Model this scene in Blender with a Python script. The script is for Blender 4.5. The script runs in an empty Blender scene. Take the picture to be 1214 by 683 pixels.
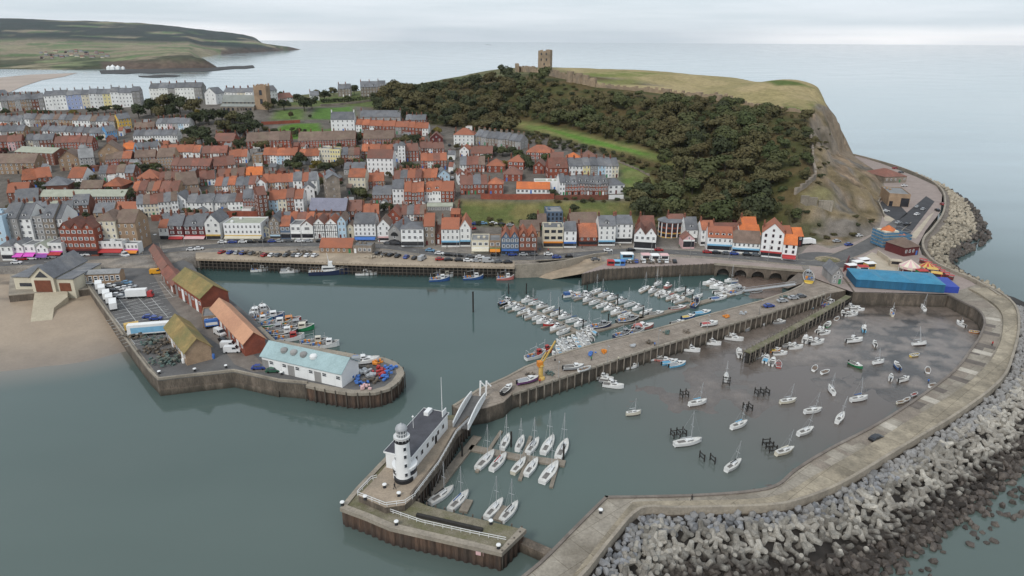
import bpy,math,random
import numpy as np
from mathutils import Vector,Matrix
random.seed(7)
RNG=np.random.default_rng(7)
SC=bpy.context.scene
COL=SC.collection
# camera, sky, sun, exposure
H=100.0
FPX=809.0
PITCH=math.radians(20.03)
ROLL=math.radians(0.38)
cam_d=bpy.data.cameras.new('camera')
cam=bpy.data.objects.new('camera',cam_d)
COL.objects.link(cam)
cam_d.sensor_width=36.0
cam_d.lens=FPX/1214.0*36.0
cam_d.clip_start=0.5
cam_d.clip_end=120000.0
cam.rotation_mode='XYZ'
CAMR=Matrix.Rotation(math.pi/2-PITCH,3,'X')@Matrix.Rotation(ROLL,3,'Z')
cam.matrix_world=Matrix.Translation((0,0,H))@CAMR.to_4x4()
SC.camera=cam
SUN_EL,SUN_AZ=42.0,150.0
world=bpy.data.worlds.new('World')
SC.world=world
world.use_nodes=True
wn,wl=world.node_tree.nodes,world.node_tree.links
wn.clear()
w_out=wn.new('ShaderNodeOutputWorld')
w_bg=wn.new('ShaderNodeBackground')
w_sky=wn.new('ShaderNodeTexSky')
w_sky.sky_type='NISHITA'
w_sky.sun_disc=False
w_sky.sun_elevation=math.radians(SUN_EL)
w_sky.sun_rotation=math.radians(180+30)
w_scale=wn.new('ShaderNodeMixRGB');w_scale.blend_type='MULTIPLY';w_scale.inputs[0].default_value=1
w_tc=wn.new('ShaderNodeTexCoord')
w_sep=wn.new('ShaderNodeSeparateXYZ');wl.new(w_tc.outputs['Generated'],w_sep.inputs[0])
w_map=wn.new('ShaderNodeMapping');w_map.inputs['Scale'].default_value=(1.6,1.6,22.0)
wl.new(w_tc.outputs['Generated'],w_map.inputs[0])
w_noise=wn.new('ShaderNodeTexNoise');w_noise.inputs['Scale'].default_value=2.2
w_noise.inputs['Detail'].default_value=6;w_noise.inputs['Roughness'].default_value=0.55
wl.new(w_map.outputs[0],w_noise.inputs['Vector'])
w_cr=wn.new('ShaderNodeValToRGB')
w_cr.color_ramp.elements[0].position=0.36;w_cr.color_ramp.elements[0].color=(0.575,0.65,0.71,1)
w_cr.color_ramp.elements[1].position=0.64;w_cr.color_ramp.elements[1].color=(0.70,0.755,0.815,1)
wl.new(w_noise.outputs['Fac'],w_cr.inputs[0])
w_hz=wn.new('ShaderNodeMapRange');w_hz.inputs['From Min'].default_value=0.003;w_hz.inputs['From Max'].default_value=0.020
w_hz.inputs['To Min'].default_value=1;w_hz.inputs['To Max'].default_value=0
wl.new(w_sep.outputs['Z'],w_hz.inputs['Value'])
w_hn=wn.new('ShaderNodeMapping');w_hn.inputs['Scale'].default_value=(2.3,2.3,30.0)
wl.new(w_tc.outputs['Generated'],w_hn.inputs[0])
w_n2=wn.new('ShaderNodeTexNoise');w_n2.inputs['Scale'].default_value=1.7;w_n2.inputs['Detail'].default_value=3
wl.new(w_hn.outputs[0],w_n2.inputs['Vector'])
w_side=wn.new('ShaderNodeMath');w_side.operation='ABSOLUTE';
w_off=wn.new('ShaderNodeMath');w_off.operation='ADD';w_off.inputs[1].default_value=-0.03
wl.new(w_sep.outputs['X'],w_off.inputs[0]);wl.new(w_off.outputs[0],w_side.inputs[0])
w_sr=wn.new('ShaderNodeMapRange');w_sr.inputs['From Min'].default_value=0.17;w_sr.inputs['From Max'].default_value=0.45
wl.new(w_side.outputs[0],w_sr.inputs['Value'])
w_m1=wn.new('ShaderNodeMath');w_m1.operation='MULTIPLY';wl.new(w_hz.outputs[0],w_m1.inputs[0]);wl.new(w_sr.outputs[0],w_m1.inputs[1])
w_m2=wn.new('ShaderNodeMapRange');w_m2.inputs['From Min'].default_value=0.35;w_m2.inputs['From Max'].default_value=0.6
w_m2.inputs['To Min'].default_value=0.55;wl.new(w_n2.outputs['Fac'],w_m2.inputs['Value'])
w_m3=wn.new('ShaderNodeMath');w_m3.operation='MULTIPLY';w_m3.use_clamp=True
wl.new(w_m1.outputs[0],w_m3.inputs[0]);wl.new(w_m2.outputs[0],w_m3.inputs[1])
w_mixh=wn.new('ShaderNodeMixRGB');w_mixh.inputs[2].default_value=(1.35,1.30,1.28,1)
wl.new(w_m3.outputs[0],w_mixh.inputs[0]);wl.new(w_cr.outputs[0],w_mixh.inputs[1])
w_scale.inputs[2].default_value=(0.09,0.09,0.09,1)
wl.new(w_sky.outputs[0],w_scale.inputs[1])
w_mix=wn.new('ShaderNodeMixRGB');w_mix.inputs[0].default_value=0.90
wl.new(w_scale.outputs[0],w_mix.inputs[1]);wl.new(w_mixh.outputs[0],w_mix.inputs[2])
wl.new(w_mix.outputs[0],w_bg.inputs['Color'])
w_bg.inputs['Strength'].default_value=1.0
wl.new(w_bg.outputs[0],w_out.inputs['Surface'])
sun_d=bpy.data.lights.new('sun','SUN');sun_d.energy=1.5;sun_d.angle=math.radians(14);sun_d.color=(1.0,0.96,0.9)
sun=bpy.data.objects.new('sun',sun_d);COL.objects.link(sun)
sun.rotation_euler=(math.radians(90-SUN_EL),0,math.radians(-30))
SC.view_settings.view_transform='Standard'
SC.view_settings.look='None'
SC.view_settings.exposure=0.30
SC.view_settings.gamma=1.0
SC.view_settings.use_curve_mapping=False
SC.cycles.max_bounces=5
SC.cycles.diffuse_bounces=2
SC.cycles.glossy_bounces=3
SC.cycles.transparent_max_bounces=6
SC.cycles.volume_bounces=0
SC.cycles.use_denoising=True
# picture-to-ground geometry
RM=np.array(CAMR)
def ray(u,v):
 return RM@np.array([(u-607.0)/FPX,(341.5-v)/FPX,-1.0])
def G(u,v,z=0.0):
 d=ray(u,v)
 t=(z-H)/d[2]
 return(d[0]*t,d[1]*t,z)
def zY(u,v,Y):
 d=ray(u,v)
 return H+d[2]*Y/d[1]
def GY(u,v,Y):
 d=ray(u,v)
 t=Y/d[1]
 return(d[0]*t,Y,H+d[2]*t)
def in_poly(px,py,poly):
 px=np.asarray(px);py=np.asarray(py)
 r=np.zeros(px.shape,bool)
 n=len(poly)
 for i in range(n):
  x1,y1=poly[i][0],poly[i][1];x2,y2=poly[(i+1)%n][0],poly[(i+1)%n][1]
  c=((y1>py)!=(y2>py))&(px<(x2-x1)*(py-y1)/(y2-y1+1e-12)+x1)
  r^=c
 return r
def dist_poly(px,py,poly,closed=True):
 d=np.full(np.shape(px),1e9)
 n=len(poly)
 for i in range(n if closed else n-1):
  x1,y1=poly[i][0],poly[i][1];x2,y2=poly[(i+1)%n][0],poly[(i+1)%n][1]
  vx,vy=x2-x1,y2-y1
  t=np.clip(((px-x1)*vx+(py-y1)*vy)/(vx*vx+vy*vy+1e-9),0,1)
  d=np.minimum(d,np.hypot(px-x1-t*vx,py-y1-t*vy))
 return d
_NT=RNG.random((64,64))
def vnoise(x,y,s):
 x=np.asarray(x)/s;y=np.asarray(y)/s
 xi=np.floor(x).astype(int);yi=np.floor(y).astype(int)
 fx=x-xi;fy=y-yi
 fx=fx*fx*(3-2*fx);fy=fy*fy*(3-2*fy)
 g=lambda a,b:_NT[a%64,b%64]
 return(g(xi,yi)*(1-fx)+g(xi+1,yi)*fx)*(1-fy)+(g(xi,yi+1)*(1-fx)+g(xi+1,yi+1)*fx)*fy
def fbm(x,y,s,o=4):
 r=0;a=1;t=0
 for k in range(o):
  r=r+a*vnoise(np.asarray(x)+37.7*k,np.asarray(y)-11.3*k,s);t+=a
  a*=0.5;s*=0.5
 return r/t
 # materials
def _n(nt,t,**k):
 n=nt.nodes.new(t)
 for a,b in k.items():setattr(n,a,b)
 return n
def mat(name,col,rough=0.85,scale=0.35,amt=0.22,col2=None,c2pos=(0.45,0.7),zs=1.0,bump=0.0,rnd=0.0,metallic=0.0,spec=0.35,fine=0.0,tide=None,attr=None,coord='world',alt=None,joints=None):
 m=bpy.data.materials.new(name);m.use_nodes=True
 nt=m.node_tree;L=nt.links
 b=nt.nodes['Principled BSDF']
 b.inputs['Roughness'].default_value=rough
 b.inputs['Metallic'].default_value=metallic
 b.inputs['Specular IOR Level'].default_value=spec
 if coord=='world':
  g=_n(nt,'ShaderNodeNewGeometry');src=g.outputs['Position']
 else:
  g=_n(nt,'ShaderNodeTexCoord');src=g.outputs['Object']
 mp=_n(nt,'ShaderNodeMapping');mp.inputs['Scale'].default_value=(1,1,zs)
 L.new(src,mp.inputs[0])
 nz=_n(nt,'ShaderNodeTexNoise');nz.inputs['Scale'].default_value=scale;nz.inputs['Detail'].default_value=5
 nz.inputs['Roughness'].default_value=0.62
 L.new(mp.outputs[0],nz.inputs['Vector'])
 c=Vector(col[:3])
 cr=_n(nt,'ShaderNodeValToRGB')
 e=cr.color_ramp.elements
 e[0].position=0.28;e[1].position=0.72
 e[0].color=(*(c*(1-amt)),1);e[1].color=(*(c*(1+amt)),1)
 L.new(nz.outputs['Fac'],cr.inputs[0])
 out=cr.outputs[0]
 if attr:
  at=_n(nt,'ShaderNodeAttribute',attribute_name=attr)
  mx=_n(nt,'ShaderNodeMixRGB',blend_type='MULTIPLY');mx.inputs[0].default_value=1
  L.new(at.outputs['Color'],mx.inputs[1]);L.new(out,mx.inputs[2]);out=mx.outputs[0]
 if col2 is not None:
  n2=_n(nt,'ShaderNodeTexNoise');n2.inputs['Scale'].default_value=scale*0.37;n2.inputs['Detail'].default_value=6
  n2.inputs['Roughness'].default_value=0.7
  L.new(mp.outputs[0],n2.inputs['Vector'])
  mr=_n(nt,'ShaderNodeMapRange');mr.inputs['From Min'].default_value=c2pos[0];mr.inputs['From Max'].default_value=c2pos[1]
  L.new(n2.outputs['Fac'],mr.inputs['Value'])
  mx=_n(nt,'ShaderNodeMixRGB');mx.inputs[2].default_value=(*col2[:3],1)
  L.new(mr.outputs[0],mx.inputs[0]);L.new(out,mx.inputs[1]);out=mx.outputs[0]
 if fine:
  n3=_n(nt,'ShaderNodeTexNoise');n3.inputs['Scale'].default_value=scale*9;n3.inputs['Detail'].default_value=3
  L.new(mp.outputs[0],n3.inputs['Vector'])
  mr=_n(nt,'ShaderNodeMapRange');mr.inputs['From Min'].default_value=0.3;mr.inputs['From Max'].default_value=0.7
  mr.inputs['To Min'].default_value=1-fine;mr.inputs['To Max'].default_value=1+fine
  L.new(n3.outputs['Fac'],mr.inputs['Value'])
  mx=_n(nt,'ShaderNodeMixRGB',blend_type='MULTIPLY');mx.inputs[0].default_value=1
  L.new(out,mx.inputs[1]);L.new(mr.outputs[0],mx.inputs[2]);out=mx.outputs[0]
 if joints:
  m2=_n(nt,'ShaderNodeMapping');m2.inputs['Rotation'].default_value=(0,0,math.radians(joints[0]));L.new(src,m2.inputs[0])
  bk=_n(nt,'ShaderNodeTexBrick');L.new(m2.outputs[0],bk.inputs['Vector']);bk.inputs['Scale'].default_value=1
  for k_,v_ in(('Color1',(1,1,1,1)),('Color2',(.86,.85,.84,1)),('Mortar',(.6,.58,.55,1)),('Mortar Size',.07),('Brick Width',joints[1]),('Row Height',joints[2])):bk.inputs[k_].default_value=v_
  mx=_n(nt,'ShaderNodeMixRGB',blend_type='MULTIPLY');mx.inputs[0].default_value=1
  L.new(out,mx.inputs[1]);L.new(bk.outputs[0],mx.inputs[2]);out=mx.outputs[0]
 if tide:
  g2=_n(nt,'ShaderNodeNewGeometry');sp=_n(nt,'ShaderNodeSeparateXYZ');L.new(g2.outputs['Position'],sp.inputs[0])
  ad=_n(nt,'ShaderNodeMath',operation='MULTIPLY_ADD');ad.inputs[1].default_value=2.4
  L.new(nz.outputs['Fac'],ad.inputs[0]);L.new(sp.outputs['Z'],ad.inputs[2])
  mr=_n(nt,'ShaderNodeMapRange');mr.inputs['From Min'].default_value=tide[1]+1.2-tide[2];mr.inputs['From Max'].default_value=tide[1]+1.2+tide[2]
  mr.inputs['To Min'].default_value=1;mr.inputs['To Max'].default_value=0
  L.new(ad.outputs[0],mr.inputs['Value'])
  mx=_n(nt,'ShaderNodeMixRGB');mx.inputs[2].default_value=(*tide[0],1)
  L.new(mr.outputs[0],mx.inputs[0]);L.new(out,mx.inputs[1]);out=mx.outputs[0]
 if rnd:
  oi=_n(nt,'ShaderNodeObjectInfo')
  mr=_n(nt,'ShaderNodeMapRange');mr.inputs['To Min'].default_value=1-rnd;mr.inputs['To Max'].default_value=1+rnd
  L.new(oi.outputs['Random'],mr.inputs['Value'])
  mx=_n(nt,'ShaderNodeMixRGB',blend_type='MULTIPLY');mx.inputs[0].default_value=1
  L.new(out,mx.inputs[1]);L.new(mr.outputs[0],mx.inputs[2]);out=mx.outputs[0]
  if alt is not None:
   ml=_n(nt,'ShaderNodeMath',operation='MULTIPLY');ml.inputs[1].default_value=7.31
   fr=_n(nt,'ShaderNodeMath',operation='FRACT')
   L.new(oi.outputs['Random'],ml.inputs[0]);L.new(ml.outputs[0],fr.inputs[0])
   mx=_n(nt,'ShaderNodeMixRGB');mx.inputs[2].default_value=(*alt,1)
   m7=_n(nt,'ShaderNodeMath',operation='MULTIPLY');m7.inputs[1].default_value=0.8
   L.new(fr.outputs[0],m7.inputs[0]);L.new(m7.outputs[0],mx.inputs[0]);L.new(out,mx.inputs[1]);out=mx.outputs[0]
 L.new(out,b.inputs['Base Color'])
 if bump:
  bp=_n(nt,'ShaderNodeBump');bp.inputs['Strength'].default_value=bump;bp.inputs['Distance'].default_value=0.5
  n4=_n(nt,'ShaderNodeTexNoise');n4.inputs['Scale'].default_value=scale*3;n4.inputs['Detail'].default_value=6
  L.new(mp.outputs[0],n4.inputs['Vector'])
  L.new(n4.outputs['Fac'],bp.inputs['Height']);L.new(bp.outputs[0],b.inputs['Normal'])
 return m
M={}
M['white']=mat('white_render',(0.72,0.72,0.70),0.8,0.25,0.10,(0.50,0.48,0.44),(0.5,0.85),zs=0.3,rnd=0.08)
M['cream']=mat('cream_render',(0.60,0.55,0.43),0.8,0.25,0.12,(0.45,0.40,0.32),(0.5,0.85),zs=0.3,rnd=0.1)
M['yellow']=mat('yellow_render',(0.62,0.40,0.08),0.8,0.25,0.12,rnd=0.05)
M['paleyellow']=mat('pale_yellow_render',(0.66,0.58,0.30),0.8,0.25,0.1)
M['paleblue']=mat('pale_blue_render',(0.42,0.56,0.66),0.8,0.25,0.1,rnd=0.06)
M['blue']=mat('bright_blue_render',(0.10,0.30,0.56),0.8,0.25,0.1)
M['lavender']=mat('lavender_render',(0.30,0.35,0.52),0.8,0.25,0.1)
M['pink']=mat('pink_render',(0.62,0.40,0.40),0.8,0.25,0.1)
M['grey']=mat('grey_render',(0.30,0.29,0.28),0.85,0.3,0.15,(0.2,0.19,0.18),zs=0.3,rnd=0.15)
M['stone']=mat('grey_brown_stone',(0.25,0.21,0.17),0.9,0.5,0.3,(0.14,0.12,0.10),fine=0.2,rnd=0.15)
M['tan']=mat('tan_brick',(0.33,0.23,0.15),0.9,0.4,0.2,(0.22,0.15,0.10),fine=0.15,rnd=0.12)
M['brick']=mat('red_brown_brick',(0.19,0.075,0.05),0.9,0.4,0.25,(0.12,0.055,0.04),fine=0.15,rnd=0.2)
M['redbrick']=mat('red_brick',(0.26,0.075,0.045),0.9,0.4,0.25,(0.17,0.055,0.04),fine=0.15,rnd=0.15)
M['darkred']=mat('dark_red_paint',(0.11,0.025,0.025),0.7,0.4,0.2)
M['navy']=mat('slate_blue_paint',(0.10,0.14,0.20),0.7,0.4,0.2)
M['black']=mat('black_paint',(0.02,0.02,0.022),0.6,0.5,0.2)
M['trim']=mat('white_trim',(0.74,0.74,0.73),0.6,0.5,0.06)
M['r_orange']=mat('orange_pantiles',(0.37,0.125,0.062),0.85,0.3,0.30,(0.22,0.10,0.07),(0.40,0.68),fine=0.2,rnd=0.26,alt=(0.30,0.115,0.07))
M['r_red']=mat('weathered_red_tiles',(0.23,0.09,0.065),0.85,0.3,0.3,(0.15,0.085,0.065),(0.42,0.7),fine=0.2,rnd=0.22,alt=(0.17,0.10,0.08))
M['r_bright']=mat('bright_orange_tiles',(0.55,0.16,0.05),0.85,0.3,0.2,(0.42,0.13,0.06),fine=0.12)
M['r_slate']=mat('blue_grey_slate',(0.135,0.138,0.148),0.7,0.3,0.25,(0.22,0.21,0.20),(0.5,0.75),fine=0.15,rnd=0.22)
M['r_brown']=mat('brown_roof_tiles',(0.17,0.12,0.095),0.85,0.3,0.25,(0.21,0.17,0.12),(0.5,0.75),fine=0.15,rnd=0.15)
M['r_grey']=mat('grey_flat_roofing',(0.22,0.22,0.22),0.85,0.3,0.25,(0.15,0.15,0.15),fine=0.1,rnd=0.2)
M['r_pale']=mat('pale_green_grey_roof',(0.34,0.35,0.28),0.8,0.3,0.15,fine=0.08)
M['pane']=mat('window_glass',(0.035,0.04,0.05),0.12,0.5,0.3,spec=0.6)
M['shopglass']=mat('shop_glass',(0.03,0.03,0.035),0.15,0.5,0.3,spec=0.6)
M['pot']=mat('clay_pot',(0.33,0.14,0.07),0.9)
for k,c in dict(magenta=(0.62,0.10,0.48),red=(0.40,0.045,0.045),bluep=(0.06,0.16,0.45),teal=(0.04,0.34,0.36),yel=(0.55,0.36,0.10),green=(0.04,0.20,0.09),orange=(0.62,0.22,0.03),sky=(0.20,0.42,0.60),purple=(0.22,0.08,0.30)).items():
 M[k]=mat('paint_'+{'bluep':'blue','yel':'yellow','sky':'sky_blue'}.get(k,k),c,0.55,0.6,0.12)
 # mesh building
class MB:
 def __init__(s):s.v=[];s.f=[];s.m=[]
 def add(s,vs,fs,mi=0):
  o=len(s.v);s.v.extend([tuple(map(float,p)) for p in vs])
  for f in fs:s.f.append(tuple(i+o for i in f));s.m.append(mi)
 def box(s,x0,x1,y0,y1,z0,z1,mi=0):
  s.add([(x0,y0,z0),(x1,y0,z0),(x1,y1,z0),(x0,y1,z0),(x0,y0,z1),(x1,y0,z1),(x1,y1,z1),(x0,y1,z1)],[(0,3,2,1),(4,5,6,7),(0,1,5,4),(1,2,6,5),(2,3,7,6),(3,0,4,7)],mi)
 def bar(s,p,q,w,h=None,mi=0):
  p,q=Vector(p),Vector(q);d=q-p
  if d.length<1e-6:return
  h=h or w;d.normalize()
  up=Vector((0,0,1)) if abs(d.z)<0.95 else Vector((1,0,0))
  a=d.cross(up).normalized()*(w/2);b=a.cross(d).normalized()*(h/2)
  vs=[p-a-b,p+a-b,p+a+b,p-a+b,q-a-b,q+a-b,q+a+b,q-a+b]
  s.add(vs,[(0,1,2,3),(7,6,5,4),(0,4,5,1),(1,5,6,2),(2,6,7,3),(3,7,4,0)],mi)
 def tube(s,p,q,r0,r1=None,n=8,mi=0,cap=True):
  p,q=Vector(p),Vector(q);d=(q-p)
  if d.length<1e-6:return
  d.normalize();r1=r0 if r1 is None else r1
  up=Vector((0,0,1)) if abs(d.z)<0.95 else Vector((1,0,0))
  a=d.cross(up).normalized();b=d.cross(a).normalized()
  vs=[]
  for c,r in((p,r0),(q,r1)):
   for k in range(n):
    t=2*math.pi*k/n;vs.append(c+a*(r*math.cos(t))+b*(r*math.sin(t)))
  fs=[(k,(k+1)%n,n+(k+1)%n,n+k) for k in range(n)]
  if cap:fs+=[tuple(range(n-1,-1,-1)),tuple(range(n,2*n))]
  s.add(vs,fs,mi)
 def lathe(s,prof,n=16,c=(0,0,0),mi=0,sy=1.0):
  vs=[]
  for r,z in prof:
   for k in range(n):
    t=2*math.pi*k/n;vs.append((c[0]+r*math.cos(t),c[1]+sy*r*math.sin(t),c[2]+z))
  fs=[]
  for i in range(len(prof)-1):
   for k in range(n):
    fs.append((i*n+k,i*n+(k+1)%n,(i+1)*n+(k+1)%n,(i+1)*n+k))
  if prof[-1][0]>1e-4:fs.append(tuple((len(prof)-1)*n+k for k in range(n)))
  s.add(vs,fs,mi)
 def prism(s,poly,z0,z1,mi=0,top=None,bottom=False):
  n=len(poly)
  a=sum(poly[i][0]*poly[(i+1)%n][1]-poly[(i+1)%n][0]*poly[i][1] for i in range(n))
  if a<0:poly=poly[::-1]
  vs=[(p[0],p[1],z0) for p in poly]+[(p[0],p[1],z1) for p in poly]
  s.add(vs,[(i,(i+1)%n,n+(i+1)%n,n+i) for i in range(n)],mi)
  if top is not False:s.add([(p[0],p[1],z1) for p in poly],[tuple(range(n))],mi if top is None else top)
  if bottom:s.add([(p[0],p[1],z0) for p in poly],[tuple(range(n-1,-1,-1))],mi)
 def sheet(s,poly,z,mi=0):
  n=len(poly)
  a=sum(poly[i][0]*poly[(i+1)%n][1]-poly[(i+1)%n][0]*poly[i][1] for i in range(n))
  if a<0:poly=poly[::-1]
  s.add([(p[0],p[1],z) for p in poly],[tuple(range(n))],mi)
 def mesh(s,name,mats,smooth=False):
  me=bpy.data.meshes.new(name)
  me.from_pydata(s.v,[],s.f)
  for m in(mats if isinstance(mats,(list,tuple)) else[mats]):me.materials.append(m)
  me.polygons.foreach_set('material_index',s.m)
  if smooth:me.polygons.foreach_set('use_smooth',[True]*len(me.polygons))
  me.update()
  return me
 def build(s,name,mats,parent=None,smooth=False):
  return link(name,s.mesh(name,mats,smooth),parent)
def link(name,me,parent=None,loc=None,rot=None,scale=None):
 o=bpy.data.objects.new(name,me);COL.objects.link(o)
 if parent is not None:o.parent=parent
 if loc is not None:o.location=loc
 if rot is not None:o.rotation_euler=rot
 if scale is not None:o.scale=scale
 return o
LABELS={}
def tag(o,label=None,cat=None,group=None,kind=None):
 if label:
  o['label']=label;LABELS.setdefault(label,[]).append(o.name)
 if cat:o['category']=cat
 if group:o['group']=group
 if kind:o['kind']=kind
 return o
def empty(name,loc,rz=0.0,label=None,cat=None,group=None):
 o=bpy.data.objects.new(name,None);COL.objects.link(o)
 o.location=loc;o.rotation_euler=(0,0,rz);o.empty_display_size=0.5
 return tag(o,label,cat,group)
def kids(o):
 return list(o.children)
def copy_tree(o,loc=None,rz=None,label=None,group=None,ch=None):
 def rec(x,par):
  c=x.copy();COL.objects.link(c);c.parent=par
  for k in CH.get(x.name,[]):rec(k,c)
  return c
 c=o.copy();COL.objects.link(c)
 for k in CH.get(o.name,[]):rec(k,c)
 if loc is not None:c.location=loc
 if rz is not None:c.rotation_euler=(0,0,rz)
 tag(c,label,None,group)
 return c
CH={}
def remember(o):
 CH[o.name]=list(o.children)
 for c in CH[o.name]:remember(c)
 return o
ORD=['first','second','third','fourth','fifth','sixth','seventh','eighth','ninth','tenth','eleventh','twelfth','thirteenth','fourteenth','fifteenth','sixteenth','seventeenth','eighteenth','nineteenth','twentieth','twenty-first','twenty-second','twenty-third','twenty-fourth','twenty-fifth','twenty-sixth','twenty-seventh','twenty-eighth','twenty-ninth','thirtieth']+['%dth'%k for k in range(31,90)]
def structure(o):o['kind']='structure';return o
# terrain
ZF=5.4
CP=[]
def cp(u,v,z):CP.append(G(u,v,z))
for u,v,z in[(0,270,9),(0,240,13),(0,210,18.5),(0,180,26),(0,160,31),(0,140,37),(0,128,41),(100,270,8.5),(100,240,13),(100,210,18.5),(100,180,25.5),(100,160,30.5),(100,140,37),(100,128,41),(190,262,9),(200,240,13),(200,210,18.5),(200,180,25),(200,160,30),(200,140,37),(200,122,44),(290,262,9.5),(290,240,13.5),(290,210,19),(290,180,25.5),(290,160,31),(290,134,43),(290,124,46),(400,262,9.5),(400,240,13.5),(400,210,19),(400,180,26),(400,157,33),(400,140,39),(400,128,43),(430,112,48),(500,262,9.5),(500,240,14),(500,210,19.5),(500,180,26),(500,160,31),(500,145,36),(480,120,46),(540,262,9),(540,236,15.5),(540,210,19.5),(540,180,25.5),(540,160,31),(540,130,43),(560,112,52),(600,263,8),(600,236,15.5),(600,205,21),(600,180,27),(600,160,31.5),(600,140,37),(600,115,51),(600,97,62),(660,263,8),(660,237,15.5),(660,212,21),(660,190,26),(660,170,30),(660,150,35),(660,120,50),(650,100,62),(740,263,8),(740,237,14),(740,212,20),(740,190,26),(740,170,31),(740,150,38),(740,125,50),(720,108,58),(800,270,8.5),(800,240,13),(800,215,19),(800,190,26.5),(800,165,35),(800,140,45),(800,118,54),(850,275,8),(850,255,11.5),(850,230,16),(850,200,25),(850,170,35),(850,140,45),(850,122,53),(900,278,8.5),(900,255,13),(900,230,19),(900,200,28),(900,170,37),(900,145,45),(900,130,50.5),(935,270,10),(940,240,19),(945,210,28),(950,180,36),(955,150,45),(650,86,66),(700,96,62.5),(760,106,57.5),(830,113,54.5),(900,124,52),(957,134,50),(975,126,51.5),(700,82,67),(760,83,65.5),(830,89,62),(900,97,58),(960,105,55),(984,118,52),(780,94,61.5),(860,104,57),(1000,148,38),(998,165,33),(990,178,33),(1010,171,19),(1016,183,8),(1030,197,7),(1040,207,7),(1000,200,24),(1000,240,15),(975,150,44),(972,180,36),(972,210,28),(968,240,20),(985,258,15),(1030,236,12),(1020,255,12),(985,275,11),(960,268,11),(1016,215,17),(940,255,16)]:
 cp(u,v,z)
for p in[(-640,350,7),(-640,450,20),(-660,600,38),(-660,720,38),(-450,720,36),(-250,720,42),(-100,800,52),(0,900,66),(150,900,64),(290,760,50),(-640,900,20),(360,700,30),(360,900,40)]:
 CP.append(p)
FRONT=[(-320,330),(0,320),(95,318),(185,318),(230,304),(304,304),(454,308.5),(608,313),(655,307),(705,304),(718,312),(848,310),(948,318.5),(965,325),(1010,347),(1122,349),(1182,352),(1150,331),(1120,318),(1095,303),(1089,290),(1092,277),(1111,252),(1114,232),(1106,221),(1084,210),(1046,195),(1013,184.5)]
FLAT_PX=[(-320,330),(-320,303),(0,303),(120,300),(190,291),(310,285),(450,284),(560,291),(640,299),(700,291),(790,291),(850,291),(905,300),(945,300),(958,287),(985,293),(1011,286),(1042,272),(1047,259),(1043,239),(1049,224),(1046,205),(1014,186)]+FRONT[::-1][0:1]+FRONT[::-1][1:]
for u,v in FLAT_PX[2:23]:cp(u,v,ZF+0.3)
for u,v in FRONT[::2]:cp(u,v,ZF)
CP=np.array(CP)
PIN=np.array(FRONT)
def _uu(r2):return 0.5*r2*np.log(r2+1e-9)
def tps_fit(P,lam=2.0):
 S=100.0;X=P[:,:2]/S;n=len(P)
 K=_uu(((X[:,None]-X[None])**2).sum(-1))+lam*1e-3*np.eye(n)
 Q=np.c_[np.ones(n),X]
 A=np.block([[K,Q],[Q.T,np.zeros((3,3))]])
 w=np.linalg.solve(A,np.r_[P[:,2],0,0,0])
 def ev(x,y):
  x=np.ravel(x)/S;y=np.ravel(y)/S
  out=np.empty(len(x))
  for i in range(0,len(x),20000):
   a=x[i:i+20000];b=y[i:i+20000]
   k=_uu((a[:,None]-X[:,0])**2+(b[:,None]-X[:,1])**2)
   out[i:i+20000]=k@w[:n]+w[n]+w[n+1]*a+w[n+2]*b
  return out
 return ev
_ev=tps_fit(CP)
front_xy=[G(u,v,ZF)[:2] for u,v in FRONT]
flat_xy=[G(u,v,ZF)[:2] for u,v in FLAT_PX]
LAND=front_xy+[(318,640),(306,720),(285,800),(215,880),(90,960),(-40,955),(-90,880),(-170,815),(-300,800),(-480,840),(-700,900),(-700,300)]
GX0,GY0,GS=-640.0,262.0,2.6
gx=np.arange(GX0,380,GS);gy=np.arange(GY0,985,GS)
XX,YY=np.meshgrid(gx,gy)
ZZ=_ev(XX,YY).reshape(XX.shape)
CLIFF_PX=[(958,133),(985,112),(1002,148),(1026,186),(1050,232),(1048,262),(1012,286),(985,293),(938,283),(930,268),(944,240),(962,215),(962,170)]
cliff_hint=[G(958,133,50)[:2],(262,600),(300,640),(330,600),G(1050,232,6)[:2],G(1048,262,6)[:2],G(1012,288,6)[:2],G(985,294,6)[:2],G(935,285,8)[:2],G(932,268,10)[:2],G(942,240,19)[:2],G(962,212,28)[:2],G(960,170,39)[:2]]
cm=in_poly(XX,YY,cliff_hint);cd=np.where(cm,np.clip(dist_poly(XX,YY,cliff_hint)/12,0,1),0)
rid=np.abs(fbm(XX,YY+500,26,4)-0.5)*2
ZZ=ZZ+cd*((0.15-rid)*14+(fbm(XX,YY,9,3)-0.5)*6)
ZZ=ZZ+(fbm(XX+900,YY,22,4)-0.5)*1.2
CREST=[(G(942,231,21),.9),(G(966,212,29),1.0),(G(963,185,37),1.1),(G(961,160,43),1.3),(G(957,136,49.5),2.0),(G(975,127,51),2.8),(G(985,119.5,52),3.2),((288,650,50),3.2),((276,720,50),3)]
bd=np.full(XX.shape,1e9);bz=np.zeros(XX.shape);bs_=bz.copy();sid=bz.copy()
for(p,s0),(q,s1) in zip(CREST[:-1],CREST[1:]):
 vx,vy=q[0]-p[0],q[1]-p[1];t=np.clip(((XX-p[0])*vx+(YY-p[1])*vy)/(vx*vx+vy*vy),0,1)
 dd=np.hypot(XX-p[0]-t*vx,YY-p[1]-t*vy);cr=(XX-p[0])*vy-(YY-p[1])*vx;k=dd<bd
 bd=np.where(k,dd,bd);bz=np.where(k,p[2]+(q[2]-p[2])*t,bz);bs_=np.where(k,s0+(s1-s0)*t,bs_);sid=np.where(k,cr,sid)
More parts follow.
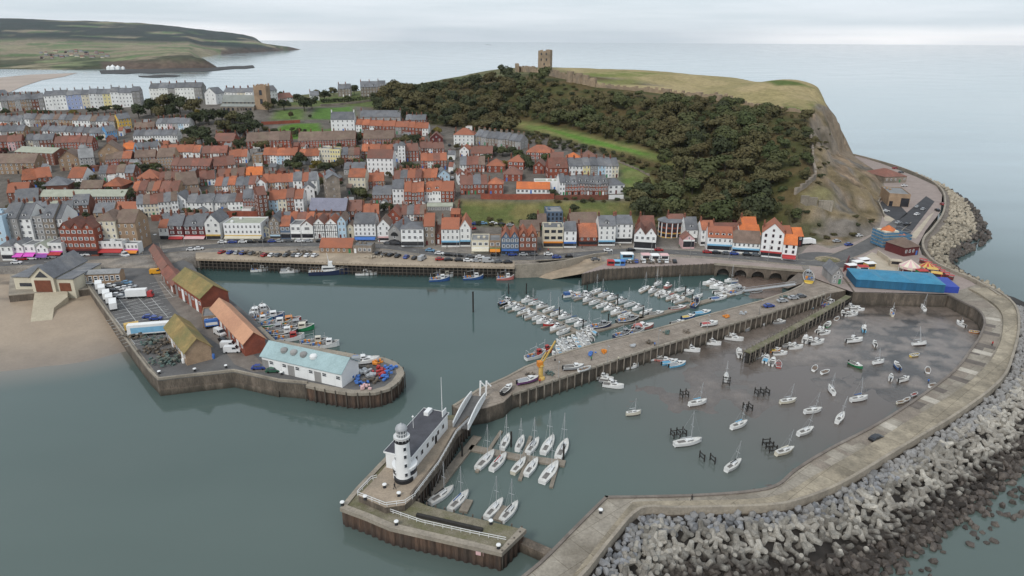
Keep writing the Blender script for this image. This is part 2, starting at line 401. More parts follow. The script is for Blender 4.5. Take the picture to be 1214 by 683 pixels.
dn=np.maximum(bd+(fbm(XX+5,YY,14,4)-.5)*9-3.5+np.abs(fbm(XX,YY+70,30,3)-.5)*10,0)
cap=bz+.5-bs_*np.minimum(dn,13)-.42*np.maximum(dn-13,0)
ZZ=np.where((sid>0)&cm,np.minimum(ZZ,np.maximum(cap,5.5)),ZZ)
fm=in_poly(XX,YY,flat_xy);fd=dist_poly(XX,YY,flat_xy)
wf=np.where(fm,1.0,np.clip(1-fd/7.0,0,1));wf=wf*wf*(3-2*wf)
ZZ=np.maximum(ZZ,5.0)*(1-wf)+ZF*wf
lm=in_poly(XX,YY,LAND);ld=dist_poly(XX,YY,LAND);sd=np.where(lm,ld,-ld)
far=(YY>610)|(XX<-500)
prof=np.where(far,1.5*sd+(fbm(XX,YY,18,3)-.5)*8*np.clip(sd/8,0,1),6.0*sd+3)
ZZ=np.minimum(ZZ,np.maximum(prof,-3.0))
def hz(x,y):
 fx=(x-GX0)/GS;fy=(y-GY0)/GS
 i=int(fx);j=int(fy)
 if i<0 or j<0 or i>=len(gx)-1 or j>=len(gy)-1:return-5.0
 a=fx-i;b=fy-j
 return(ZZ[j,i]*(1-a)+ZZ[j,i+1]*a)*(1-b)+(ZZ[j+1,i]*(1-a)+ZZ[j+1,i+1]*a)*b
def T(u,v,dz=0.0):
 """the point where the sight line of a pixel meets the terrain"""
 d=ray(u,v);d=d/d[1]
 Y=268.0
 prev=Y
 while Y<980:
  if H+d[2]*Y<=hz(d[0]*Y,Y):
   lo,hi=prev,Y
   for _ in range(14):
    m=(lo+hi)/2
    if H+d[2]*m<=hz(d[0]*m,m):hi=m
    else:lo=m
   return Vector((d[0]*hi,hi,hz(d[0]*hi,hi)+dz))
  prev=Y;Y+=1.5
 return Vector((d[0]*700,700,hz(d[0]*700,700)))
def TP(poly):return[T(u,v)[:2] for u,v in poly]
def zonecol():
 C=np.zeros(XX.shape+(3,))
 n1=fbm(XX,YY,30,4)[...,None];n2=fbm(XX+300,YY+100,9,4)[...,None]
 town=np.array([0.13,0.115,0.10])*(0.7+0.6*n2)
 C[:]=town
 def put(poly,col,soft=4.0,col2=None,s=9,xy=False,thr=0.5):
  P=poly if xy else TP(poly)
  m=in_poly(XX,YY,P);d=dist_poly(XX,YY,P)
  w=np.where(m,np.clip(0.5+d/soft/2,0,1),np.clip(0.5-d/soft/2,0,1))[...,None]
  c=np.array(col)
  if col2 is not None:
   k=np.clip((fbm(XX+77,YY+55,s,4)-thr)*6+0.5,0,1)[...,None]
   c=c*(1-k)+np.array(col2)*k
  C[:]=C*(1-w)+c*w
 scrub=(0.065,0.065,0.025)
 put([(430,112),(520,104),(570,100),(610,84),(660,80),(700,90),(760,100),(830,110),(900,122),(965,130),(968,215),(950,288),(900,287),(840,283),(770,268),(757,240),(735,195),(690,172),(655,165),(620,158),(560,156),(540,150),(500,148),(440,128)],scrub,5,(0.10,0.075,0.035),14)
 put([(0,0)]*3 if False else[(-640,640),(-640,980),(-60,980),(-60,740),(-300,700)],(0.10,0.11,0.045),10,xy=True)
 put([(668,88),(668,80),(700,79.5),(760,81.5),(830,87.5),(900,95.5),(965,102),(990,116),(958,137),(900,127),(830,115),(760,108),(700,99)],(0.34,0.27,0.145),3,(0.27,0.225,0.11),40)
 put([(-640,640),(-640,760),(-60,960),(90,960),(60,800),(-60,700),(-90,690),(-250,690)],(0.085,0.095,0.04),8,(0.13,0.12,0.06),25,xy=True)
 put([(60,780),(300,560),(330,700),(120,960),(40,940)],(0.33,0.265,0.14),14,(0.27,0.225,0.11),34,xy=True)
 put([(690,87),(740,84.5),(790,88),(760,91),(700,91)],(0.15,0.17,0.05),8,(0.25,0.23,0.1),20)
 put([(700,95),(750,93),(760,98),(720,100)],(0.17,0.17,0.06),8)
 put([(935,122),(955,127),(975,118),(985,121),(958,136),(915,128)],(0.11,0.13,0.04),3,(0.22,0.19,0.09),12)
 put([(880,99),(905,97),(960,103),(965,105),(920,102)],(0.09,0.12,0.035),3)
 rock=np.array([0.255,0.185,0.125]);gy_=np.array([0.17,0.15,0.13]);gr=np.array([0.205,0.158,0.095])
 k1=np.clip((fbm(XX,YY,26,4)-.47)*7+.5,0,1)[...,None];k2=np.clip((fbm(XX+700,YY,15,4)-.55)*7+.5,0,1)[...,None]
 ks=np.clip((fbm(XX*.35,YY*2.2+ZZ*2,9,4)-.5)*5+.5,0,1)[...,None];rock=rock*(.72+.5*ks);cc=rock*(1-k1)+gr*k1;cc=cc*(1-k2)+gy_*k2
 gzy,gzx=np.gradient(ZZ,GS);st=np.clip((np.hypot(gzx,gzy)-0.95)*1.8,0,1)[...,None]*(.75+.5*fbm(XX*3,YY*3,12,3)[...,None])
 st=np.clip(st,0,1);cc=cc*(1-st)+np.array([0.225,0.185,0.145])*st
 gl_=np.clip(1.15-np.abs(fbm(XX*1.2+31,YY*.8+ZZ,24,4)-.5)*16,0,1)[...,None];cc=cc*(1-.55*gl_)+np.array([.05,.045,.022])*.45*gl_
 w=np.where(cm,np.clip(cd*3,0,1),0)[...,None]
 C[:]=C*(1-w)+cc*w
 far_c=((YY>560)&(XX>235)&(ZZ<48))[...,None]
 C[:]=np.where(far_c,np.array([0.21,0.165,0.12])*(0.8+0.4*n2),C)
 put([(950,230),(990,230),(985,243),(955,244)],(0.18,0.16,0.08),3)
 put([(930,282),(945,262),(975,262),(985,285),(965,290)],(0.19,0.165,0.13),3,(0.09,0.085,0.045),10)
 put([(326,128),(330,117),(380,112),(450,108),(462,114),(448,128),(400,124),(372,127)],(0.10,0.125,0.045),4,(0.13,0.115,0.06),18)
 lawn=(0.085,0.16,0.03)
 put([(316,166),(332,150),(345,147),(378,146),(383,158),(378,165)],lawn,2,(0.10,0.17,0.04),10)
 put([(322,142),(328,131),(362,129),(360,142)],(0.11,0.16,0.05),3)
 put([(366,141),(375,128),(418,126),(420,140),(398,142)],(0.09,0.16,0.04),3)
 put([(376,156),(395,152),(400,160),(380,162)],(0.09,0.15,0.04),3)
 put([(543,237),(640,239),(757,238),(772,262),(690,266),(543,266)],(0.10,0.115,0.04),3,(0.17,0.15,0.06),12)
 put([(612,143),(645,148),(700,160),(745,172),(806,190),(798,197),(735,180),(690,170),(640,157),(612,150)],(0.13,0.165,0.05),4,(0.19,0.175,0.07),16)
 put([(640,150),(700,164),(770,183),(760,184),(690,168)],(0.10,0.19,0.035),2)
 put([(733,193),(760,200),(775,214),(757,236),(738,232)],(0.10,0.15,0.04),3,(0.15,0.16,0.06),9)
 put([(740,246),(800,252),(850,270),(800,272),(757,266)],(0.10,0.095,0.045),5)
 put(flat_xy,(0.21,0.19,0.17),3,(0.27,0.235,0.20),12,xy=True)
 return C
ZC=zonecol()
def grid_mesh(name,X,Y,Z,C,m,keep=None,smooth=True):
 ny,nx=X.shape
 v=np.stack([X,Y,Z],-1).reshape(-1,3)
 j,i=np.meshgrid(np.arange(ny-1),np.arange(nx-1),indexing='ij')
 a=(j*nx+i)
 f=np.stack([a,a+1,a+nx+1,a+nx],-1).reshape(-1,4)
 if keep is not None:
  k=(keep[:-1,:-1]|keep[1:,:-1]|keep[:-1,1:]|keep[1:,1:]).reshape(-1)
  f=f[k]
 used=np.unique(f);re=np.full(len(v),-1);re[used]=np.arange(len(used))
 me=bpy.data.meshes.new(name)
 me.from_pydata(v[used].tolist(),[],re[f].tolist())
 if C is not None:
  at=me.color_attributes.new('zone','FLOAT_COLOR','POINT')
  c4=np.c_[C.reshape(-1,3)[used],np.ones(len(used))].astype(np.float32)
  at.data.foreach_set('color',c4.ravel())
 if smooth:me.polygons.foreach_set('use_smooth',[True]*len(me.polygons))
 me.materials.append(m);me.update()
 return link(name,me)
m_ter=mat('ground_cover',(1,1,1),0.95,0.22,0.28,fine=0.22,attr='zone',bump=0.5,spec=0.1)
structure(grid_mesh('terrain',XX,YY,ZZ,ZC,m_ter,keep=(ZZ>-2.5)))
# sea: one sheet to the horizon, shallower and browner over the mud
def axis(lo,hi,s,far):
 a=list(np.arange(lo,hi+s,s));g=s
 while a[-1]<far:g*=1.5;a.append(min(a[-1]+g,far))
 g=s
 while a[0]>-far:g*=1.5;a.insert(0,max(a[0]-g,-far))
 return np.array(a)
sx=axis(-200,280,4.0,27000);sy=axis(60,400,4.0,27000)
SX,SY=np.meshgrid(sx,sy)
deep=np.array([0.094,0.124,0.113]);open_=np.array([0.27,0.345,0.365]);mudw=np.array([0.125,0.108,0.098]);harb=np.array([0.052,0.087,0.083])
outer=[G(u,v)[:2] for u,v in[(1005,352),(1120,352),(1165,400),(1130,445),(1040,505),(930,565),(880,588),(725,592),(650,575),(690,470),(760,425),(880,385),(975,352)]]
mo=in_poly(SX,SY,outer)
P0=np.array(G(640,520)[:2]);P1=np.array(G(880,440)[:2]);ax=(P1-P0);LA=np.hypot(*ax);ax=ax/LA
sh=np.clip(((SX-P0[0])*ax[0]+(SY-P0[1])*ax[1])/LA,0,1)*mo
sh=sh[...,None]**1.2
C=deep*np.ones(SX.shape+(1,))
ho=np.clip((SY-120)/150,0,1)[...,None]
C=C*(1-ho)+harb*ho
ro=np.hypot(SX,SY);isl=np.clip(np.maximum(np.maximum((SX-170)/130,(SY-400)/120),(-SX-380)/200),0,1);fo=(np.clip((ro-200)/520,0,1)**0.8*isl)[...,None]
C=C*(1-fo)+open_*fo  # pale sheen and haze of the distant sea painted into its colour
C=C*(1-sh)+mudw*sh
sand=in_poly(SX,SY,[G(u,v)[:2] for u,v in[(-300,470),(-300,400),(100,400),(160,418),(170,436),(120,448),(0,470)]])
sdst=np.clip(1-dist_poly(SX,SY,[G(u,v)[:2] for u,v in[(-300,440),(0,440),(95,428),(155,415)]],False)/16,0,1)[...,None]
C=C*(1-sdst*0.8)+np.array([0.20,0.175,0.145])*sdst*0.8
m_sea=bpy.data.materials.new('sea_water');m_sea.use_nodes=True
nt=m_sea.node_tree;L=nt.links;b=nt.nodes['Principled BSDF']
at=_n(nt,'ShaderNodeAttribute',attribute_name='zone')
g=_n(nt,'ShaderNodeNewGeometry')
nz=_n(nt,'ShaderNodeTexNoise');nz.inputs['Scale'].default_value=0.012;nz.inputs['Detail'].default_value=5
mp=_n(nt,'ShaderNodeMapping');mp.inputs['Rotation'].default_value=(0,0,0.5);mp.inputs['Scale'].default_value=(0.5,1.6,1)
L.new(g.outputs['Position'],mp.inputs[0]);L.new(mp.outputs[0],nz.inputs['Vector'])
mr=_n(nt,'ShaderNodeMapRange');mr.inputs['From Min'].default_value=0.3;mr.inputs['From Max'].default_value=0.7
mr.inputs['To Min'].default_value=0.91;mr.inputs['To Max'].default_value=1.09
L.new(nz.outputs['Fac'],mr.inputs['Value'])
mx=_n(nt,'ShaderNodeMixRGB',blend_type='MULTIPLY');mx.inputs[0].default_value=1
L.new(at.outputs['Color'],mx.inputs[1]);L.new(mr.outputs[0],mx.inputs[2]);L.new(mx.outputs[0],b.inputs['Base Color'])
b.inputs['IOR'].default_value=1.33
mr2=_n(nt,'ShaderNodeMapRange');mr2.inputs['From Min'].default_value=0.35;mr2.inputs['From Max'].default_value=0.65
mr2.inputs['To Min'].default_value=0.03;mr2.inputs['To Max'].default_value=0.11
L.new(nz.outputs['Fac'],mr2.inputs['Value']);L.new(mr2.outputs[0],b.inputs['Roughness'])
rip=_n(nt,'ShaderNodeTexNoise');rip.inputs['Scale'].default_value=0.55;rip.inputs['Detail'].default_value=4
L.new(mp.outputs[0],rip.inputs['Vector'])
bp=_n(nt,'ShaderNodeBump');bp.inputs['Strength'].default_value=0.05;bp.inputs['Distance'].default_value=0.35
L.new(rip.outputs['Fac'],bp.inputs['Height']);L.new(bp.outputs[0],b.inputs['Normal'])
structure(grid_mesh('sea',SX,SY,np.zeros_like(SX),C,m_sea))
# beach
bx=np.arange(-300,-78,2.0);by=np.arange(170,330,2.0)
BX,BY=np.meshgrid(bx,by)
shore=[G(u,v)[:2] for u,v in[(-400,455),(-100,447),(0,441),(60,434),(100,427),(135,420),(170,412)]]
def shore_y(x):return np.interp(x,[p[0] for p in shore],[p[1] for p in shore])
BZ=(BY-shore_y(BX))*0.034+(fbm(BX,BY,20,3)-.5)*0.25
BZ=np.clip(BZ,-1.5,4.2)
wet=np.clip(1-BZ/0.9,0,1)[...,None]
BC=np.array([0.33,0.255,0.185])*(1-wet)+np.array([0.22,0.18,0.145])*wet
weed=np.clip((fbm(BX*0.5+40,BY*1.6,9,4)-0.60)*8,0,1)[...,None]*np.clip((BY-235)/20,0,1)[...,None]
BC=BC*(1-0.6*weed)+np.array([0.07,0.055,0.04])*0.6*weed
m_sand=mat('wet_beach_sand',(1,1,1),0.55,0.12,0.10,fine=0.06,attr='zone',spec=0.4)
structure(grid_mesh('beach',BX,BY,BZ,BC,m_sand,keep=(BZ>-1.0)&(BX<np.interp(BY,[G(u,v)[1] for u,v in[(192,460),(160,400),(125,345),(112,325)]],[G(u,v)[0] for u,v in[(192,460),(160,400),(125,345),(112,325)]]))))
# mud of the drying harbour
mud_poly=[G(u,v)[:2] for u,v in[(1000,342),(1120,345),(1165,375),(1172,400),(1150,430),(1100,472),(1040,512),(980,545),(930,575),(890,590),(720,598),(640,600),(600,560),(660,455),(760,410),(880,375),(977,345)]]
ux=np.arange(0,240,1.6);uy=np.arange(120,300,1.6)
UX,UY=np.meshgrid(ux,uy)
Q0=np.array(G(800,500)[:2]);Q1=np.array(G(1060,380)[:2]);qa=Q1-Q0;QL=np.hypot(*qa);qa=qa/QL
s=((UX-Q0[0])*qa[0]+(UY-Q0[1])*qa[1])/QL
UZ=-0.16+0.58*s+(fbm(UX,UY,22,4)-.5)*0.55+(fbm(UX,UY+90,5,3)-.5)*0.16
UZ=np.clip(UZ,-0.8,0.9)
mcol=np.array([0.168,0.137,0.116]);mdk=np.array([0.040,0.034,0.030])
k=np.clip((fbm(UX+20,UY*1.3,5,4)-0.50)*9+0.35,0,1)[...,None]
k=k*np.clip(1-dist_poly(UX,UY,[G(u,v)[:2] for u,v in[(1000,375),(1075,400),(1110,420),(1075,450),(1030,455),(1100,385)]],True)[...,None]/26,0.15,1)
MC=mcol*(1-k)+mdk*k
wr=np.clip(1-UZ/0.25,0,1)[...,None]
ck=np.clip(1-np.abs(fbm(UX*.6+9,UY*1.5,24,4)-.5)*34,0,1)[...,None]
MC=MC*(1-0.45*ck)*(1-.38*np.clip(1-UZ/.2,0,1)[...,None]);UZ=UZ-ck[...,0]*.12
m_mud=mat('wet_harbour_mud',(1,1,1),0.22,0.35,0.2,fine=0.22,attr='zone',spec=0.55,bump=0.25)
structure(grid_mesh('mud_flat',UX,UY,UZ,MC,m_mud,keep=(in_poly(UX,UY,mud_poly)&(UZ>-0.3))))
mb=[G(u,v)[:2] for u,v in[(845,322),(950,326),(958,338),(930,352),(890,353),(872,340)]]
vx=np.arange(60,190,1.6);vy=np.arange(225,300,1.6);VX,VY=np.meshgrid(vx,vy)
VZ=0.45+(fbm(VX,VY,12,3)-.5)*0.5-np.clip((12-dist_poly(VX,VY,mb))/12,0,1)*0.5
structure(grid_mesh('harbour_mud',VX,VY,VZ,np.array([0.15,0.11,0.09])*np.ones(VX.shape+(1,)),m_mud,keep=in_poly(VX,VY,mb)))
# far coast beyond the bay
COLS={-90:[(2000,94),(2250,84),(3000,64),(4500,52),(6000,38),(7600,25),(9000,24)],0:[(2060,91),(2300,82),(3100,64),(4500,52),(6000,36),(7600,23),(9000,22)],50:[(2150,88),(2400,78),(3200,63),(4500,52),(6000,36),(7600,23.5),(9000,23)],95:[(2230,86),(2420,76),(3200,62),(4500,52),(6000,37),(7600,25),(9000,25)],130:[(2330,84),(2440,76),(3000,66),(4500,53),(6000,39),(7600,26),(9000,26)],165:[(2330,84),(2430,72),(2900,64),(4500,54),(6000,40),(7600,28),(9000,27)],200:[(2380,83),(2460,69),(2800,64),(4500,54),(6000,42),(7600,31),(9000,30)],225:[(2420,82.5),(2480,69),(2700,66),(4000,58),(6000,43),(7600,34),(9000,33)],240:[(2440,82),(2500,71),(2620,69.5),(2800,79),(3900,67),(4200,59),(5600,50),(7600,35.5),(9000,35)],254:[(2480,81),(2540,78.5),(2600,80),(4300,67),(4500,59),(5600,51),(7600,37),(9000,37)],266:[(4500,66),(4650,58),(5600,52),(7600,38),(9000,38)],290:[(4900,64),(5050,57),(5700,52),(7600,41),(9000,41)],304:[(5200,63),(5350,57),(5800,52),(7600,44.5),(9000,45)],311:[(5300,62.5),(5450,57),(5900,52),(7600,50.5),(9000,51)],325:[(5600,62),(5700,57),(6200,53.5),(6900,53),(7500,60)],342:[(6000,60.5),(6080,56.5),(6500,55),(6700,56),(7000,60)],356:[(6400,59.5),(6450,58.7),(6550,58.7),(6700,59.3)],361:[(6500,59.6),(6550,59.6),(6600,59.6)],}
cu=sorted(COLS)
rr=np.concatenate([np.arange(1980,2700,30),np.arange(2700,4300,90),np.arange(4300,9050,140)])
us=np.concatenate([np.arange(-90,200,6),np.arange(200,362,3)])
FX=np.zeros((len(rr),len(us)));FY=FX.copy();FZ=FX.copy()
zprof={}
for c in cu:
 R=[p[0] for p in COLS[c]];Z=[]
 for(r,v) in COLS[c]:
  Z.append(zY(c,v,r))
 Z=[max(0.5,z) if i else-6.0 for i,z in enumerate(Z)]
 if c in(240,254):Z=[(-6.0 if COLS[c][i][1] in(79,80,67) else z) for i,z in enumerate(Z)]
 zprof[c]=np.interp(rr,R,Z,left=-40.0,right=(-40.0 if c>=311 else Z[-1]))
for j,u in enumerate(us):
 a=max([c for c in cu if c<=u]);bb=min([c for c in cu if c>=u])
 t=0 if a==bb else(u-a)/(bb-a)
 d=ray(u,60);d=d/d[1]
 FX[:,j]=d[0]*rr;FY[:,j]=rr
 FZ[:,j]=zprof[a]*(1-t)+zprof[bb]*t
FZ=FZ+np.where(FZ>8,(fbm(FX,FY,300,4)-.5)*np.clip(FZ*0.16,0,24),0)+np.where((FZ>0),(fbm(FX+50,FY,60,3)-.5)*np.clip(FZ*0.3,0,7),0)
gz1,gz0=np.gradient(FZ);
wx=FX*.9+FY*.35+fbm(FX,FY,200,2)*160;wy=FY*.8-FX*.4+fbm(FX+50,FY,200,2)*160
ci=(np.floor(wx/150).astype(int)*7+np.floor(wy/230).astype(int)*13)%64;fields=np.stack([_NT[ci,(ci*5)%64],_NT[(ci*11)%64,ci]],-1)
q=(fields[...,0:1]>0.52).astype(float);q2=(fields[...,1:2]>0.55).astype(float)
FC=np.array([0.11,0.155,0.07])*q+np.array([0.23,0.195,0.135])*(1-q)
FC=FC*(1-0.4*q2)+np.array([0.25,0.23,0.14])*0.4*q2
wood=np.clip((fbm(FX+123,FY,420,4)-0.31)*12,0,1)[...,None]*np.clip((FY-4600)/500,0,1)[...,None]
FC=FC*(1-wood*0.9)+np.array([0.018,0.028,0.030])*wood*0.9
bush=np.clip((fbm(FX+400,FY,120,4)-0.42)*10,0,1)[...,None]*np.clip((3100-FY)/500,0,1)[...,None]
FC=FC*(1-bush*0.8)+np.array([0.028,0.038,0.022])*bush*0.8
cl=(np.clip((28-FZ)/10,0,1)*((FY<2560)&(us[None,:]>118)|(us[None,:]>262)))[...,None]
FC=FC*(1-cl)+np.array([0.095,0.07,0.055])*cl
m_hill=mat('distant_farmland',(1,1,1),0.95,0.006,0.25,fine=0.3,attr='zone',spec=0.05)
structure(grid_mesh('hills',FX,FY,FZ,FC,m_hill,keep=(FZ>-5)))
sn=MB();sn.sheet([G(u,v,0.3)[:2] for u,v in[(-120,112),(-120,95),(0,92),(35,88.5),(92,86.5),(75,91),(50,95),(28,102),(10,110)]],0.35)
m_sand2=mat('far_bay_sand',(0.37,0.30,0.25),0.8,0.01,0.15)
structure(sn.build('bay_sand',m_sand2))
m_reef=mat('dark_reef_rock',(0.035,0.030,0.027),0.8,0.02,0.3)
for px in([(118,84),(255,80),(300,78),(302,80.5),(255,84),(180,87),(120,88)],[(164,90.5),(190,89.2),(214,90),(208,91.5),(170,92)]):
 rf=MB();P=[]
 for i in range(len(px)):
  p,q_=px[i],px[(i+1)%len(px)]
  for t in(0,.25,.5,.75):
   P.append(G(p[0]+(q_[0]-p[0])*t,p[1]+(q_[1]-p[1])*t+random.uniform(-.55,.55),0)[:2])
 rf.prism(P,-0.5,0.9);structure(rf.build('reef',m_reef))
 # harbour materials
WEED=(0.035,0.040,0.022)
M['conc']=mat('weathered_concrete',(0.27,0.235,0.19),0.9,0.22,0.25,(0.36,0.31,0.24),(0.5,0.75),fine=0.14,bump=0.2)
M['conc_l']=mat('pale_old_concrete',(0.325,0.29,0.24),0.9,0.18,0.25,(0.19,0.165,0.13),(0.42,0.66),fine=0.14,bump=0.2,joints=(-40,6,6))
M['conc_d']=mat('dark_slab_concrete',(0.165,0.14,0.12),0.9,0.3,0.25,(0.25,0.22,0.19),(0.5,0.75),fine=0.12)
M['deckstone']=mat('pier_paving',(0.245,0.205,0.168),0.9,0.2,0.28,(0.35,0.30,0.25),(0.45,0.70),fine=0.16,joints=(-28,5,2.5))
M['wallstone']=mat('harbour_wall_stone',(0.155,0.125,0.098),0.85,0.5,0.45,(0.08,0.066,0.052),(0.40,0.62),zs=0.25,fine=0.25,tide=((0.045,0.040,0.030),0.9,0.9),bump=0.4)
M['sheet']=mat('rusty_sheet_piling',(0.115,0.072,0.05),0.8,0.7,0.45,(0.06,0.045,0.036),(0.4,0.65),zs=0.12,fine=0.25,tide=((0.045,0.032,0.026),1.0,0.8),bump=0.3)
M['pile']=mat('tarred_timber_pile',(0.10,0.085,0.07),0.85,0.7,0.35,zs=0.3,tide=((0.035,0.034,0.026),1.0,0.8))
M['fpile']=mat('grey_fender_pile',(0.23,0.20,0.165),0.85,0.7,0.35,zs=0.3,tide=((0.05,0.045,0.034),1.0,0.8))
M['moss']=mat('mossy_decking',(0.20,0.175,0.13),0.95,0.45,0.3,(0.135,0.128,0.07),(0.42,0.62),fine=0.25)
M['pontoon']=mat('pontoon_planks',(0.24,0.205,0.165),0.9,0.6,0.2,(0.17,0.15,0.12),fine=0.2)
M['asphalt']=mat('asphalt',(0.11,0.106,0.104),0.9,0.2,0.22,(0.15,0.143,0.135),(0.5,0.75),fine=0.12)
M['asphalt_d']=mat('dark_asphalt',(0.05,0.05,0.054),0.9,0.2,0.2,fine=0.1)
M['paving']=mat('pavement',(0.27,0.235,0.205),0.9,0.25,0.2,(0.20,0.175,0.155),fine=0.12)
M['pinkpave']=mat('pink_paving',(0.29,0.235,0.21),0.9,0.2,0.15,fine=0.1)
M['sandpave']=mat('sandy_path',(0.42,0.36,0.28),0.9,0.2,0.15,fine=0.1)
M['line']=mat('road_paint',(0.55,0.55,0.53),0.8,1.0,0.2)
M['steel']=mat('galvanised_steel',(0.42,0.43,0.44),0.5,1.0,0.15,metallic=0.3)
M['rail']=mat('white_railing_paint',(0.70,0.70,0.69),0.6,1.0,0.06)
M['wood']=mat('grey_timber',(0.17,0.14,0.11),0.9,0.8,0.3)
M['darkwood']=mat('black_wet_timber',(0.03,0.027,0.024),0.8,0.8,0.3)
def gp(px,z):return[G(u,v,z)[:2] for u,v in px]
def smooth_line(px,z,n=6):
 """Catmull-Rom through picture points laid on the plane z"""
 P=[np.array(G(u,v,z)[:2]) for u,v in px]
 out=[]
 for i in range(len(P)-1):
  p0=P[max(i-1,0)];p1=P[i];p2=P[i+1];p3=P[min(i+2,len(P)-1)]
  for k in range(n):
   t=k/n
   out.append(0.5*((2*p1)+(-p0+p2)*t+(2*p0-5*p1+4*p2-p3)*t*t+(-p0+3*p1-3*p2+p3)*t**3))
 out.append(P[-1]);return out
def offset(P,d):
 out=[]
 for i,p in enumerate(P):
  a=P[max(i-1,0)];b_=P[min(i+1,len(P)-1)]
  t=np.array(b_)-np.array(a);t=t/(np.hypot(*t)+1e-9)
  out.append(np.array(p)+d*np.array([-t[1],t[0]]))
 return out
def resample(P,s):
 P=[np.array(p,float) for p in P];out=[P[0]];acc=0
 for a,b_ in zip(P[:-1],P[1:]):
  Ls=np.hypot(*(b_-a));pos=s-acc
  while pos<=Ls:
   out.append(a+(b_-a)*pos/Ls);pos+=s
  acc=(acc+Ls)%s if Ls>=1e-9 else acc
 return out
def strip(mb,A,B,z0,z1,mi=0,top=True):
 """a band between two lines: top at z1, sides down to z0"""
 n=len(A)
 va=[(*p,z1) for p in A]+[(*p,z1) for p in B]+[(*p,z0) for p in A]+[(*p,z0) for p in B]
 fs=[]
 for i in range(n-1):
  if top:fs.append((i,i+1,n+i+1,n+i))
  if z0<z1:
   fs.append((2*n+i,2*n+i+1,i+1,i));fs.append((n+i,n+i+1,3*n+i+1,3*n+i))
 if z0<z1:
  fs.append((0,n,3*n,2*n));fs.append((n-1,3*n-1+0,4*n-1,2*n-1) if False else(n-1,3*n-1,4*n-1,2*n-1))
 mb.add(va,fs,mi)
def wall_band(mb,line,z0,z1,mi=0,corr=0.0,step=0.0):
 """vertical face along a line; corr > 0 makes trapezoid sheet-pile corrugation"""
 if corr:
  P=resample(line,0.45)
  off=offset(P,1.0);Q=[]
  for i,p in enumerate(P):
   nrm=off[i]-p
   Q.append(p+nrm*(corr if(i//2)%2 else 0))
 else:Q=[np.array(p) for p in line]
 n=len(Q)
 mb.add([(*p,z0) for p in Q]+[(*p,z1) for p in Q],[(i,i+1,n+i+1,n+i) for i in range(n-1)],mi)
def flat(name,px,z,m,kind='structure'):
 mb=MB();mb.sheet(gp(px,z),z);o=mb.build(name,m);o['kind']=kind;return o
 # paved ground and roads on the harbour front
flat('ground',[(963,329),(960,318),(950,300),(962,288),(985,295),(1011,288),(1041,274),(1046,259),(1043,240),(1048,226),(1046,208),(1014,186.5),(1013,183.5),(1047,194.5),(1086,209.5),(1110,220.5),(1117,231),(1115,251),(1097,274),(1089,290),(1093,302),(1122,320),(1150,333),(1180,352),(1165,364),(1122,348.5),(1010,346)],ZF+0.05,M['pinkpave'])
road_px=[(-140,318),(-40,315),(40,311),(110,305.5),(175,300),(215,295.5),(260,291.5),(310,290),(360,289.8),(420,290.5),(465,293),(510,299.5),(560,304),(610,305.8),(660,304),(705,300.5),(750,297.5),(800,299),(850,302.5),(905,307),(945,311),(975,313)]
def ribbon_road(name,px,w,z,kerb=True,m='asphalt',dash=True):
 P=smooth_line(px,z,6)
 mb=MB();strip(mb,offset(P,w/2),offset(P,-w/2),z,z);structure(mb.build(name,M[m]))
 if kerb:
  kb=MB()
  for s_ in(1,-1):
   strip(kb,offset(P,s_*(w/2+0.3)),offset(P,s_*w/2),z-0.3,z+0.12)
  structure(kb.build('kerb',M['conc_l']))
 if dash:
  R=resample(P,2.0);db=MB()
  for i in range(0,len(R)-2,4):
   a=offset(R[i:i+2],0.09);c=offset(R[i:i+2],-0.09)
   db.add([(*a[0],z+.02),(*a[1],z+.02),(*c[1],z+.02),(*c[0],z+.02)],[(0,1,2,3)])
  structure(db.build('road_marking',M['line']))
 return P
ribbon_road('road',road_px,8.0,ZF+0.10)
ribbon_road('coast_road',[(975,311),(1000,303),(1022,294),(1040,284),(1056,273),(1070,262)],8.5,ZF+0.13,dash=False)
ribbon_road('street',[(180,299),(178,288),(173,277),(168,268)],7.5,ZF+0.34,dash=False)
rb=MB();cx,cy=G(981,308,ZF)[:2]
rb.lathe([(13.0,ZF+.16),(0.01,ZF+.165)],40,(cx,cy,0),0,0.9);structure(rb.build('roundabout_road',M['asphalt']))
ri=MB();ri.lathe([(5.6,ZF+.1),(5.6,ZF+.32),(5.2,ZF+.34),(0.01,ZF+.5)],28,(cx,cy,0),0,0.8)
m_island=mat('island_planting',(0.13,0.12,0.06),0.95,0.6,0.4,(0.35,0.28,0.20),(0.45,0.6))
structure(ri.build('roundabout_island',m_island))
flat('car_park',[(1066,260),(1098,232.5),(1108,239),(1076,281),(1068,282),(1060,274)],ZF+0.17,M['asphalt_d'])
flat('yard',[(1043,241),(1054,230.5),(1076,253),(1064,262),(1047,252)],ZF+0.17,M['asphalt_d'])
flat('sandy_path',[(1101,256),(1108,251),(1086,283),(1078,281)],ZF+0.17,M['sandpave'])
flat('sandy_patch',[(1047,256),(1062,256),(1060,263),(1049,262)],ZF+0.12,M['sandpave'])
sea_px=[(1012,182.5),(1030,187),(1050,192.5),(1072,199.5),(1092,207.8),(1109,217),(1119.5,229.5),(1119,250),(1106,270),(1096,281),(1095,293),(1106,308),(1130,320.5),(1158,332),(1186,350)]
S=smooth_line(sea_px,6.6,6)
swr=empty('sea_wall',(*S[20],0),0,'long grey curving sea wall along the coast road under the cliff','wall')
o=swr;inv=Vector((S[20][0],S[20][1],0))
def local(mb,org):
 mb.v=[(x-org[0],y-org[1],z-org[2]) for x,y,z in mb.v];return mb
mb=MB();strip(mb,offset(S,0.5),offset(S,-0.5),4.0,6.7);local(mb,inv).build('parapet',M['conc'],swr)
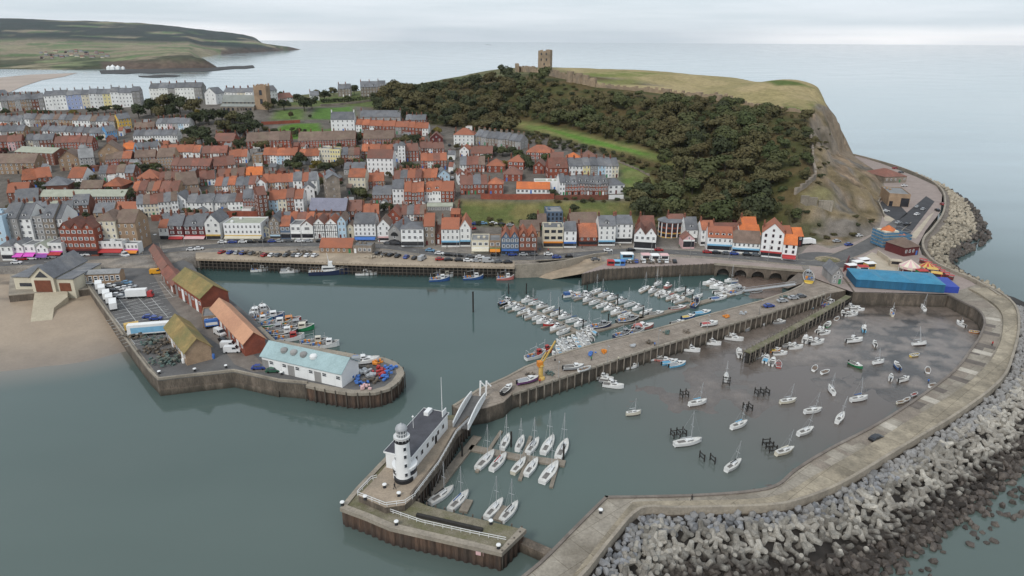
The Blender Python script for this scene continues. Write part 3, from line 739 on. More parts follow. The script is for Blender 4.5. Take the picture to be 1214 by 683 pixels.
mb=MB();strip(mb,offset(S,3.2),offset(S,0.55),-2.0,4.9);local(mb,inv).build('apron',M['conc_d'],swr)
# piers
def pier(name,label,px,z,wall='wallstone',deck='deckstone',coping=None,cat='pier',zb=-2.0,smooth=0):
 P=gp(px,z) if not smooth else[tuple(p) for p in smooth_line(px+px[:1],z,smooth)][:-1]
 c=(sum(p[0] for p in P)/len(P),sum(p[1] for p in P)/len(P),0)
 root=empty(name,c,0,label,cat)
 mb=MB();mb.prism(P,zb,z-0.25,0,top=False);local(mb,c).build('wall',M[wall],root)
 mb=MB();mb.prism(P,z-0.25,z,0);local(mb,c).build('deck',M[deck],root)
 return root,c,P
def piles(root,c,line,z0,z1,step,r=0.22,name='timber_pile',out=0.25,mx=95,m='pile'):
 R=resample(line,step);O=offset(R,out);mb=MB();mb.tube((0,0,z0),(0,0,z1),r,n=6);me=mb.mesh(name,M[m])
 for p in O[:mx]:
  link(name,me,root,(p[0]-c[0],p[1]-c[1],0),(0,0,random.random()))
WP=[(97,330),(112,352),(140,391),(160,419),(176,440),(187,451),(231,446),(277,441),(300,446),(330,452.5),(364,455.5),(391,461),(418,465),(445,464),(460,459.5),(470,452),(476,443),(474,437),(466,430),(454,425.5),(436,423),(420,421.5),(380,414),(327,404),(310,387),(290,369),(267,351),(248,334),(234,322),(228,313),(205,303),(150,303),(100,309)]
wp,wpc,wpP=pier('harbour_pier','long asphalt decked stone pier carrying fish sheds and a car park beside the beach',WP,5.0,deck='asphalt')
rim=gp(WP[0:25],5.0)
mb=MB();I=offset(rim,1.4);strip(mb,rim,I,5.0,5.02);local(mb,wpc).build('coping',M['conc'],wp)
mb=MB();strip(mb,offset(rim[4:11],0.0),offset(rim[4:11],0.6),4.9,5.75);local(mb,wpc).build('parapet',M['conc'],wp)
mb=MB();strip(mb,offset(rim[0:5],0.0),offset(rim[0:5],0.5),4.9,5.6);local(mb,wpc).build('side_parapet',M['conc'],wp)
sheetline=[np.array(p) for p in gp(WP[10:24],5.0)]
mb=MB();wall_band(mb,offset(sheetline,-0.35),-2.0,4.3,corr=-0.35);local(mb,wpc).build('sheet_piling',M['sheet'],wp)
mb=MB();strip(mb,offset(sheetline,-0.9),offset(sheetline,0.5),4.2,5.06);local(mb,wpc).build('capping_beam',M['conc'],wp)
piles(wp,wpc,offset(sheetline,-1.05),-2,5.3,3.4,0.16,'fender_pile',0)
mb=MB();strip(mb,offset(rim[5:10],-0.5),offset(rim[5:10],0.02),-2,1.9);local(mb,wpc).build('footing',M['wallstone'],wp)
flat('pier_road',[(170,304),(186,303),(232,352),(262,390),(300,420),(322,440),(300,441),(278,432),(262,410),(222,385),(196,352)],5.04,M['conc_d'])
pk=MB()
def lines(p0,p1,n,L_,w=0.14,z=5.06,ang=None):
 a=np.array(G(*p0,z)[:2]);b_=np.array(G(*p1,z)[:2]);t=(b_-a)/np.hypot(*(b_-a));nn=np.array([-t[1],t[0]])
 for k in range(n+1):
  p=a+(b_-a)*k/n
  pk.bar((*(p-nn*L_),z),(*(p+nn*L_),z),w,0.02)
 pk.bar((*a,z),(*b_,z),w,0.02)
lines((140,353),(180,405),14,4.6);lines((160,349),(208,400),16,4.6);lines((174,347),(199,376),8,2.3);lines((190,334),(205,352),5,4)
lines((137,378),(160,408),9,3.0)
structure(pk.build('parking_bays',M['line']))
OP=[(537,481),(548,474),(567,461.5),(600,447),(622,435),(660,420.5),(705,407.5),(772,391),(843,372),(900,357),(935,345.5),(950,338),(957,329),(962,321),(992,318),(1002,328),(1003,344),(977,348.5),(945,360),(910,371.5),(870,383),(835,394),(800,404.5),(765,415),(730,426),(700,436),(655,451),(607,467),(597,476.5),(577,483),(548,487)]
op,opc,opP=pier('stone_pier','long straight brown stone pier with fenced dark wall dividing the two harbour basins',OP,5.0)
ol=[np.array(p) for p in gp(OP[17:28],5.0)]
mb=MB();strip(mb,offset(ol,-0.12),offset(ol,0.7),4.7,5.28);local(mb,opc).build('coping',M['conc_l'],op)
piles(op,opc,offset(ol,0.75),-2,5.6,2.9,0.2,'fender_pile',0,95,'fpile')
ol2=[np.array(p) for p in gp(OP[0:13],5.0)]
mb=MB();strip(mb,offset(ol2,-0.7),offset(ol2,0.1),4.7,5.2);local(mb,opc).build('inner_coping',M['conc'],op)
piles(op,opc,offset(ol2,0.25),-2,5.1,4.4,0.17,'ladder_pile',0,60)
jl=[np.array(G(u,v,4.4)[:2]) for u,v in[(886,416.5),(920,399),(960,377),(1000,354),(1006,350)]]
jc=(*jl[2],0)
jr=empty('timber_jetty',jc,0,'narrow mossy timber jetty running out across the mud behind the stone pier','jetty')
mb=MB();strip(mb,offset(jl,1.15),offset(jl,-1.15),3.9,4.2);local(mb,jc).build('deck',mat('weedy_planks',(0.19,0.17,0.12),0.95,0.5,0.35,(0.11,0.11,0.055),(0.4,0.62),fine=0.25),jr)
mb=MB();strip(mb,offset(jl,.55),offset(jl,-.55),-1.0,3.9);local(mb,jc).build('frame',M['darkwood'],jr)
for s_,h_,st_ in((1.3,4.9,2.6),(-1.3,5.1,3.1),(1.35,4.3,1.9),(-1.35,4.2,1.7)):piles(jr,jc,offset(jl,s_),-1.5,h_,st_,0.16,'timber_pile',0,24,'fpile' if h_>4.5 else 'pile')
mb=MB()
for s_ in(1.3,-1.3):
 for z in(1.4,3.0):wall_band(mb,offset(jl,s_),z,z+.35)
local(mb,jc).build('waling',M['pile'],jr)
# outer breakwater with its raised promenade
inner_px=[(560,735),(600,700),(640,668),(680,628),(716,592.5),(722,590),(760,589.5),(830,587.5),(889,583),(921,575.5),(943,557.5),(981,534),(1042,502),(1095,467.5),(1131,440),(1150,416),(1162,398),(1167,381),(1160,368),(1142,358.5),(1123,349)]
outer_px=[(625,735),(660,706),(693,678),(725,638),(759,602.5),(800,601),(854,600),(910,598),(946,592),(999,571.5),(1070,529),(1141,486),(1188,449),(1202,420),(1209,388),(1206,364),(1190,348),(1160,333)]
step_px=[(650,706)]
A=smooth_line(inner_px,5.6,5);B=smooth_line(outer_px,7.0,5)
def param(P,n):
 P=[np.array(p) for p in P];Ls=[0]
 for a,b_ in zip(P[:-1],P[1:]):Ls.append(Ls[-1]+np.hypot(*(b_-a)))
 t=np.linspace(0,Ls[-1],n);X=np.interp(t,Ls,[p[0] for p in P]);Y=np.interp(t,Ls,[p[1] for p in P])
 return[np.array((x,y)) for x,y in zip(X,Y)]
bc=(*A[45],0)
bw=empty('breakwater',bc,0,'great curved concrete breakwater with a raised promenade enclosing the harbour','breakwater')
st_px=[(676,690),(745,604),(760,598),(830,596.5),(900,594),(935,585),(963,568),(1035,527),(1088,494.5),(1140,462),(1165,440),(1180,420),(1188,396),(1186,371),(1165,353),(1148,343.5)]
Cc=smooth_line(st_px,5.6,5)
n=150
A1=param(A,n);B1=param(B,n)
def nearest_on(P,q):
 best=None;bd=1e9
 for a,b_ in zip(P[:-1],P[1:]):
  v_=b_-a;t=np.clip(np.dot(q-a,v_)/(np.dot(v_,v_)+1e-9),0,1);p=a+v_*t;d=np.hypot(*(q-p))
  if d<bd:bd=d;best=p
 return best
C1=param(Cc,n)
A2=[nearest_on(A,c) for c in C1];B2=[nearest_on(B,c) for c in C1]
mb=MB();poly=A+B[::-1];mb.prism(poly,-2.5,5.35,0,top=False);local(mb,bc).build('wall',M['wallstone'],bw)
mb=MB();mb.prism([tuple(p) for p in A+B[::-1]],5.36,5.6,0);local(mb,bc).build('roadway',M['conc_l'],bw)
mb=MB();strip(mb,C1,B2,5.4,6.35);local(mb,bc).build('promenade',mat('buff_promenade',(0.35,0.30,0.225),0.9,0.2,0.25,(0.19,0.165,0.125),(0.42,0.64),fine=0.16,bump=0.2,joints=(-40,7,7)),bw)
mb=MB();strip(mb,offset(A,-0.45),offset(A,0.25),5.3,5.95);local(mb,bc).build('kerb',M['conc_d'],bw)
mb=MB();OB=offset(B,0.0);strip(mb,offset(B,0.55),offset(B,-0.15),5.0,6.9);local(mb,bc).build('parapet',M['conc'],bw)
rr_=random.Random(4);m_slab=mat('dark_slabs',(0.135,0.115,0.10),0.9,0.35,0.25,fine=0.15)
slabs=[m_slab,mat('brown_slabs',(0.225,0.19,0.155),0.9,0.35,0.25,fine=0.15),mat('pale_slabs',(0.43,0.39,0.33),0.9,0.35,0.2,fine=0.15)]
i=46
while i<n-10:
 e=i+rr_.choice((1,2,2,3))
 if rr_.random()<0.78:
  sl=MB();f0=0.07;f1=rr_.choice((0.45,0.62,0.9,0.9));qa_=[];qb_=[]
  for k in range(i,e+1):
   t=.06 if k==i else-.06 if k==e else 0;k2=min(k+1,n-1);a0=A2[k]+(A2[k2]-A2[k])*t;c0=C1[k]+(C1[k2]-C1[k])*t
   qa_.append(a0+(c0-a0)*f0);qb_.append(a0+(c0-a0)*f1)
  strip(sl,qb_,qa_,5.615,5.615);local(sl,bc).build('slab',slabs[rr_.choice((0,0,1,1,2))],bw)
 i=e
piles(bw,bc,offset(A[22:],0.35),-2,5.2,6.0,0.16,'fender_pile',0,60)
by_px=[(1012,347),(1123,350)]
bl=[np.array(G(u,v,ZF)[:2]) for u,v in[(984,318),(1000,331),(1012,347),(1060,349),(1123,351)]]
byr=empty('slipway_wall',(*bl[2],0),0,'dark weedy quay wall under the long blue shed','wall')
mb=MB();strip(mb,bl,offset(bl,1.0),-1.5,ZF+.1);local(mb,(*bl[2],0)).build('wall',M['wallstone'],byr)
g1=MB();q=[G(u,v,z) for u,v,z in[(993,337,5.5),(1010,334,5.6),(1016,351,0.4),(1001,352,0.4)]]
g1.add(q,[(3,2,1,0)]);structure(g1.build('weedy_bank',mat('weedy_bank',(0.11,0.11,0.045),0.95,0.4,0.4,(0.20,0.17,0.10),(0.5,0.65))))
# north quay
nq=[np.array(G(u,v,5.3)[:2]) for u,v in[(232,307.5),(304,309.5),(380,312),(454,314.5),(530,316),(610,317.5)]]
nqb=[np.array(G(u,v,5.3)[:2]) for u,v in[(232,300),(304,298.5),(380,298),(454,301),(530,306),(610,311)]]
nc=(*nq[2],0)
nr=empty('timber_quay',nc,0,'sandy coloured quay on dark timber piles along the harbour road','quay')
mb=MB();strip(mb,nq,nqb,4.7,ZF+.16);local(mb,nc).build('deck',mat('quay_sand',(0.36,0.29,0.215),0.95,0.2,0.2,(0.25,0.20,0.15),fine=0.12),nr)
mb=MB();strip(mb,offset(nq,2.5),offset(nq,4.0),-1.5,4.6);local(mb,nc).build('back_wall',M['darkwood'],nr)
piles(nr,nc,offset(nq,0.2),-2,5.7,1.9,0.2,'timber_pile',0,95)
mb=MB()
for z in(1.8,3.4):wall_band(mb,offset(nq,0.0),z,z+0.3)
local(mb,nc).build('waling',M['pile'],nr)
cw=[np.array(G(u,v,5.3)[:2]) for u,v in[(610,316),(640,315),(670,311),(703,303.5),(720,301.5)]]
cwr=empty('retaining_wall',(*cw[1],0),0,'pale curved road wall above the small sand slipway','wall')
mb=MB();strip(mb,offset(cw,-0.4),offset(cw,0.4),-1,6.3);local(mb,(*cw[1],0)).build('wall',M['conc'],cwr)
sp=MB();q=[G(622,326,0.0),G(652,331.5,-0.1),G(717,319.5,4.9),G(735,305,5.52),G(703,305.5,5.2),G(650,318,1.8)]
sp.add(q,[(0,1,2,5),(5,2,3,4)]);structure(sp.build('slipway',mat('slipway_sand',(0.33,0.26,0.19),0.9,0.3,0.2,(0.22,0.18,0.13),fine=0.1)))
q2=[np.array(G(u,v,5.3)[:2]) for u,v in[(652,331),(690,325),(716,319.5),(760,317),(800,315),(850,312.8)]]
q2=q2[1:]
qb=[np.array(G(u,v,5.3)[:2]) for u,v in[(730,308),(742,306),(770,305),(805,306),(850,308)]]
q2c=(*q2[2],0)
q2r=empty('stone_quay',q2c,0,'pinkish quay with dark wall where the kiosks stand','quay')
mb=MB();strip(mb,q2,qb,-1.5,5.3);local(mb,q2c).build('wall',M['wallstone'],q2r)
mb=MB();strip(mb,q2,qb,5.31,ZF+.17);local(mb,q2c).build('deck',M['pinkpave'],q2r)
piles(q2r,q2c,offset(q2,-0.2),-2,5.7,2.0,0.18,'timber_pile',0,70)
ar=[np.array(G(u,v,5.4)[:2]) for u,v in[(848,314),(953,322.5)]]
d=ar[1]-ar[0];Lb=np.hypot(*d);rz=math.atan2(d[1],d[0])
br=empty('arched_viaduct',(*ar[0],0),rz,'low stone road viaduct with five dark arches over the mud','bridge')
mb=MB();NA=5;wA=Lb/NA
pts=[]
for k in range(NA):
 x0=k*wA;pw=1.1
 arc=[(x0+pw+(wA-2*pw)*(0.5-0.5*math.cos(math.pi*t/12)),1.4+2.5*math.sin(math.pi*t/12)) for t in range(13)]
 pts+=[(x0,-1),(x0+pw,-1)]+arc+[(x0+wA-pw,-1)]
pts+=[(Lb,-1)]
for i in range(len(pts)-1):
 (xa,za),(xb,zb)=pts[i],pts[i+1]
 if xb-xa>1e-6:mb.add([(xa,0,max(za,-1)),(xb,0,max(zb,-1)),(xb,0,5.3),(xa,0,5.3)],[(0,1,2,3)])
 mb.add([(xa,0,za),(xb,0,zb),(xb,7,zb),(xa,7,za)],[(0,3,2,1)])
mb.box(0,Lb,7,7.3,-1,5.3)
mb.build('arches',M['wallstone'],br)
mb=MB();mb.box(-0.5,Lb+.5,-0.4,0.1,5.32,6.35);mb.build('parapet',M['conc'],br)
mb=MB();mb.box(0,Lb,0.12,8,5.32,ZF+.06);mb.build('deck',M['pinkpave'],br)
mb=MB();q=[G(948,322,5.2),G(961,322,5.2),G(956,334,5.2),G(934,342,1.0),G(926,340,0.8)]
mb.add(q,[(0,4,3,2,1)]);structure(mb.build('boat_slip',M['conc_d']))
# lighthouse pier
LO=[(406,601),(436,612),(464,624),(530,639),(594,654),(620,627.5),(556,612.5),(508,600),(489,592),(520,553),(542,514),(558,497),(536,492),(510,496),(480,520),(464,537),(424,579)]
lp,lpc,lpP=pier('lighthouse_pier','rust brown sheet piled pier head below the white lighthouse',LO,4.4,wall='sheet',deck='moss')
ll=[np.array(p) for p in gp(LO[0:6],4.4)]
mb=MB();wall_band(mb,offset(ll,-0.3),-2,3.9,corr=-0.35);local(mb,lpc).build('sheet_piling',M['sheet'],lp)
mb=MB();strip(mb,offset(ll,-0.85),offset(ll,0.6),3.8,4.75);local(mb,lpc).build('capping_beam',M['conc'],lp)
ll2=[np.array(p) for p in gp([LO[0],LO[16],LO[15],LO[14],LO[13]],4.4)]
mb=MB();strip(mb,offset(ll2,0.3),offset(ll2,-0.9),4.3,4.7);local(mb,lpc).build('side_beam',M['conc'],lp)
piles(lp,lpc,offset([np.array(p) for p in gp(LO[8:12],4.4)],-0.3),-2,5.8,1.5,0.19,'timber_pile',0,60)
piles(lp,lpc,offset([np.array(p) for p in gp(LO[4:9],4.4)],-0.3),-2,4.9,2.2,0.19,'corner_pile',0,40)
UP=[(425,588),(440,573),(466,543),(484,520),(512,497),(540,499),(556,498),(541,515),(520,552),(489,590.5),(480,599),(457,602)]
P=gp(UP,5.9);mb=MB();mb.prism(P,4.41,5.9,0,top=False);local(mb,lpc).build('upper_wall',M['wallstone'],lp)
mb=MB();mb.prism(P,5.9,6.02,0);local(mb,lpc).build('upper_deck',mat('buff_paving',(0.33,0.265,0.20),0.9,0.3,0.2,(0.24,0.20,0.155),fine=0.14),lp)
ul=[np.array(p) for p in gp(UP[6:10],5.9)]
mb=MB();strip(mb,offset(ul,-0.05),offset(ul,-0.6),6.0,7.0);local(mb,lpc).build('parapet',M['wallstone'],lp)
a=G(494,612,4.4);b_=G(572,630,4.4)
mb=MB();mb.bar((a[0],a[1],4.75),(b_[0],b_[1],4.75),0.7,0.7);tag(mb.build('timber_baulk',M['darkwood']),'long dark timber baulk lying along the lower pier deck','timber')
a=np.array(G(612,640,1.6)[:2]);b_=np.array(G(664,663,1.6)[:2])
mb=MB();mb.bar((*a,0.0),(*b_,0.0),2.2,4.4);tag(mb.build('sill_wall',M['wallstone']),'low dark wall closing the gap between pier head and breakwater','wall')
bx_=[np.array(p) for p in gp([(572,651),(580,653)],3.0)]
mb=MB();pA=G(566,647.5,4.0);pB=G(575,649.5,4.0);dv=np.array(pB)-np.array(pA);nn=np.array([dv[1],-dv[0],0]);nn=nn/np.hypot(*nn[:2])
mb.bar(Vector(pA)+Vector(nn)*1.0+Vector((0,0,-0.6)),Vector(pB)+Vector(nn)*1.0+Vector((0,0,-0.6)),0.12,1.3)
tag(mb.build('warning_board',M['pink']),'small faded red board fixed to the sheet piled face','sign')
def railing(name,px,z,label,h=1.1,step=2.0,cat='railing',m='rail',xyz=None,group=None,r=0.045):
 P=[np.array(p) for p in(xyz if xyz is not None else gp(px,z))]
 c=(*P[0],z);root=empty(name,c,0,label,cat,group)
 mb=MB()
 for a,b_ in zip(P[:-1],P[1:]):
  for hh in(h,h*.5):mb.bar((*a,z+hh),(*b_,z+hh),r*2)
 local(mb,c).build('rails',M[m],root)
 pm=MB();pm.box(-r,r,-r,r,0,h);me=pm.mesh('post',M[m])
 for p in resample(P,step):link('post',me,root,(p[0]-c[0],p[1]-c[1],0))
 return root
railing('railing',[(424,587),(440,570),(447,568)],6.0,'white railing at the seaward corner of the lighthouse deck')
railing('railing',[(424,588),(457,601),(480,598),(492,590)],6.0,'white railing between upper and lower deck in front of the lighthouse')
railing('railing',[(457,606),(500,621),(560,634),(600,642)],4.42,'white railing along the middle of the mossy lower deck',h=1.0)
railing('railing',[(492,588),(520,551),(541,514),(556,499)],6.9,'white railing on the parapet behind the lighthouse building',h=0.9)
a=np.array(G(546,507,6.2));b_=np.array(G(567,472,5.6));dv=b_-a;Lf=np.hypot(dv[0],dv[1]);rz=math.atan2(dv[1],dv[0])
fb=empty('footbridge',tuple(a),rz,'white girder footbridge linking lighthouse pier and stone pier','bridge')
mb=MB();mb.box(0,Lf,-1.9,1.9,-0.35,0.0);mb.build('deck',M['asphalt'],fb)
for s_ in(-1,1):
 mb=MB()
 N=12
 for k in range(N):
  x0,x1=Lf*k/N,Lf*(k+1)/N
  h0=1.2+0.9*math.sin(math.pi*k/N);h1=1.2+0.9*math.sin(math.pi*(k+1)/N)
  y=s_*2.0
  mb.bar((x0,y,h0),(x1,y,h1),0.3,0.3);mb.bar((x0,y,0),(x0,y,h0),0.16);mb.bar((x0,y,0),(x1,y,h1),0.12);mb.bar((x0,y,-0.2),(x1,y,-0.2),0.3,0.5)
  mb.box(x0,x1,y-0.03,y+0.03,0,min(h0,h1)*0.72)
 mb.bar((Lf,s_*2.0,0),(Lf,s_*2.0,1.2),0.3)
 mb.build('girder',M['rail'],fb)
for px in((569,469),(576,469)):
 p=G(*px,5.2);mb=MB();mb.bar((0,0,0),(0.2,0,4.6),0.5,0.5);mb.bar((0.2,0,4.4),(1.5,0,3.0),0.3);o=mb.build('bridge_post',M['rail']);o.location=p
 tag(o,'white lifting post at the far end of the footbridge','post','lifting posts of the footbridge')
lx,ly,_=G(479,568,6.0)
lh=empty('lighthouse',(lx,ly,6.0),0,'white round lighthouse with black base and glazed lantern on the pier','lighthouse');lh.scale=(.80,.80,.98)
mb=MB();mb.lathe([(2.75,0),(2.75,0.9),(2.45,1.15)],28);mb.build('base',M['black'],lh)
mb=MB();mb.lathe([(2.4,1.0),(2.3,1.3),(1.98,10.2),(2.05,10.3)],32);mb.build('tower',M['trim'],lh,smooth=False)
mb=MB();mb.lathe([(2.0,10.2),(2.25,10.5),(2.25,10.65),(1.6,10.7)],28);mb.build('gallery',M['black'],lh)
mb=MB()
for k in range(14):
 t=2*math.pi*k/14;mb.bar((2.25*math.cos(t),2.25*math.sin(t),10.8),(2.25*math.cos(t),2.25*math.sin(t),11.7),0.06)
mb.lathe([(2.28,11.66),(2.28,11.72),(2.2,11.72),(2.2,11.66)],28);mb.lathe([(2.28,11.22),(2.28,11.26),(2.22,11.26)],28)
mb.build('gallery_rail',M['rail'],lh)
mb=MB();mb.lathe([(1.5,10.8),(1.5,11.6)],16);mb.build('murette',M['grey'],lh)
mb=MB();mb.lathe([(1.42,11.6),(1.42,13.4)],16);gl=mb.build('lantern_glass',mat('lantern_glass',(0.16,0.17,0.18),0.1,1,0.3,spec=0.8),lh)
mb=MB()
for k in range(12):
 t=2*math.pi*k/12;mb.bar((1.48*math.cos(t),1.48*math.sin(t),11.6),(1.48*math.cos(t),1.48*math.sin(t),13.4),0.1)
mb.lathe([(1.55,12.45),(1.55,12.55),(1.46,12.55)],16)
mb.build('glazing_bar',M['rail'],gl)
mb=MB();mb.lathe([(1.7,13.4),(1.68,13.6),(1.35,14.15),(.8,14.5),(0.25,14.65),(0.2,14.9),(0.02,15.0)],20);mb.build('dome',mat('grey_dome',(0.36,0.37,0.38),0.5,1,0.25),lh,smooth=True)
wm=MB();wm.box(-0.42,0.42,-0.06,0.05,-0.5,0.5,0);wm.box(-0.3,0.3,-0.09,-0.06,-0.38,0.38,1);wme=wm.mesh('window',[M['trim'],M['pane']])
for k,z in enumerate((2.3,4.7,7.0,9.0)):
 r=2.38-(z-1.2)*0.0378;t=math.radians(-62)
 link('window',wme,lh,(r*math.cos(t),r*math.sin(t),z),(0,0,t+math.pi/2),(1.25,1,1.1))
for k,z in enumerate((2.0,6.2)):
 t=math.radians(-150);r=2.38-(z-1.2)*0.0378
 link('window',wme,lh,(r*math.cos(t),r*math.sin(t),z),(0,0,t+math.pi/2),(0.8,1,0.8))
ra=np.array(G(488,561,6.0)[:2]);rb_=np.array(G(531,508,6.0)[:2])
d=rb_-ra;Lk=np.hypot(*d);rz=math.atan2(d[1],d[0])
kb=empty('clubhouse',(*ra,6.02),rz,'long white flat roofed clubhouse behind the lighthouse','building')
mb=MB();mb.box(0,Lk,0,6.5,0,4.2);mb.build('wall',M['trim'],kb)
mb=MB();mb.box(-0.3,Lk+.3,-0.3,6.8,4.22,4.42);mb.build('roof',mat('dark_roof_felt',(0.07,0.07,0.08),0.85,0.3,0.25,fine=0.1),kb)
mb=MB();mb.box(-0.3,Lk+.3,-0.36,-0.30,4.12,4.55);mb.box(-0.36,-0.3,-0.3,6.8,4.12,4.55);mb.box(Lk+.3,Lk+.36,-.3,6.8,4.12,4.55);mb.box(-.3,Lk+.3,6.8,6.86,4.12,4.55);mb.build('roof_edge',M['trim'],kb)
for k in range(6):link('window',wme,kb,(2.5+k*(Lk-4)/5.5,-0.03,2.3),(0,0,0),(1.7,1,1.5))
mb=MB();mb.box(Lk*.62,Lk*.62+1.1,-0.08,0.02,0,2.2);mb.build('door',M['black'],kb)
mb=MB();mb.lathe([(2.7,0),(2.7,3.0),(2.9,3.05),(2.9,3.4),(0.02,3.5)],24,(-1.2,1.0,0));mb.build('rounded_bay',M['trim'],kb)
mb=MB();mb.lathe([(2.74,1.4),(2.74,2.5)],24,(-1.2,1.0,0));mb.build('bay_glazing',M['pane'],kb)
mb=MB();mb.box(Lk-2.2,Lk,0.3,0.5,4.4,6.0);mb.box(Lk-3,Lk-.4,4,5.2,4.44,5.4);mb.build('roof_housing',M['trim'],kb)
mb=MB();mb.tube((Lk-1,1,4.4),(Lk-1,1,15),0.12,0.06,6);mb.build('flagpole',M['rail'],kb)
mb=MB();mb.tube((Lk*.55,5,4.4),(Lk*.55,5,8.0),0.07,0.05,6);mb.lathe([(0.25,7.4),(.3,7.6),(0.02,7.9)],8,(Lk*.55,5,0));mb.build('aerial',M['rail'],kb)
bm_=MB();bm_.lathe([(0.42,0),(0.32,0.15),(0.28,0.6),(0.5,0.75),(0.45,0.95),(0.02,1.0)],10);bme=bm_.mesh('bollard',M['black'])
bt=MB();bt.lathe([(0.47,0.75),(0.52,0.8),(0.46,0.97),(0.02,1.04)],10);btm=bt.mesh('cap',M['trim'])
for u,v,z,wh in[(433,592,6.02,'at the front corner of the lighthouse deck'),(456,578,6.02,'beside the lighthouse foot'),(473,588,6.02,'by the railing right of the lighthouse'),(406,599,4.75,'on the left corner of the lower deck'),(470,622,4.75,'on the front edge of the lower deck'),(591,650,4.75,'on the right corner of the lower deck'),(582,621,4.42,'at the back of the lower deck'),(712,608,5.62,'on the bend of the breakwater'),(189,443,5.1,'on the left corner of the fish pier'),(231,440,5.1,'on the front edge of the fish pier'),(268,436,5.1,'where the fish pier front bends'),(334,444,5.1,'beside the parked cars at the blue roofed shed')]:
 p=G(u,v,z);r_=empty('bollard',p,0,'black mooring bollard with white cap '+wh,'bollard');link('post',bme,r_);link('cap',btm,r_)
def pontoon(name,label,px,w,z=0.55,fingers=(),mlen=None,posts=()):
 P=[np.array(p) for p in gp(px,z)];c=(*P[0],0);root=empty(name,c,0,label,'pontoon')
 mb=MB();strip(mb,offset(P,w/2),offset(P,-w/2),-0.1,z);local(mb,c).build('walkway',M['pontoon'],root)
 for(t,L_,side) in fingers:
  R=param(P,101);i=int(t*100);tg=R[min(i+1,100)]-R[max(i-1,0)];tg=tg/np.hypot(*tg);nn=np.array([-tg[1],tg[0]])*side
  mb=MB();mb.bar((*(R[i]+nn*w/2*1.02),0.2),(*(R[i]+nn*(w/2+L_)),0.2),0.9,0.6);local(mb,c).build('finger',M['pontoon'],root)
 pm=MB();pm.tube((0,0,-2),(0,0,4.6),0.24,n=8);me=pm.mesh('guide_pile',M['darkwood'])
 for u,v in posts:
  p=G(u,v,0.5);link('guide_pile',me,root,(p[0]-c[0],p[1]-c[1],0))
 return root,P
pontoon('pontoon','long floating walkway along the wall behind the lighthouse',[(507,592),(530,562),(566,517)],2.4,posts=[(548,541),(510,588)])
pontoon('pontoon','floating pontoon with fingers holding yachts beside the lighthouse pier',[(557,530),(612,541),(670,549)],2.4,fingers=[(0.2,9,1),(0.22,8,-1),(0.58,9,1),(0.62,8,-1),(0.93,9,1),(0.93,9,-1)],posts=[(606,528),(668,543)])
pontoon('pontoon','short floating stage between the two yachts by the lower deck',[(549,606),(556,592)],2.0)
pontoon('pontoon','short floating stage between two white yachts behind the pier head',[(589,616),(600,600)],2.0)
pontoon('pontoon','first marina pontoon nearest the harbour mouth, boats on both sides',[(607,357),(650,376),(693,397.5)],2.4,fingers=[(t,7,s_) for t in np.linspace(.06,.9,8) for s_ in(1,-1)],posts=[(603,347),(624,347),(663,376),(691,391)])
pontoon('pontoon','second marina pontoon in the middle, boats on both sides',[(694,349),(725,361),(762,377)],2.4,fingers=[(t,7,s_) for t in np.linspace(.06,.9,6) for s_ in(1,-1)],posts=[(696,345),(732,360)])
pontoon('pontoon','third marina pontoon farthest from the harbour mouth',[(768,340),(795,347),(822,357)],2.4,fingers=[(t,7,s_) for t in np.linspace(.06,.9,5) for s_ in(1,-1)],posts=[(777,335),(812,350)])
pontoon('pontoon','long spine pontoon joining the marina pontoons below the stone pier',[(688,396.5),(740,382.5),(800,367),(843,355),(880,345)],2.6,posts=[(721,384),(762,376),(820,360)])
pontoon('pontoon','short pontoon with boats near the arched viaduct',[(838,337),(860,341),(882,345.5)],2.4,fingers=[(0.3,6,1),(0.6,6,-1)])
a=Vector(G(882,345,0.9));b_=Vector(G(943,337,4.9));mb=MB();mb.bar(a,b_,1.6,0.25)
for s_ in(-.8,.8):
 sv=Vector((0,s_,0));mb.bar(a+sv+Vector((0,0,1)),b_+sv+Vector((0,0,1)),0.1)
tag(mb.build('gangway',M['steel']),'long grey gangway sloping from quay down to the marina','gangway')
for u,v in[(561,370)]:
 mb=MB();mb.tube((0,0,-2),(0,0,8.5),0.32,n=8);o=mb.build('mooring_pile',M['darkwood']);o.location=G(u,v,0)
 tag(o,'tall lone black pile standing in the open harbour water','pile')
 # rock armour outside the breakwater
def rock_mesh(seed,n=1,sx=1,sy=.8,sz=.7):
 import bmesh
 r=random.Random(seed);bm=bmesh.new();bmesh.ops.create_icosphere(bm,subdivisions=1,radius=0.62)
 for v in bm.verts:
  k=r.uniform(0.78,1.2);v.co=Vector((v.co.x*sx*k,v.co.y*sy*k,v.co.z*sz*k))
 for _ in range(3):
  nrm=Vector((r.gauss(0,1),r.gauss(0,1),r.gauss(0,1))).normalized()
  for v in bm.verts:
   dd=v.co.dot(nrm)-0.40
   if dd>0:v.co-=nrm*dd
 me=bpy.data.meshes.new('boulder');bm.to_mesh(me);bm.free();return me
def xblock_mesh(seed):
 """four-legged concrete armour unit: tapering octagonal legs"""
 mb=MB();r=random.Random(seed)
 dirs=[Vector((0,0,1)),Vector((0.94,0,-0.33)),Vector((-0.47,0.816,-0.33)),Vector((-0.47,-0.816,-0.33))]
 for d_ in dirs:mb.tube((0,0,0),d_*0.72,0.30,0.19,7)
 return mb
m_arm=mat('pale_concrete_armour',(0.30,0.28,0.245),0.92,0.35,0.3,(0.17,0.155,0.135),(0.42,0.66),fine=0.2,rnd=0.38,tide=((0.042,0.035,0.030),3.0,.6))
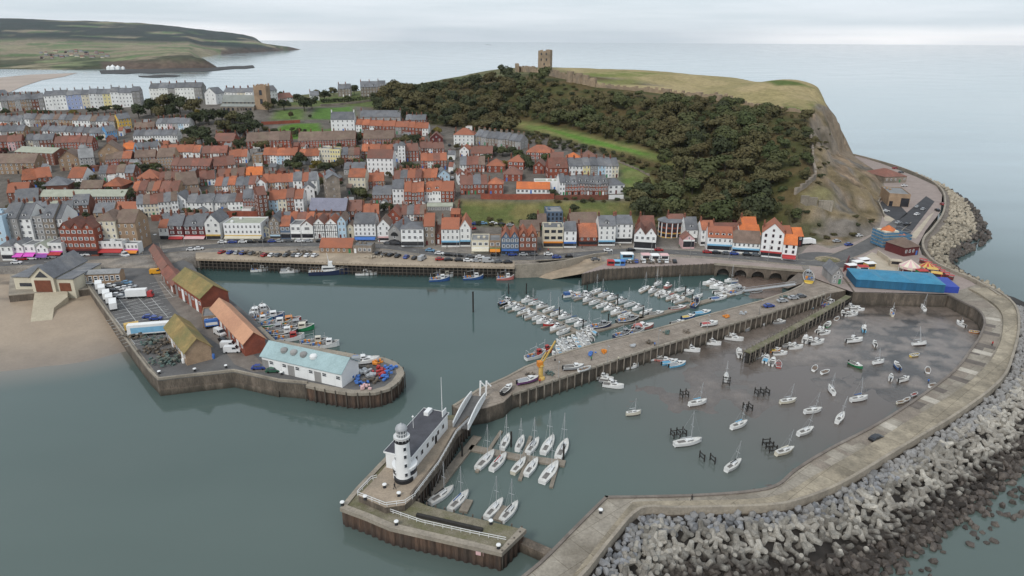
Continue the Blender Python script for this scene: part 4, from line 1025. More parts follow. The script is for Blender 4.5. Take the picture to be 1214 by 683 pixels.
m_bl=mat('blue_grey_boulder',(0.19,0.197,0.21),0.9,0.6,0.3,(0.13,0.135,0.15),fine=0.2,rnd=0.45,alt=(.27,.255,.235),tide=((0.05,0.042,0.036),0.8,0.8))
m_dk=mat('weedy_dark_rock',(0.070,0.058,0.050),0.7,0.6,0.4,(0.14,0.12,0.10),(0.5,0.7),fine=0.2,rnd=0.4)
m_tan=mat('tan_boulder',(0.30,0.26,0.20),0.92,0.6,0.3,(0.18,0.155,0.12),fine=0.2,rnd=0.3,tide=((0.05,0.042,0.036),1.4,0.8))
xb=[xblock_mesh(k).mesh('armour_block',m_arm) for k in range(1)]
bb=[];dkm=[];tn=[]
for k in range(5):
 for lst,mm in((bb,m_bl),(dkm,m_dk),(tn,m_tan)):
  me=rock_mesh(k*7+len(lst),1,random.uniform(.9,1.25),random.uniform(.75,1),random.uniform(.65,.9));me.materials.append(mm);lst.append(me)
OUT=param(B,700)
OUTN=offset(OUT,-1.0);NRM=[q-p for p,q in zip(OUT,OUTN)]
Lout=sum(np.hypot(*(b_-a)) for a,b_ in zip(OUT[:-1],OUT[1:]))
def band(d0,d1,z0,z1,step,meshes,smin,smax,seed,dens=1.0,lim=300,name='boulder',label='',group='',stuff='',imax=640,cond=None):
 r=random.Random(seed);items=[]
 nrow=max(1,int((d1-d0)/step));ncol=int(Lout/step)
 for i in range(ncol):
  for j in range(nrow):
   if r.random()>dens:continue
   f=(i+r.random())/ncol;k=int(f*699)
   if k>imax:continue
   dd=d0+(j+r.uniform(0,1))*(d1-d0)/nrow
   p=OUT[k]+NRM[k]*dd;t=(dd-d0)/(d1-d0);z=z0+(z1-z0)*t+r.uniform(-.25,.35)
   if cond and not cond(p,dd,k):continue
   dv=RM.T@np.array([p[0],p[1],z-H])
   if dv[2]>-1:continue
   uu=607+FPX*dv[0]/-dv[2];vv=341.5-FPX*dv[1]/-dv[2]
   if not(-40<uu<1300 and vv<740):continue
   s_=r.uniform(smin,smax)
   items.append((np.hypot(p[0],p[1]),p,z,s_,(r.uniform(0,6.3),r.uniform(0,6.3),r.uniform(0,6.3)),r.choice(meshes),0<uu<1214 and vv<683))
 items.sort(key=lambda q_:(not q_[6],q_[0]))
 for it in items[:lim]:
  o=link(name,it[5],None,(it[1][0],it[1][1],it[2]),it[4],(it[3],)*3);tag(o,label,'rock' if name!='armour_block' else 'armour block',group)
 if len(items)>lim:
  V=[];F=[];
  for it in items[lim:]:
   me=it[5];mt=Matrix.Translation((it[1][0],it[1][1],it[2]))@__import__('mathutils').Euler(it[4]).to_matrix().to_4x4()@Matrix.Scale(it[3],4)
   o_=len(V);V+=[tuple(mt@v.co) for v in me.vertices];F+=[tuple(i+o_ for i in p.vertices) for p in me.polygons]
  me=bpy.data.meshes.new(stuff);me.from_pydata(V,[],F);me.materials.append(items[0][5].materials[0]);o=link(stuff,me);o['kind']='stuff'
 return len(items)
us_=MB();n_=len(OUT[::6]);Pa=OUT[::6];Na=NRM[::6]
vs=[]
for dd,z in((-0.3,4.6),(6,3.2),(14,.6),(22,-1.6)):
 vs+=[(*(p+q*dd),z) for p,q in zip(Pa,Na)]
us_.add(vs,[(k*n_+i,(k+1)*n_+i,(k+1)*n_+i+1,k*n_+i+1) for k in range(3) for i in range(n_-1)])
structure(us_.build('rock_slope',mat('core_stone_gap_shade',(.03,.026,.023),.9,.6,.4)))  # core slope coloured near-black so gaps between blocks read as deep shade
RC={}
RC['bl']=band(0.5,4.9,4.9,4.4,1.1,bb,1.0,1.9,11,0.97,name='boulder',label='blue grey boulder in the strip against the outer side of the breakwater',group='blue grey boulders along the breakwater',stuff='blue_boulders')
RC['xb']=band(3.6,16.0,4.8,0.5,1.85,xb,2.2,2.9,12,0.9,name='armour_block',label='pale four legged concrete block in the armour slope of the breakwater',group='concrete armour blocks of the breakwater',stuff='armour_blocks')
RC['dk']=band(12.5,18.2,1.4,0.15,1.15,dkm,1.2,2.3,13,0.92,name='dark_boulder',label='dark weedy boulder at the waterline below the armour blocks',group='dark boulders at the waterline',stuff='dark_boulders')
def shoal(p,dd,k):return fbm(p[0],p[1],14,3)>0.42+0.02*(dd-18)
RC['sc']=band(17.8,31.0,0.2,-0.4,1.5,dkm,0.9,2.1,14,0.5,name='awash_rock',label='low dark rock awash in the sea off the breakwater',group='rocks awash off the breakwater',stuff='awash_rocks',cond=shoal,imax=560)
OUT=param([np.array(p) for p in S[::-1]],500);NRM=[q-p for p,q in zip(OUT,offset(OUT,-1.0))];Lout=sum(np.hypot(*(b_-a)) for a,b_ in zip(OUT[:-1],OUT[1:]))
wd=lambda k:np.interp(k,[0,90,170,260,330,400,499],[6,15,26,18,9,4,1])
RC['t1']=band(3.0,19,5.0,2.2,1.6,tn,1.3,2.4,21,0.9,name='tan_boulder',label='tan boulder in the rock bank outside the coast road',group='tan boulders outside the coast road',stuff='tan_boulders',imax=499,cond=lambda p,dd,k:dd<wd(k)*.72)
RC['t2']=band(3.0,27,3.6,0.0,2.0,dkm,1.8,3.0,22,0.85,name='shore_rock',label='dark shore rock at the sea edge of the coast road bank',group='dark shore rocks below the coast road',stuff='shore_rocks',imax=499,cond=lambda p,dd,k:wd(k)*.66<dd<wd(k))
print('ROCKS',RC)
# house parts
def window_mesh(frame,bars=True,name='window'):
 mb=MB()
 mb.box(-.5,-.38,-.05,.02,-.5,.5);mb.box(.38,.5,-.05,.02,-.5,.5);mb.box(-.38,.38,-.05,.02,.40,.5);mb.box(-.38,.38,-.07,.02,-.5,-.40)
 if bars:mb.box(-.38,.38,-.045,.02,-.04,.04)
 mb.add([(-.38,-.015,-.4),(.38,-.015,-.4),(.38,-.015,.4),(-.38,-.015,.4)],[(0,1,2,3)],1)
 return mb.mesh(name,[M[frame],M['pane']])
WIN={'w':window_mesh('trim'),'d':window_mesh('black',False),'r':window_mesh('darkred',False)}
_chm={}
def chimney_mesh(wall,n=3):
 if(wall,n) not in _chm:
  mb=MB();L_=0.35+0.32*n
  mb.box(-.35,.35,-L_/2,L_/2,-1.6,1.5);mb.box(-.43,.43,-L_/2-.08,L_/2+.08,1.5,1.68)
  for k in range(n):
   mb.tube((0,-L_/2+.3+k*(L_-.6)/max(n-1,1),1.68),(0,-L_/2+.3+k*(L_-.6)/max(n-1,1),2.3),.14,.12,6,1)
  _chm[(wall,n)]=mb.mesh('chimney',[M[wall],M['pot']])
 return _chm[(wall,n)]
_dorm={}
def dormer_mesh(roofm):
 if roofm not in _dorm:
  mb=MB();mb.box(-.8,.8,0,2.4,-.2,1.25,0)
  mb.add([(-1,-.15,1.25),(1,-.15,1.25),(0,-.15,2.0),(-1,2.6,1.25),(1,2.6,1.25),(0,2.6,2.0)],[(0,1,2),(5,4,3),(0,2,5,3),(2,1,4,5),(0,3,4,1)],1)
  mb.box(-.5,.5,-.04,0,.15,1.05,2)
  _dorm[roofm]=mb.mesh('dormer',[M['trim'],M[roofm],M['pane']])
 return _dorm[roofm]
NH=[0];FOOT=[]
def house(A,B,h,depth=9.0,roof='gable',rise=None,wall='white',roofm='r_orange',floors=2,cols=2,chim=1,shop=None,label='',cat='house',name='town_house',group=None,dorm=0,win='w',side=0,ww=1.0,wh=1.45,plinth=None,chw='brick',zdrop=3.0,gables=1,trim=False,door=True,inset=0.02):
 NH[0]+=1;r=random.Random(NH[0]*13)
 A,B=Vector(A),Vector(B);zb=min(A.z,B.z);d=(B-A);d.z=0;w=d.length;rz=math.atan2(d.y,d.x)
 mid=(A+B)/2
 root=empty(name,(mid.x,mid.y,zb),rz,label,cat,group)
 FOOT.append((mid.x,mid.y,rz,w,depth))
 x0,x1=-w/2+inset,w/2-inset
 mb=MB()
 if roof=='flat':
  rise=0;mb.box(x0,x1,0,depth,-zdrop,h)
  rb=MB();t=.25
  rb.box(x0+.0,x1-.0,0.01,t,h+.003,h+.55,1);rb.box(x0,x1,depth-t,depth,h+.003,h+.55,1)
  rb.box(x0,x0+t,t,depth-t,h+.003,h+.55,1);rb.box(x1-t,x1,t,depth-t,h+.003,h+.55,1)
  rb.box(x0+t,x1-t,t,depth-t,h+.003,h+.15,0)
  if w>7:
   for k in range(2):
    qx=r.uniform(x0+1,x1-2.2);qy=r.uniform(2,depth-3);rb.box(qx,qx+1.2,qy,qy+1.4,h+.15,h+1.0,1)
  rf=rb.build('roof',[M[roofm],M[wall]],root)
 elif roof=='gable':
  rise=depth*0.40 if rise is None else rise
  pr=[(0,-zdrop),(0,h),(depth/2,h+rise),(depth,h),(depth,-zdrop)]
  n=len(pr);vs=[(x0,y,z) for y,z in pr]+[(x1,y,z) for y,z in pr]
  mb.add(vs,[tuple(range(n-1,-1,-1)),tuple(range(n,2*n))]+[(i,(i+1)%n,n+(i+1)%n,n+i) for i in range(n)])
  e=.35;s_=rise/(depth/2);rb=MB();t=.22;g=0.03
  for a,b_ in(((-e,h-e*s_+.04),(depth/2,h+rise+.04)),((depth+e,h-e*s_+.04),(depth/2,h+rise+.04))):
   ny=0
   rb.add([(x0-g,a[0],a[1]),(x1+g,a[0],a[1]),(x1+g,b_[0],b_[1]),(x0-g,b_[0],b_[1]),(x0-g,a[0],a[1]+t),(x1+g,a[0],a[1]+t),(x1+g,b_[0],b_[1]+t),(x0-g,b_[0],b_[1]+t)],[(0,3,2,1),(4,5,6,7),(0,1,5,4),(1,2,6,5),(2,3,7,6),(3,0,4,7)])
  rf=rb.build('roof',M[roofm],root)
 elif roof=='cross':
  mb.box(x0,x1,0,depth,-zdrop,h);rb=MB();gw=(x1-x0)/gables;rise=gw*.42 if rise is None else rise
  for k in range(gables):
   a=x0+k*gw;b_=a+gw;m_=(a+b_)/2
   mb.add([(a,0.0,h),(b_,0.0,h),(m_,0.0,h+rise),(a,depth,h),(b_,depth,h),(m_,depth,h+rise)],[(0,1,2),(5,4,3),(0,2,5,3),(2,1,4,5)])
   sl=rise/(gw/2);e=.3 if gables==1 else 0.0;t=.22
   for s_,xa in((1,a-e),(-1,b_+e)):
    za=h-e*sl+.05
    rb.add([(xa,-.3,za),(m_,-.3,h+rise+.05),(m_,depth+.2,h+rise+.05),(xa,depth+.2,za),(xa,-.3,za+t),(m_,-.3,h+rise+.05+t),(m_,depth+.2,h+rise+.05+t),(xa,depth+.2,za+t)],[(0,1,2,3),(7,6,5,4),(0,4,5,1),(1,5,6,2),(2,6,7,3),(3,7,4,0)])
  rf=rb.build('roof',M[roofm],root)
 else:
  rise=min(depth,w)*0.36 if rise is None else rise
  mb.box(x0,x1,0,depth,-zdrop,h);e=.4;k=min(depth,w)/2
  ex0,ex1,ey0,ey1=x0-e,x1+e,-e,depth+e;z0=h+.03
  if w>=depth:rp=[(x0+k,depth/2),(x1-k,depth/2)]
  else:rp=[((x0+x1)/2,k),((x0+x1)/2,depth-k)]
  rb=MB();vs=[(ex0,ey0,z0),(ex1,ey0,z0),(ex1,ey1,z0),(ex0,ey1,z0),(*rp[0],h+rise),(*rp[1],h+rise)]
  fs=[(0,1,5,4),(1,2,5),(2,3,4,5),(3,0,4)] if w>=depth else[(0,1,4),(1,2,5,4),(2,3,5),(3,0,4,5)]
  rb.add(vs,fs+[(3,2,1,0)]);rf=rb.build('roof',M[roofm],root)
 mb.build('wall',M[wall],root)
 if chim:
  xs=[x0+.45] if chim==1 else[x0+.45,x1-.45][:chim] if chim==2 else[x0+.5+(w-1.0)*k/(chim-1) for k in range(chim)]
  for x in xs:
   if roof=='flat':y,z=depth*.5,h+.6
   elif roof=='gable':y,z=depth*.5,h+rise
   elif roof=='cross':y,z=depth*.6,h+rise*.45
   else:y,z=depth*.62,h+rise*.55;
   link('chimney',chimney_mesh(chw,r.choice((2,3))),rf,(x,y,z))
 fh=h/floors
 f0=1 if shop else 0
 cw_=(x1-x0)/cols
 dcol=r.randrange(cols) if(door and not shop) else-1
 for f in range(f0,floors):
  for c in range(cols):
   x=x0+(c+.5)*cw_;z=fh*(f+.55)
   if f==0 and c==dcol:continue
   link('window',WIN[win],root,(x,-.02,z),None,(min(ww*r.uniform(.92,1.08),cw_*.7),1,min(wh,fh*.62)))
 if roof=='cross':
  for k in range(gables):
   gw=(x1-x0)/gables
   if rise>2.2:link('window',WIN[win],root,(x0+(k+.5)*gw,-.02,h+rise*.28),None,(.9,1,1.1))
 if side:
  for f in range(f0,floors):
   for k in range(2):
    z=fh*(f+.55);y=depth*(.3+.4*k)
    if side in(1,3):link('window',WIN[win],root,(x1+.02,y,z),(0,0,math.pi/2),(ww*.9,1,min(wh,fh*.6)))
    if side in(2,3):link('window',WIN[win],root,(x0-.02,y,z),(0,0,-math.pi/2),(ww*.9,1,min(wh,fh*.6)))
 if dcol>=0:
  mb=MB();x=x0+(dcol+.5)*cw_;mb.box(x-.5,x+.5,-.06,-.003,0,2.15);mb.build('door',M[r.choice(('black','trim','darkred','bluep','green'))],root)
 if dorm:
  for k in range(dorm):
   x=x0+(k+.5)*(x1-x0)/dorm
   link('dormer',dormer_mesh(roofm),root,(x,.9,h+.9*(rise/(depth/2))-.1))
 if shop:
  fas,awn=shop if isinstance(shop,tuple) else(shop,None)
  mb=MB();mb.box(x0+.15,x1-.15,-.12,-.003,.5,fh-.9);
  mb.build('shop_window',M['shopglass'],root)
  mb=MB();mb.box(x0+.05,x1-.05,-.3,-.003,fh-.85,fh-.1);mb.build('shop_sign',M[fas],root)
  if awn:
   mb=MB();mb.add([(x0+.2,-.31,fh-.5),(x1-.2,-.31,fh-.5),(x1-.2,-2.0,fh-1.35),(x0+.2,-2.0,fh-1.35),(x1-.2,-2.0,fh-1.6),(x0+.2,-2.0,fh-1.6)],[(0,3,2,1),(3,5,4,2)])
   mb.build('awning',M[awn],root)
 if trim:
  mb=MB()
  for z in[fh*f for f in range(1,floors)]+[h-.15]:mb.box(x0,x1,-.05,-.004,z-.14,z+.14)
  for k in range(cols*2+1):
   x=x0+.12+(w-.3)*k/(cols*2);mb.box(x-.1,x+.1,-.06,-.006,fh*f0,h)
  mb.build('timber_frame',M['black'],root)
 if plinth:
  mb=MB();mb.box(x0-.04,x1+.04,-.05,depth,-zdrop,1.1);mb.build('plinth',M[plinth],root)
 return root
WN={'white':'white','cream':'cream','yellow':'bright yellow','paleyellow':'pale yellow','paleblue':'pale blue','blue':'bright blue','lavender':'lavender blue','pink':'pink','grey':'grey rendered','stone':'grey stone','tan':'tan brick','brick':'brown brick','redbrick':'red brick','darkred':'dark red','navy':'slate blue','black':'black','trim':'clean white'}
RN={'r_orange':'orange tiled roof','r_red':'weathered red roof','r_bright':'bright orange roof','r_slate':'grey slate roof','r_brown':'brown roof','r_grey':'grey flat roof','r_pale':'pale grey roof'}
def eave(P,u,v):return max(2.4,zY(u,v,P.y)-P.z)
def one(uL,vL,uR,vR,vE,label,flatz=None,**k):
 """a single building from the picture rows of its base corners and its eaves"""
 if flatz is not None:A=Vector(G(uL,vL,flatz));B=Vector(G(uR,vR,flatz))
 else:A=T(uL,vL);B=T(uR,vR)
 z=min(A.z,B.z);m_=(A+B)/2;m_.z=z
 return house(A,B,eave(m_,(uL+uR)/2,vE),label=label,**k)
def row(where,uL,vL,uR,vR,n,hv,walls,roofm='r_orange',flatz=None,group=None,jit=0.12,label_extra='',hj=0.06,**k):
 if 'name' not in k:k['name'],k['cat']=('cottage','cottage') if any(q in where for q in('roof','cottage','old town','small')) else('terraced_house','terraced house')
 A=Vector(G(uL,vL,flatz)) if flatz is not None else T(uL,vL)
 B=Vector(G(uR,vR,flatz)) if flatz is not None else T(uR,vR)
 r=random.Random(int(uL*7+vL*3+n));cut=[0]+[(i+r.uniform(-jit,jit))/n for i in range(1,n)]+[1]
 out=[]
 for i in range(n):
  a=A+(B-A)*cut[i];b_=A+(B-A)*cut[i+1];
  if flatz is None:
   zt=max(hz(a.x,a.y),hz(b_.x,b_.y),min(a.z,b_.z));a.z=b_.z=zt
  wl_=walls[i%len(walls)];rm=roofm[i%len(roofm)] if isinstance(roofm,(list,tuple)) else roofm
  m_=(a+b_)/2;u=uL+(uR-uL)*(i+.5)/n;v=vL+(vR-vL)*(i+.5)/n
  h=eave(m_,u,v-hv)*r.uniform(1-hj,1+hj)
  pos=('left one' if i==0 and n==2 else 'right one' if n==2 else(ORD[i]+' from left'))
  lab=f"{WN[wl_]} house with {RN[rm]}, {pos} in {where}"
  if len(lab.split())>16:lab=f"{WN[wl_]} house, {RN[rm].split()[0]} roof, {pos}, {where}"
  if len(lab.split())>16:lab=f"{WN[wl_]} house, {pos}, {where}"
  kk=dict(k)
  if 'shops' in kk:sh_=kk.pop('shops');kk['shop']=sh_[i%len(sh_)]
  out.append(house(a,b_,h,wall=wl_,roofm=rm,label=lab,group=group or 'houses in '+where,side=(3 if n==1 else 2 if i==0 else 1 if i==n-1 else 0),**kk))
 return out
W,Cm,S_,Bk,Rd,Gy='white','cream','stone','brick','redbrick','grey'
# the far terraces at the top of the town
row('tall pale terrace on the skyline',55,131,168,126,13,17.5,[W,W,W,'lavender','lavender',Cm,W,W,'paleyellow',W,W,W,Gy],'r_slate',floors=4,cols=2,depth=12,rise=3.5,chim=1,chw='grey')
row('brown terrace left of the tall pale terrace',12,132.5,54,130.5,6,13.5,['tan',Gy,'tan',S_,Bk,Gy],'r_slate',floors=3,cols=2,depth=10)
row('grey terrace at the left edge below the bay',-14,131,11,131,3,11,[Gy,W,Gy],'r_slate',floors=3,cols=2,depth=10)
row('far grey blocks behind the tall terrace',16,121,50,120,4,10,[Gy,W,Gy,'tan'],'r_slate',floors=2,cols=2,depth=10,roof='flat')
row('far roofs at the left edge',-10,121,14,121,2,9,[Gy,W],'r_slate',floors=2,cols=2,depth=10)
row('long hotel terrace behind the dark trees',178,114,240,113,6,9.5,[W,W,Gy,W,W,Gy],'r_slate',floors=3,cols=3,depth=11)
one(244,124,257,124,111,'tall white gabled house between dark trees and the church',roof='cross',wall=W,roofm='r_slate',floors=3,cols=2,depth=12,side=3)
row('white houses behind the church',266,118,300,118,4,8.5,[W,W,Cm,W],'r_slate',floors=2,cols=2,depth=9)
row('white houses right of the church tower',316,123,330,122,2,15,[W,W],'r_slate',floors=4,cols=2,depth=9)
row('orange roofed houses right of the church',331,122,348,121,2,5.5,['pink',W],'r_red',floors=2,cols=2,depth=9)
one(368,119,379,119,113.5,'small white house on the ridge above the lawns',wall=W,roofm='r_slate',depth=9)
row('terrace below the skyline gardens',28,150,137,153,15,9,[W,Gy,'tan',Bk,'tan',Gy,'tan','tan',W,W,W,Gy,W,W,Gy],['r_slate','r_slate','r_brown'],floors=2,cols=2,depth=9)
row('yellow pair ending the terrace below the gardens',142,154,157,152,2,12,['yellow','yellow'],'r_slate',floors=3,cols=2,depth=9)
row('colourful terrace above the brick flats',50,163,128,166.5,11,8,[W,W,Gy,W,W,'paleblue','pink',W,'paleblue','darkred',Cm],'r_slate',floors=2,cols=2,depth=9)
row('bright blue pair beside the colourful terrace',128,167.5,140,166,2,11,['blue','blue'],'r_slate',floors=3,cols=2,depth=9)
row('white terrace left of the dark trees',159,169,211,169,8,8.5,[W,W,W,W,W,'trim',W,W],'r_slate',floors=2,cols=2,depth=9)
row('pale terrace above the white terrace',186,155.5,225,154.5,6,8.5,[W,W,'pink',Gy,'paleblue',W],'r_slate',floors=2,cols=2,depth=9)
row('dark roofed houses beside the yellow pair',160,158,184,157,3,6,[Bk,S_,Bk],'r_brown',floors=2,cols=2,depth=9)
row('slate roofed houses at the left edge',-8,152,26,151,5,8,[Gy,W,Gy,'tan',W],'r_slate',floors=2,cols=2,depth=9)
row('low grey houses at the left edge',-6,164,30,163,4,8,[W,Gy,W,'tan'],'r_slate',floors=2,cols=2,depth=9)
row('long red brick terrace below the colourful terrace',66,180,111,179.5,6,10.5,[Rd],'r_red',floors=3,cols=2,depth=10,group='red brick terrace')
row('mixed houses left of the red brick terrace',32,176,65,175.5,4,10,[Cm,Gy,Bk,Bk],'r_slate',floors=2,cols=2,depth=9)
row('red houses at the left edge',-8,180,28,178,4,11,[Rd,Rd,'pink',Rd],'r_red',floors=3,cols=2,depth=9)
one(20,191,66,196,181,'long brown brick flats with pale grey roof near the left edge',wall='brick',roofm='r_pale',floors=4,cols=8,depth=13,side=3,name='apartment_block',cat='flats',rise=2.5,chim=0)
one(-6,207,44,206,193.5,'tan brick flats with dull grey roof at the left edge',wall='tan',roofm='r_brown',floors=3,cols=8,depth=12,side=1,name='apartment_block',cat='flats',chim=0)
one(72,203,96,201,188,'tan gabled flats left of the balconied flats',wall='tan',roofm='r_brown',roof='cross',floors=3,cols=3,depth=16,name='apartment_block',cat='flats',chim=0)
one(96,202,114,200,187,'small grey flats with dark balconies and grey roof',wall='grey',roofm='r_grey',floors=4,cols=3,depth=12,name='apartment_block',cat='flats',chim=0,ww=1.6)
one(119,197,146,195,180,'big brown roofed house left of the small pale blue house',wall='tan',roofm='r_brown',roof='cross',floors=2,cols=4,depth=16,chim=0)
one(147,187.5,160,187,177,'small pale blue house with bright orange roof',wall='paleblue',roofm='r_bright',floors=2,cols=2,depth=9)
row('brick houses right of the small pale blue house',161,197,186,196,3,10,[Bk,'tan',Bk],'r_brown',floors=2,cols=2,depth=10)
row('low brick flats below the small pale blue house',126,198,157,197,3,9,[Rd,Rd,Bk],['r_brown','r_brown','r_orange'],floors=2,cols=3,depth=10)
row('white cottages right of the small pale blue house',161,183,188,182,3,7.5,[W,Gy,W],'r_slate',floors=2,cols=2,depth=8)
one(254,175,278,175,167.5,'red brick house with dark red roof below the church trees',wall='redbrick',roofm='r_red',floors=2,cols=4,depth=12,side=3,chim=2)
row('brick flats below the church wall',293,178,345,175.5,4,10,[Rd],'r_brown',floors=3,cols=3,depth=13,chim=1,jit=0,hj=0,name='apartment_block',group='brown roofed brick flats')
row('long brick flats below the lawns',354,175.5,422,173.5,5,8.5,[Rd],'r_brown',floors=3,cols=4,depth=13,chim=1,jit=0,hj=0,name='apartment_block',group='brown roofed brick flats')
row('brick flats right of the lawns',431,172.5,468,172.5,3,8,[Rd],'r_brown',floors=3,cols=4,depth=13,chim=1,jit=0,hj=0,name='apartment_block',group='brown roofed brick flats')
one(393,156,421,156,141.5,'big plain white house with grey roof beside the lawn',wall='trim',roofm='r_slate',floors=3,cols=5,depth=12,side=1,chim=2,chw='trim',name='manor_house')
row('orange roofed terrace right of the big white house',422,156,508,161,11,8.5,['white',Bk,'white',Bk,Rd,Bk,Gy,Bk,Rd,Bk,W],'r_orange',floors=2,cols=2,depth=9)
one(427,143,475,145,138.5,'long low grey roofed house with white gable on the hill',wall='grey',roofm='r_slate',floors=1,cols=8,depth=11,side=1,chim=2)
row('short terrace under the castle trees',481,148,505,148.5,4,6,[Rd],'r_slate',floors=2,cols=2,depth=9)
row('stone villas on the ridge',401,115,416,114.5,2,10,[S_,S_],'r_slate',floors=3,cols=2,depth=10)
row('larger stone villas on the ridge by the wood',428,115,458,113.5,3,11,[S_,S_,'tan'],'r_slate',floors=3,cols=3,depth=12,dorm=1)
one(538,172,562,172,160,'white house with orange hipped roof at the head of the steep street',wall='white',roofm='r_orange',roof='hip',floors=3,cols=5,depth=12,side=3,chim=2)
row('grey stone terrace under the castle slope',563,171,617,177.5,8,10,[S_,Gy,S_],'r_slate',floors=3,cols=2,depth=10,chim=2,chw='stone')
row('orange roofed houses left of the churchyard corner',190,190,238,190,5,9.5,[W,'tan',Bk,W,W],'r_orange',floors=2,cols=2,depth=10)
row('tan block with blue shopfront',188,201,209,200,2,15,['tan','tan'],'r_brown',floors=4,cols=3,depth=12)
row('orange roofs in the sloping street',240,190,270,189,3,8,[Bk,W,Bk],'r_red',floors=2,cols=2,depth=10)
row('orange roofs above the long red terrace',272,194,294,193,3,7.5,[W,Rd,W],'r_orange',floors=2,cols=2,depth=10)
row('dark red brick terrace in the old town',204,205.5,250,206,6,9,[Bk,Rd,Bk],'r_red',floors=2,cols=2,depth=10)
row('red roofed houses behind the terrace bend',254,205,280,202,3,7.5,[Rd,Bk,W],'r_red',floors=2,cols=2,depth=12)
one(300,196,312,195.5,184.5,'narrow cream brick house with flat roof in the old town',wall='tan',roofm='r_grey',roof='flat',floors=3,cols=2,depth=11,chim=0)
row('orange roofed row in front of the brick flats',313,195,353,195,5,11,[Bk,W,'paleblue',W,Bk],'r_orange',floors=3,cols=2,depth=10)
row('orange roofed row below the long brick flats',355,195,379,195,3,10,[W,Gy,W],'r_orange',floors=3,cols=2,depth=10)
row('cream villa in the old town',379,193.5,404,193.5,2,16,[Cm,'paleyellow'],'r_grey',roof='flat',floors=3,cols=4,depth=11)
row('low brick houses right of the cream villa',405,193,427,192.5,3,9.5,[Bk,'tan',Bk],['r_slate','r_brown','r_red'],floors=2,cols=2,depth=10)
row('orange roofed row behind the white block',429,188,466,188,5,8.5,[Bk,Rd,Bk],'r_orange',floors=2,cols=2,depth=10)
one(466.5,192,472,192,178,'white narrow house left of the white tower house',wall='white',roofm='r_slate',floors=3,cols=2,depth=9)
one(472.5,193,481,193,172.5,'white tower house with pitched cap among orange roofs',wall='trim',roofm='r_slate',roof='hip',floors=5,cols=2,depth=9,chim=1)
row('brick pair right of the white tower house',481.5,191.5,497,191,2,12,[Bk,Rd],'r_red',floors=3,cols=2,depth=10)
one(436,208,466.5,208,187.5,'big white four storey block in the middle of the old town',wall='trim',roofm='r_red',floors=4,cols=6,depth=11,chim=2,side=3)
row('houses on the left side of the steep street',499,184,527,184,4,8,[Bk,W,Bk,Rd],'r_red',floors=2,cols=2,depth=9)
row('lower houses on the left side of the steep street',499,201,530,201,4,10.5,[Rd,W,Rd,Bk],['r_orange','r_orange','r_red'],floors=3,cols=2,depth=10)
one(510,171,525,171,164,'dark red gabled house at the top of the steep street',wall='darkred',roofm='r_red',roof='cross',floors=2,cols=2,depth=10)
row('brick row with orange roofs behind the street mouth',158,236,190,236,4,10,[Rd,Bk,Cm,Bk],['r_orange','r_red','r_brown'],floors=3,cols=2,depth=11)
row('brown roofed pair behind the red fish houses',190,236,212,236,2,9,[Bk,'tan'],'r_red',floors=2,cols=3,depth=12)
one(28,224,46,222,213,'brick house with long orange roof in the left of the old town',wall='brick',roofm='r_orange',floors=2,cols=3,depth=13,side=1)
one(46,222,64,219,210,'taller orange roofed brick house beside white gable wall',wall='brick',roofm='r_orange',floors=2,cols=3,depth=12,side=1)
one(82,220,100,220,211,'orange roofed house with big white gable wall',wall='trim',roofm='r_orange',floors=2,cols=3,depth=13,side=1)
one(10,238,36,236,228,'low orange roof in the left of the old town',wall='brick',roofm='r_orange',floors=2,cols=4,depth=11,side=3)
one(122,227,145,227,221,'low orange hipped roof hall behind the long brick flats',wall='brick',roofm='r_orange',roof='hip',floors=1,cols=3,depth=14,chim=0)
one(96,229,122,228,223,'low brown roofed hall beside a white flat roof',wall='brick',roofm='r_brown',floors=1,cols=4,depth=9,chim=0)
one(52,231,82,229,220,'brick house with wide grey roof left of the white gable wall',wall='brick',roofm='r_slate',floors=1,cols=4,depth=12,chim=1,roof='hip')
row('houses behind the left of the old town',118,215,160,214,4,9.5,[Gy,Bk,W,Bk],['r_slate','r_red','r_brown'],floors=2,cols=2,depth=10)
one(162,222,190,221,212,'orange hipped roof villa right of the brick flats',wall='brick',roofm='r_orange',roof='hip',floors=2,cols=4,depth=13,chim=2,side=3)
one(49,245,150,245,233,'very long brick flats with grey roof and white bays',wall='brick',roofm='r_pale',floors=3,cols=18,depth=10,side=1,name='apartment_block',cat='flats',rise=2.6,chim=0,ww=1.8)
one(20,250,48,247,239,'slate roofed building with big gable in the left of the old town',wall='brick',roofm='r_slate',floors=2,cols=4,depth=14,side=1)
row('grey roofed row behind the seafront hotels',20,262,86,261,7,10,[Gy,Bk,W,Gy,Bk,Gy,W],['r_slate','r_pale','r_slate'],floors=3,cols=2,depth=11,dorm=1)
one(88,258,108,257,243,'brick house with white bays and slate mansard roof',wall='brick',roofm='r_slate',floors=3,cols=2,depth=11,dorm=2,ww=1.8)
one(112,260,136,260,252,'grey roofed house left of orange roofed cream house',wall='tan',roofm='r_slate',floors=2,cols=3,depth=10)
one(137,258,164,258,249.5,'cream house with orange roof above the street corner',wall='cream',roofm='r_orange',floors=2,cols=4,depth=9,side=3,chim=0)
row('cream terrace beside the street',164.5,258.5,213,254,6,16,[W,Cm,Cm,W,W,'trim'],['r_slate','r_brown','r_red','r_red'],floors=3,cols=2,depth=10)
def R5(where,items,z=ZF+.35,**k):
 for it in items:
  uL,uR,vB,vE,wall,roofm,roof,floors,cols,label=it[:10];kw=dict(it[10]) if len(it)>10 else{}
  kk=dict(k);kk.update(kw)
  one(uL,vB,uR,kk.pop('vB2',vB),vE,label,flatz=kk.pop('z',z),wall=wall,roofm=roofm,roof=roof,floors=floors,cols=cols,**kk)
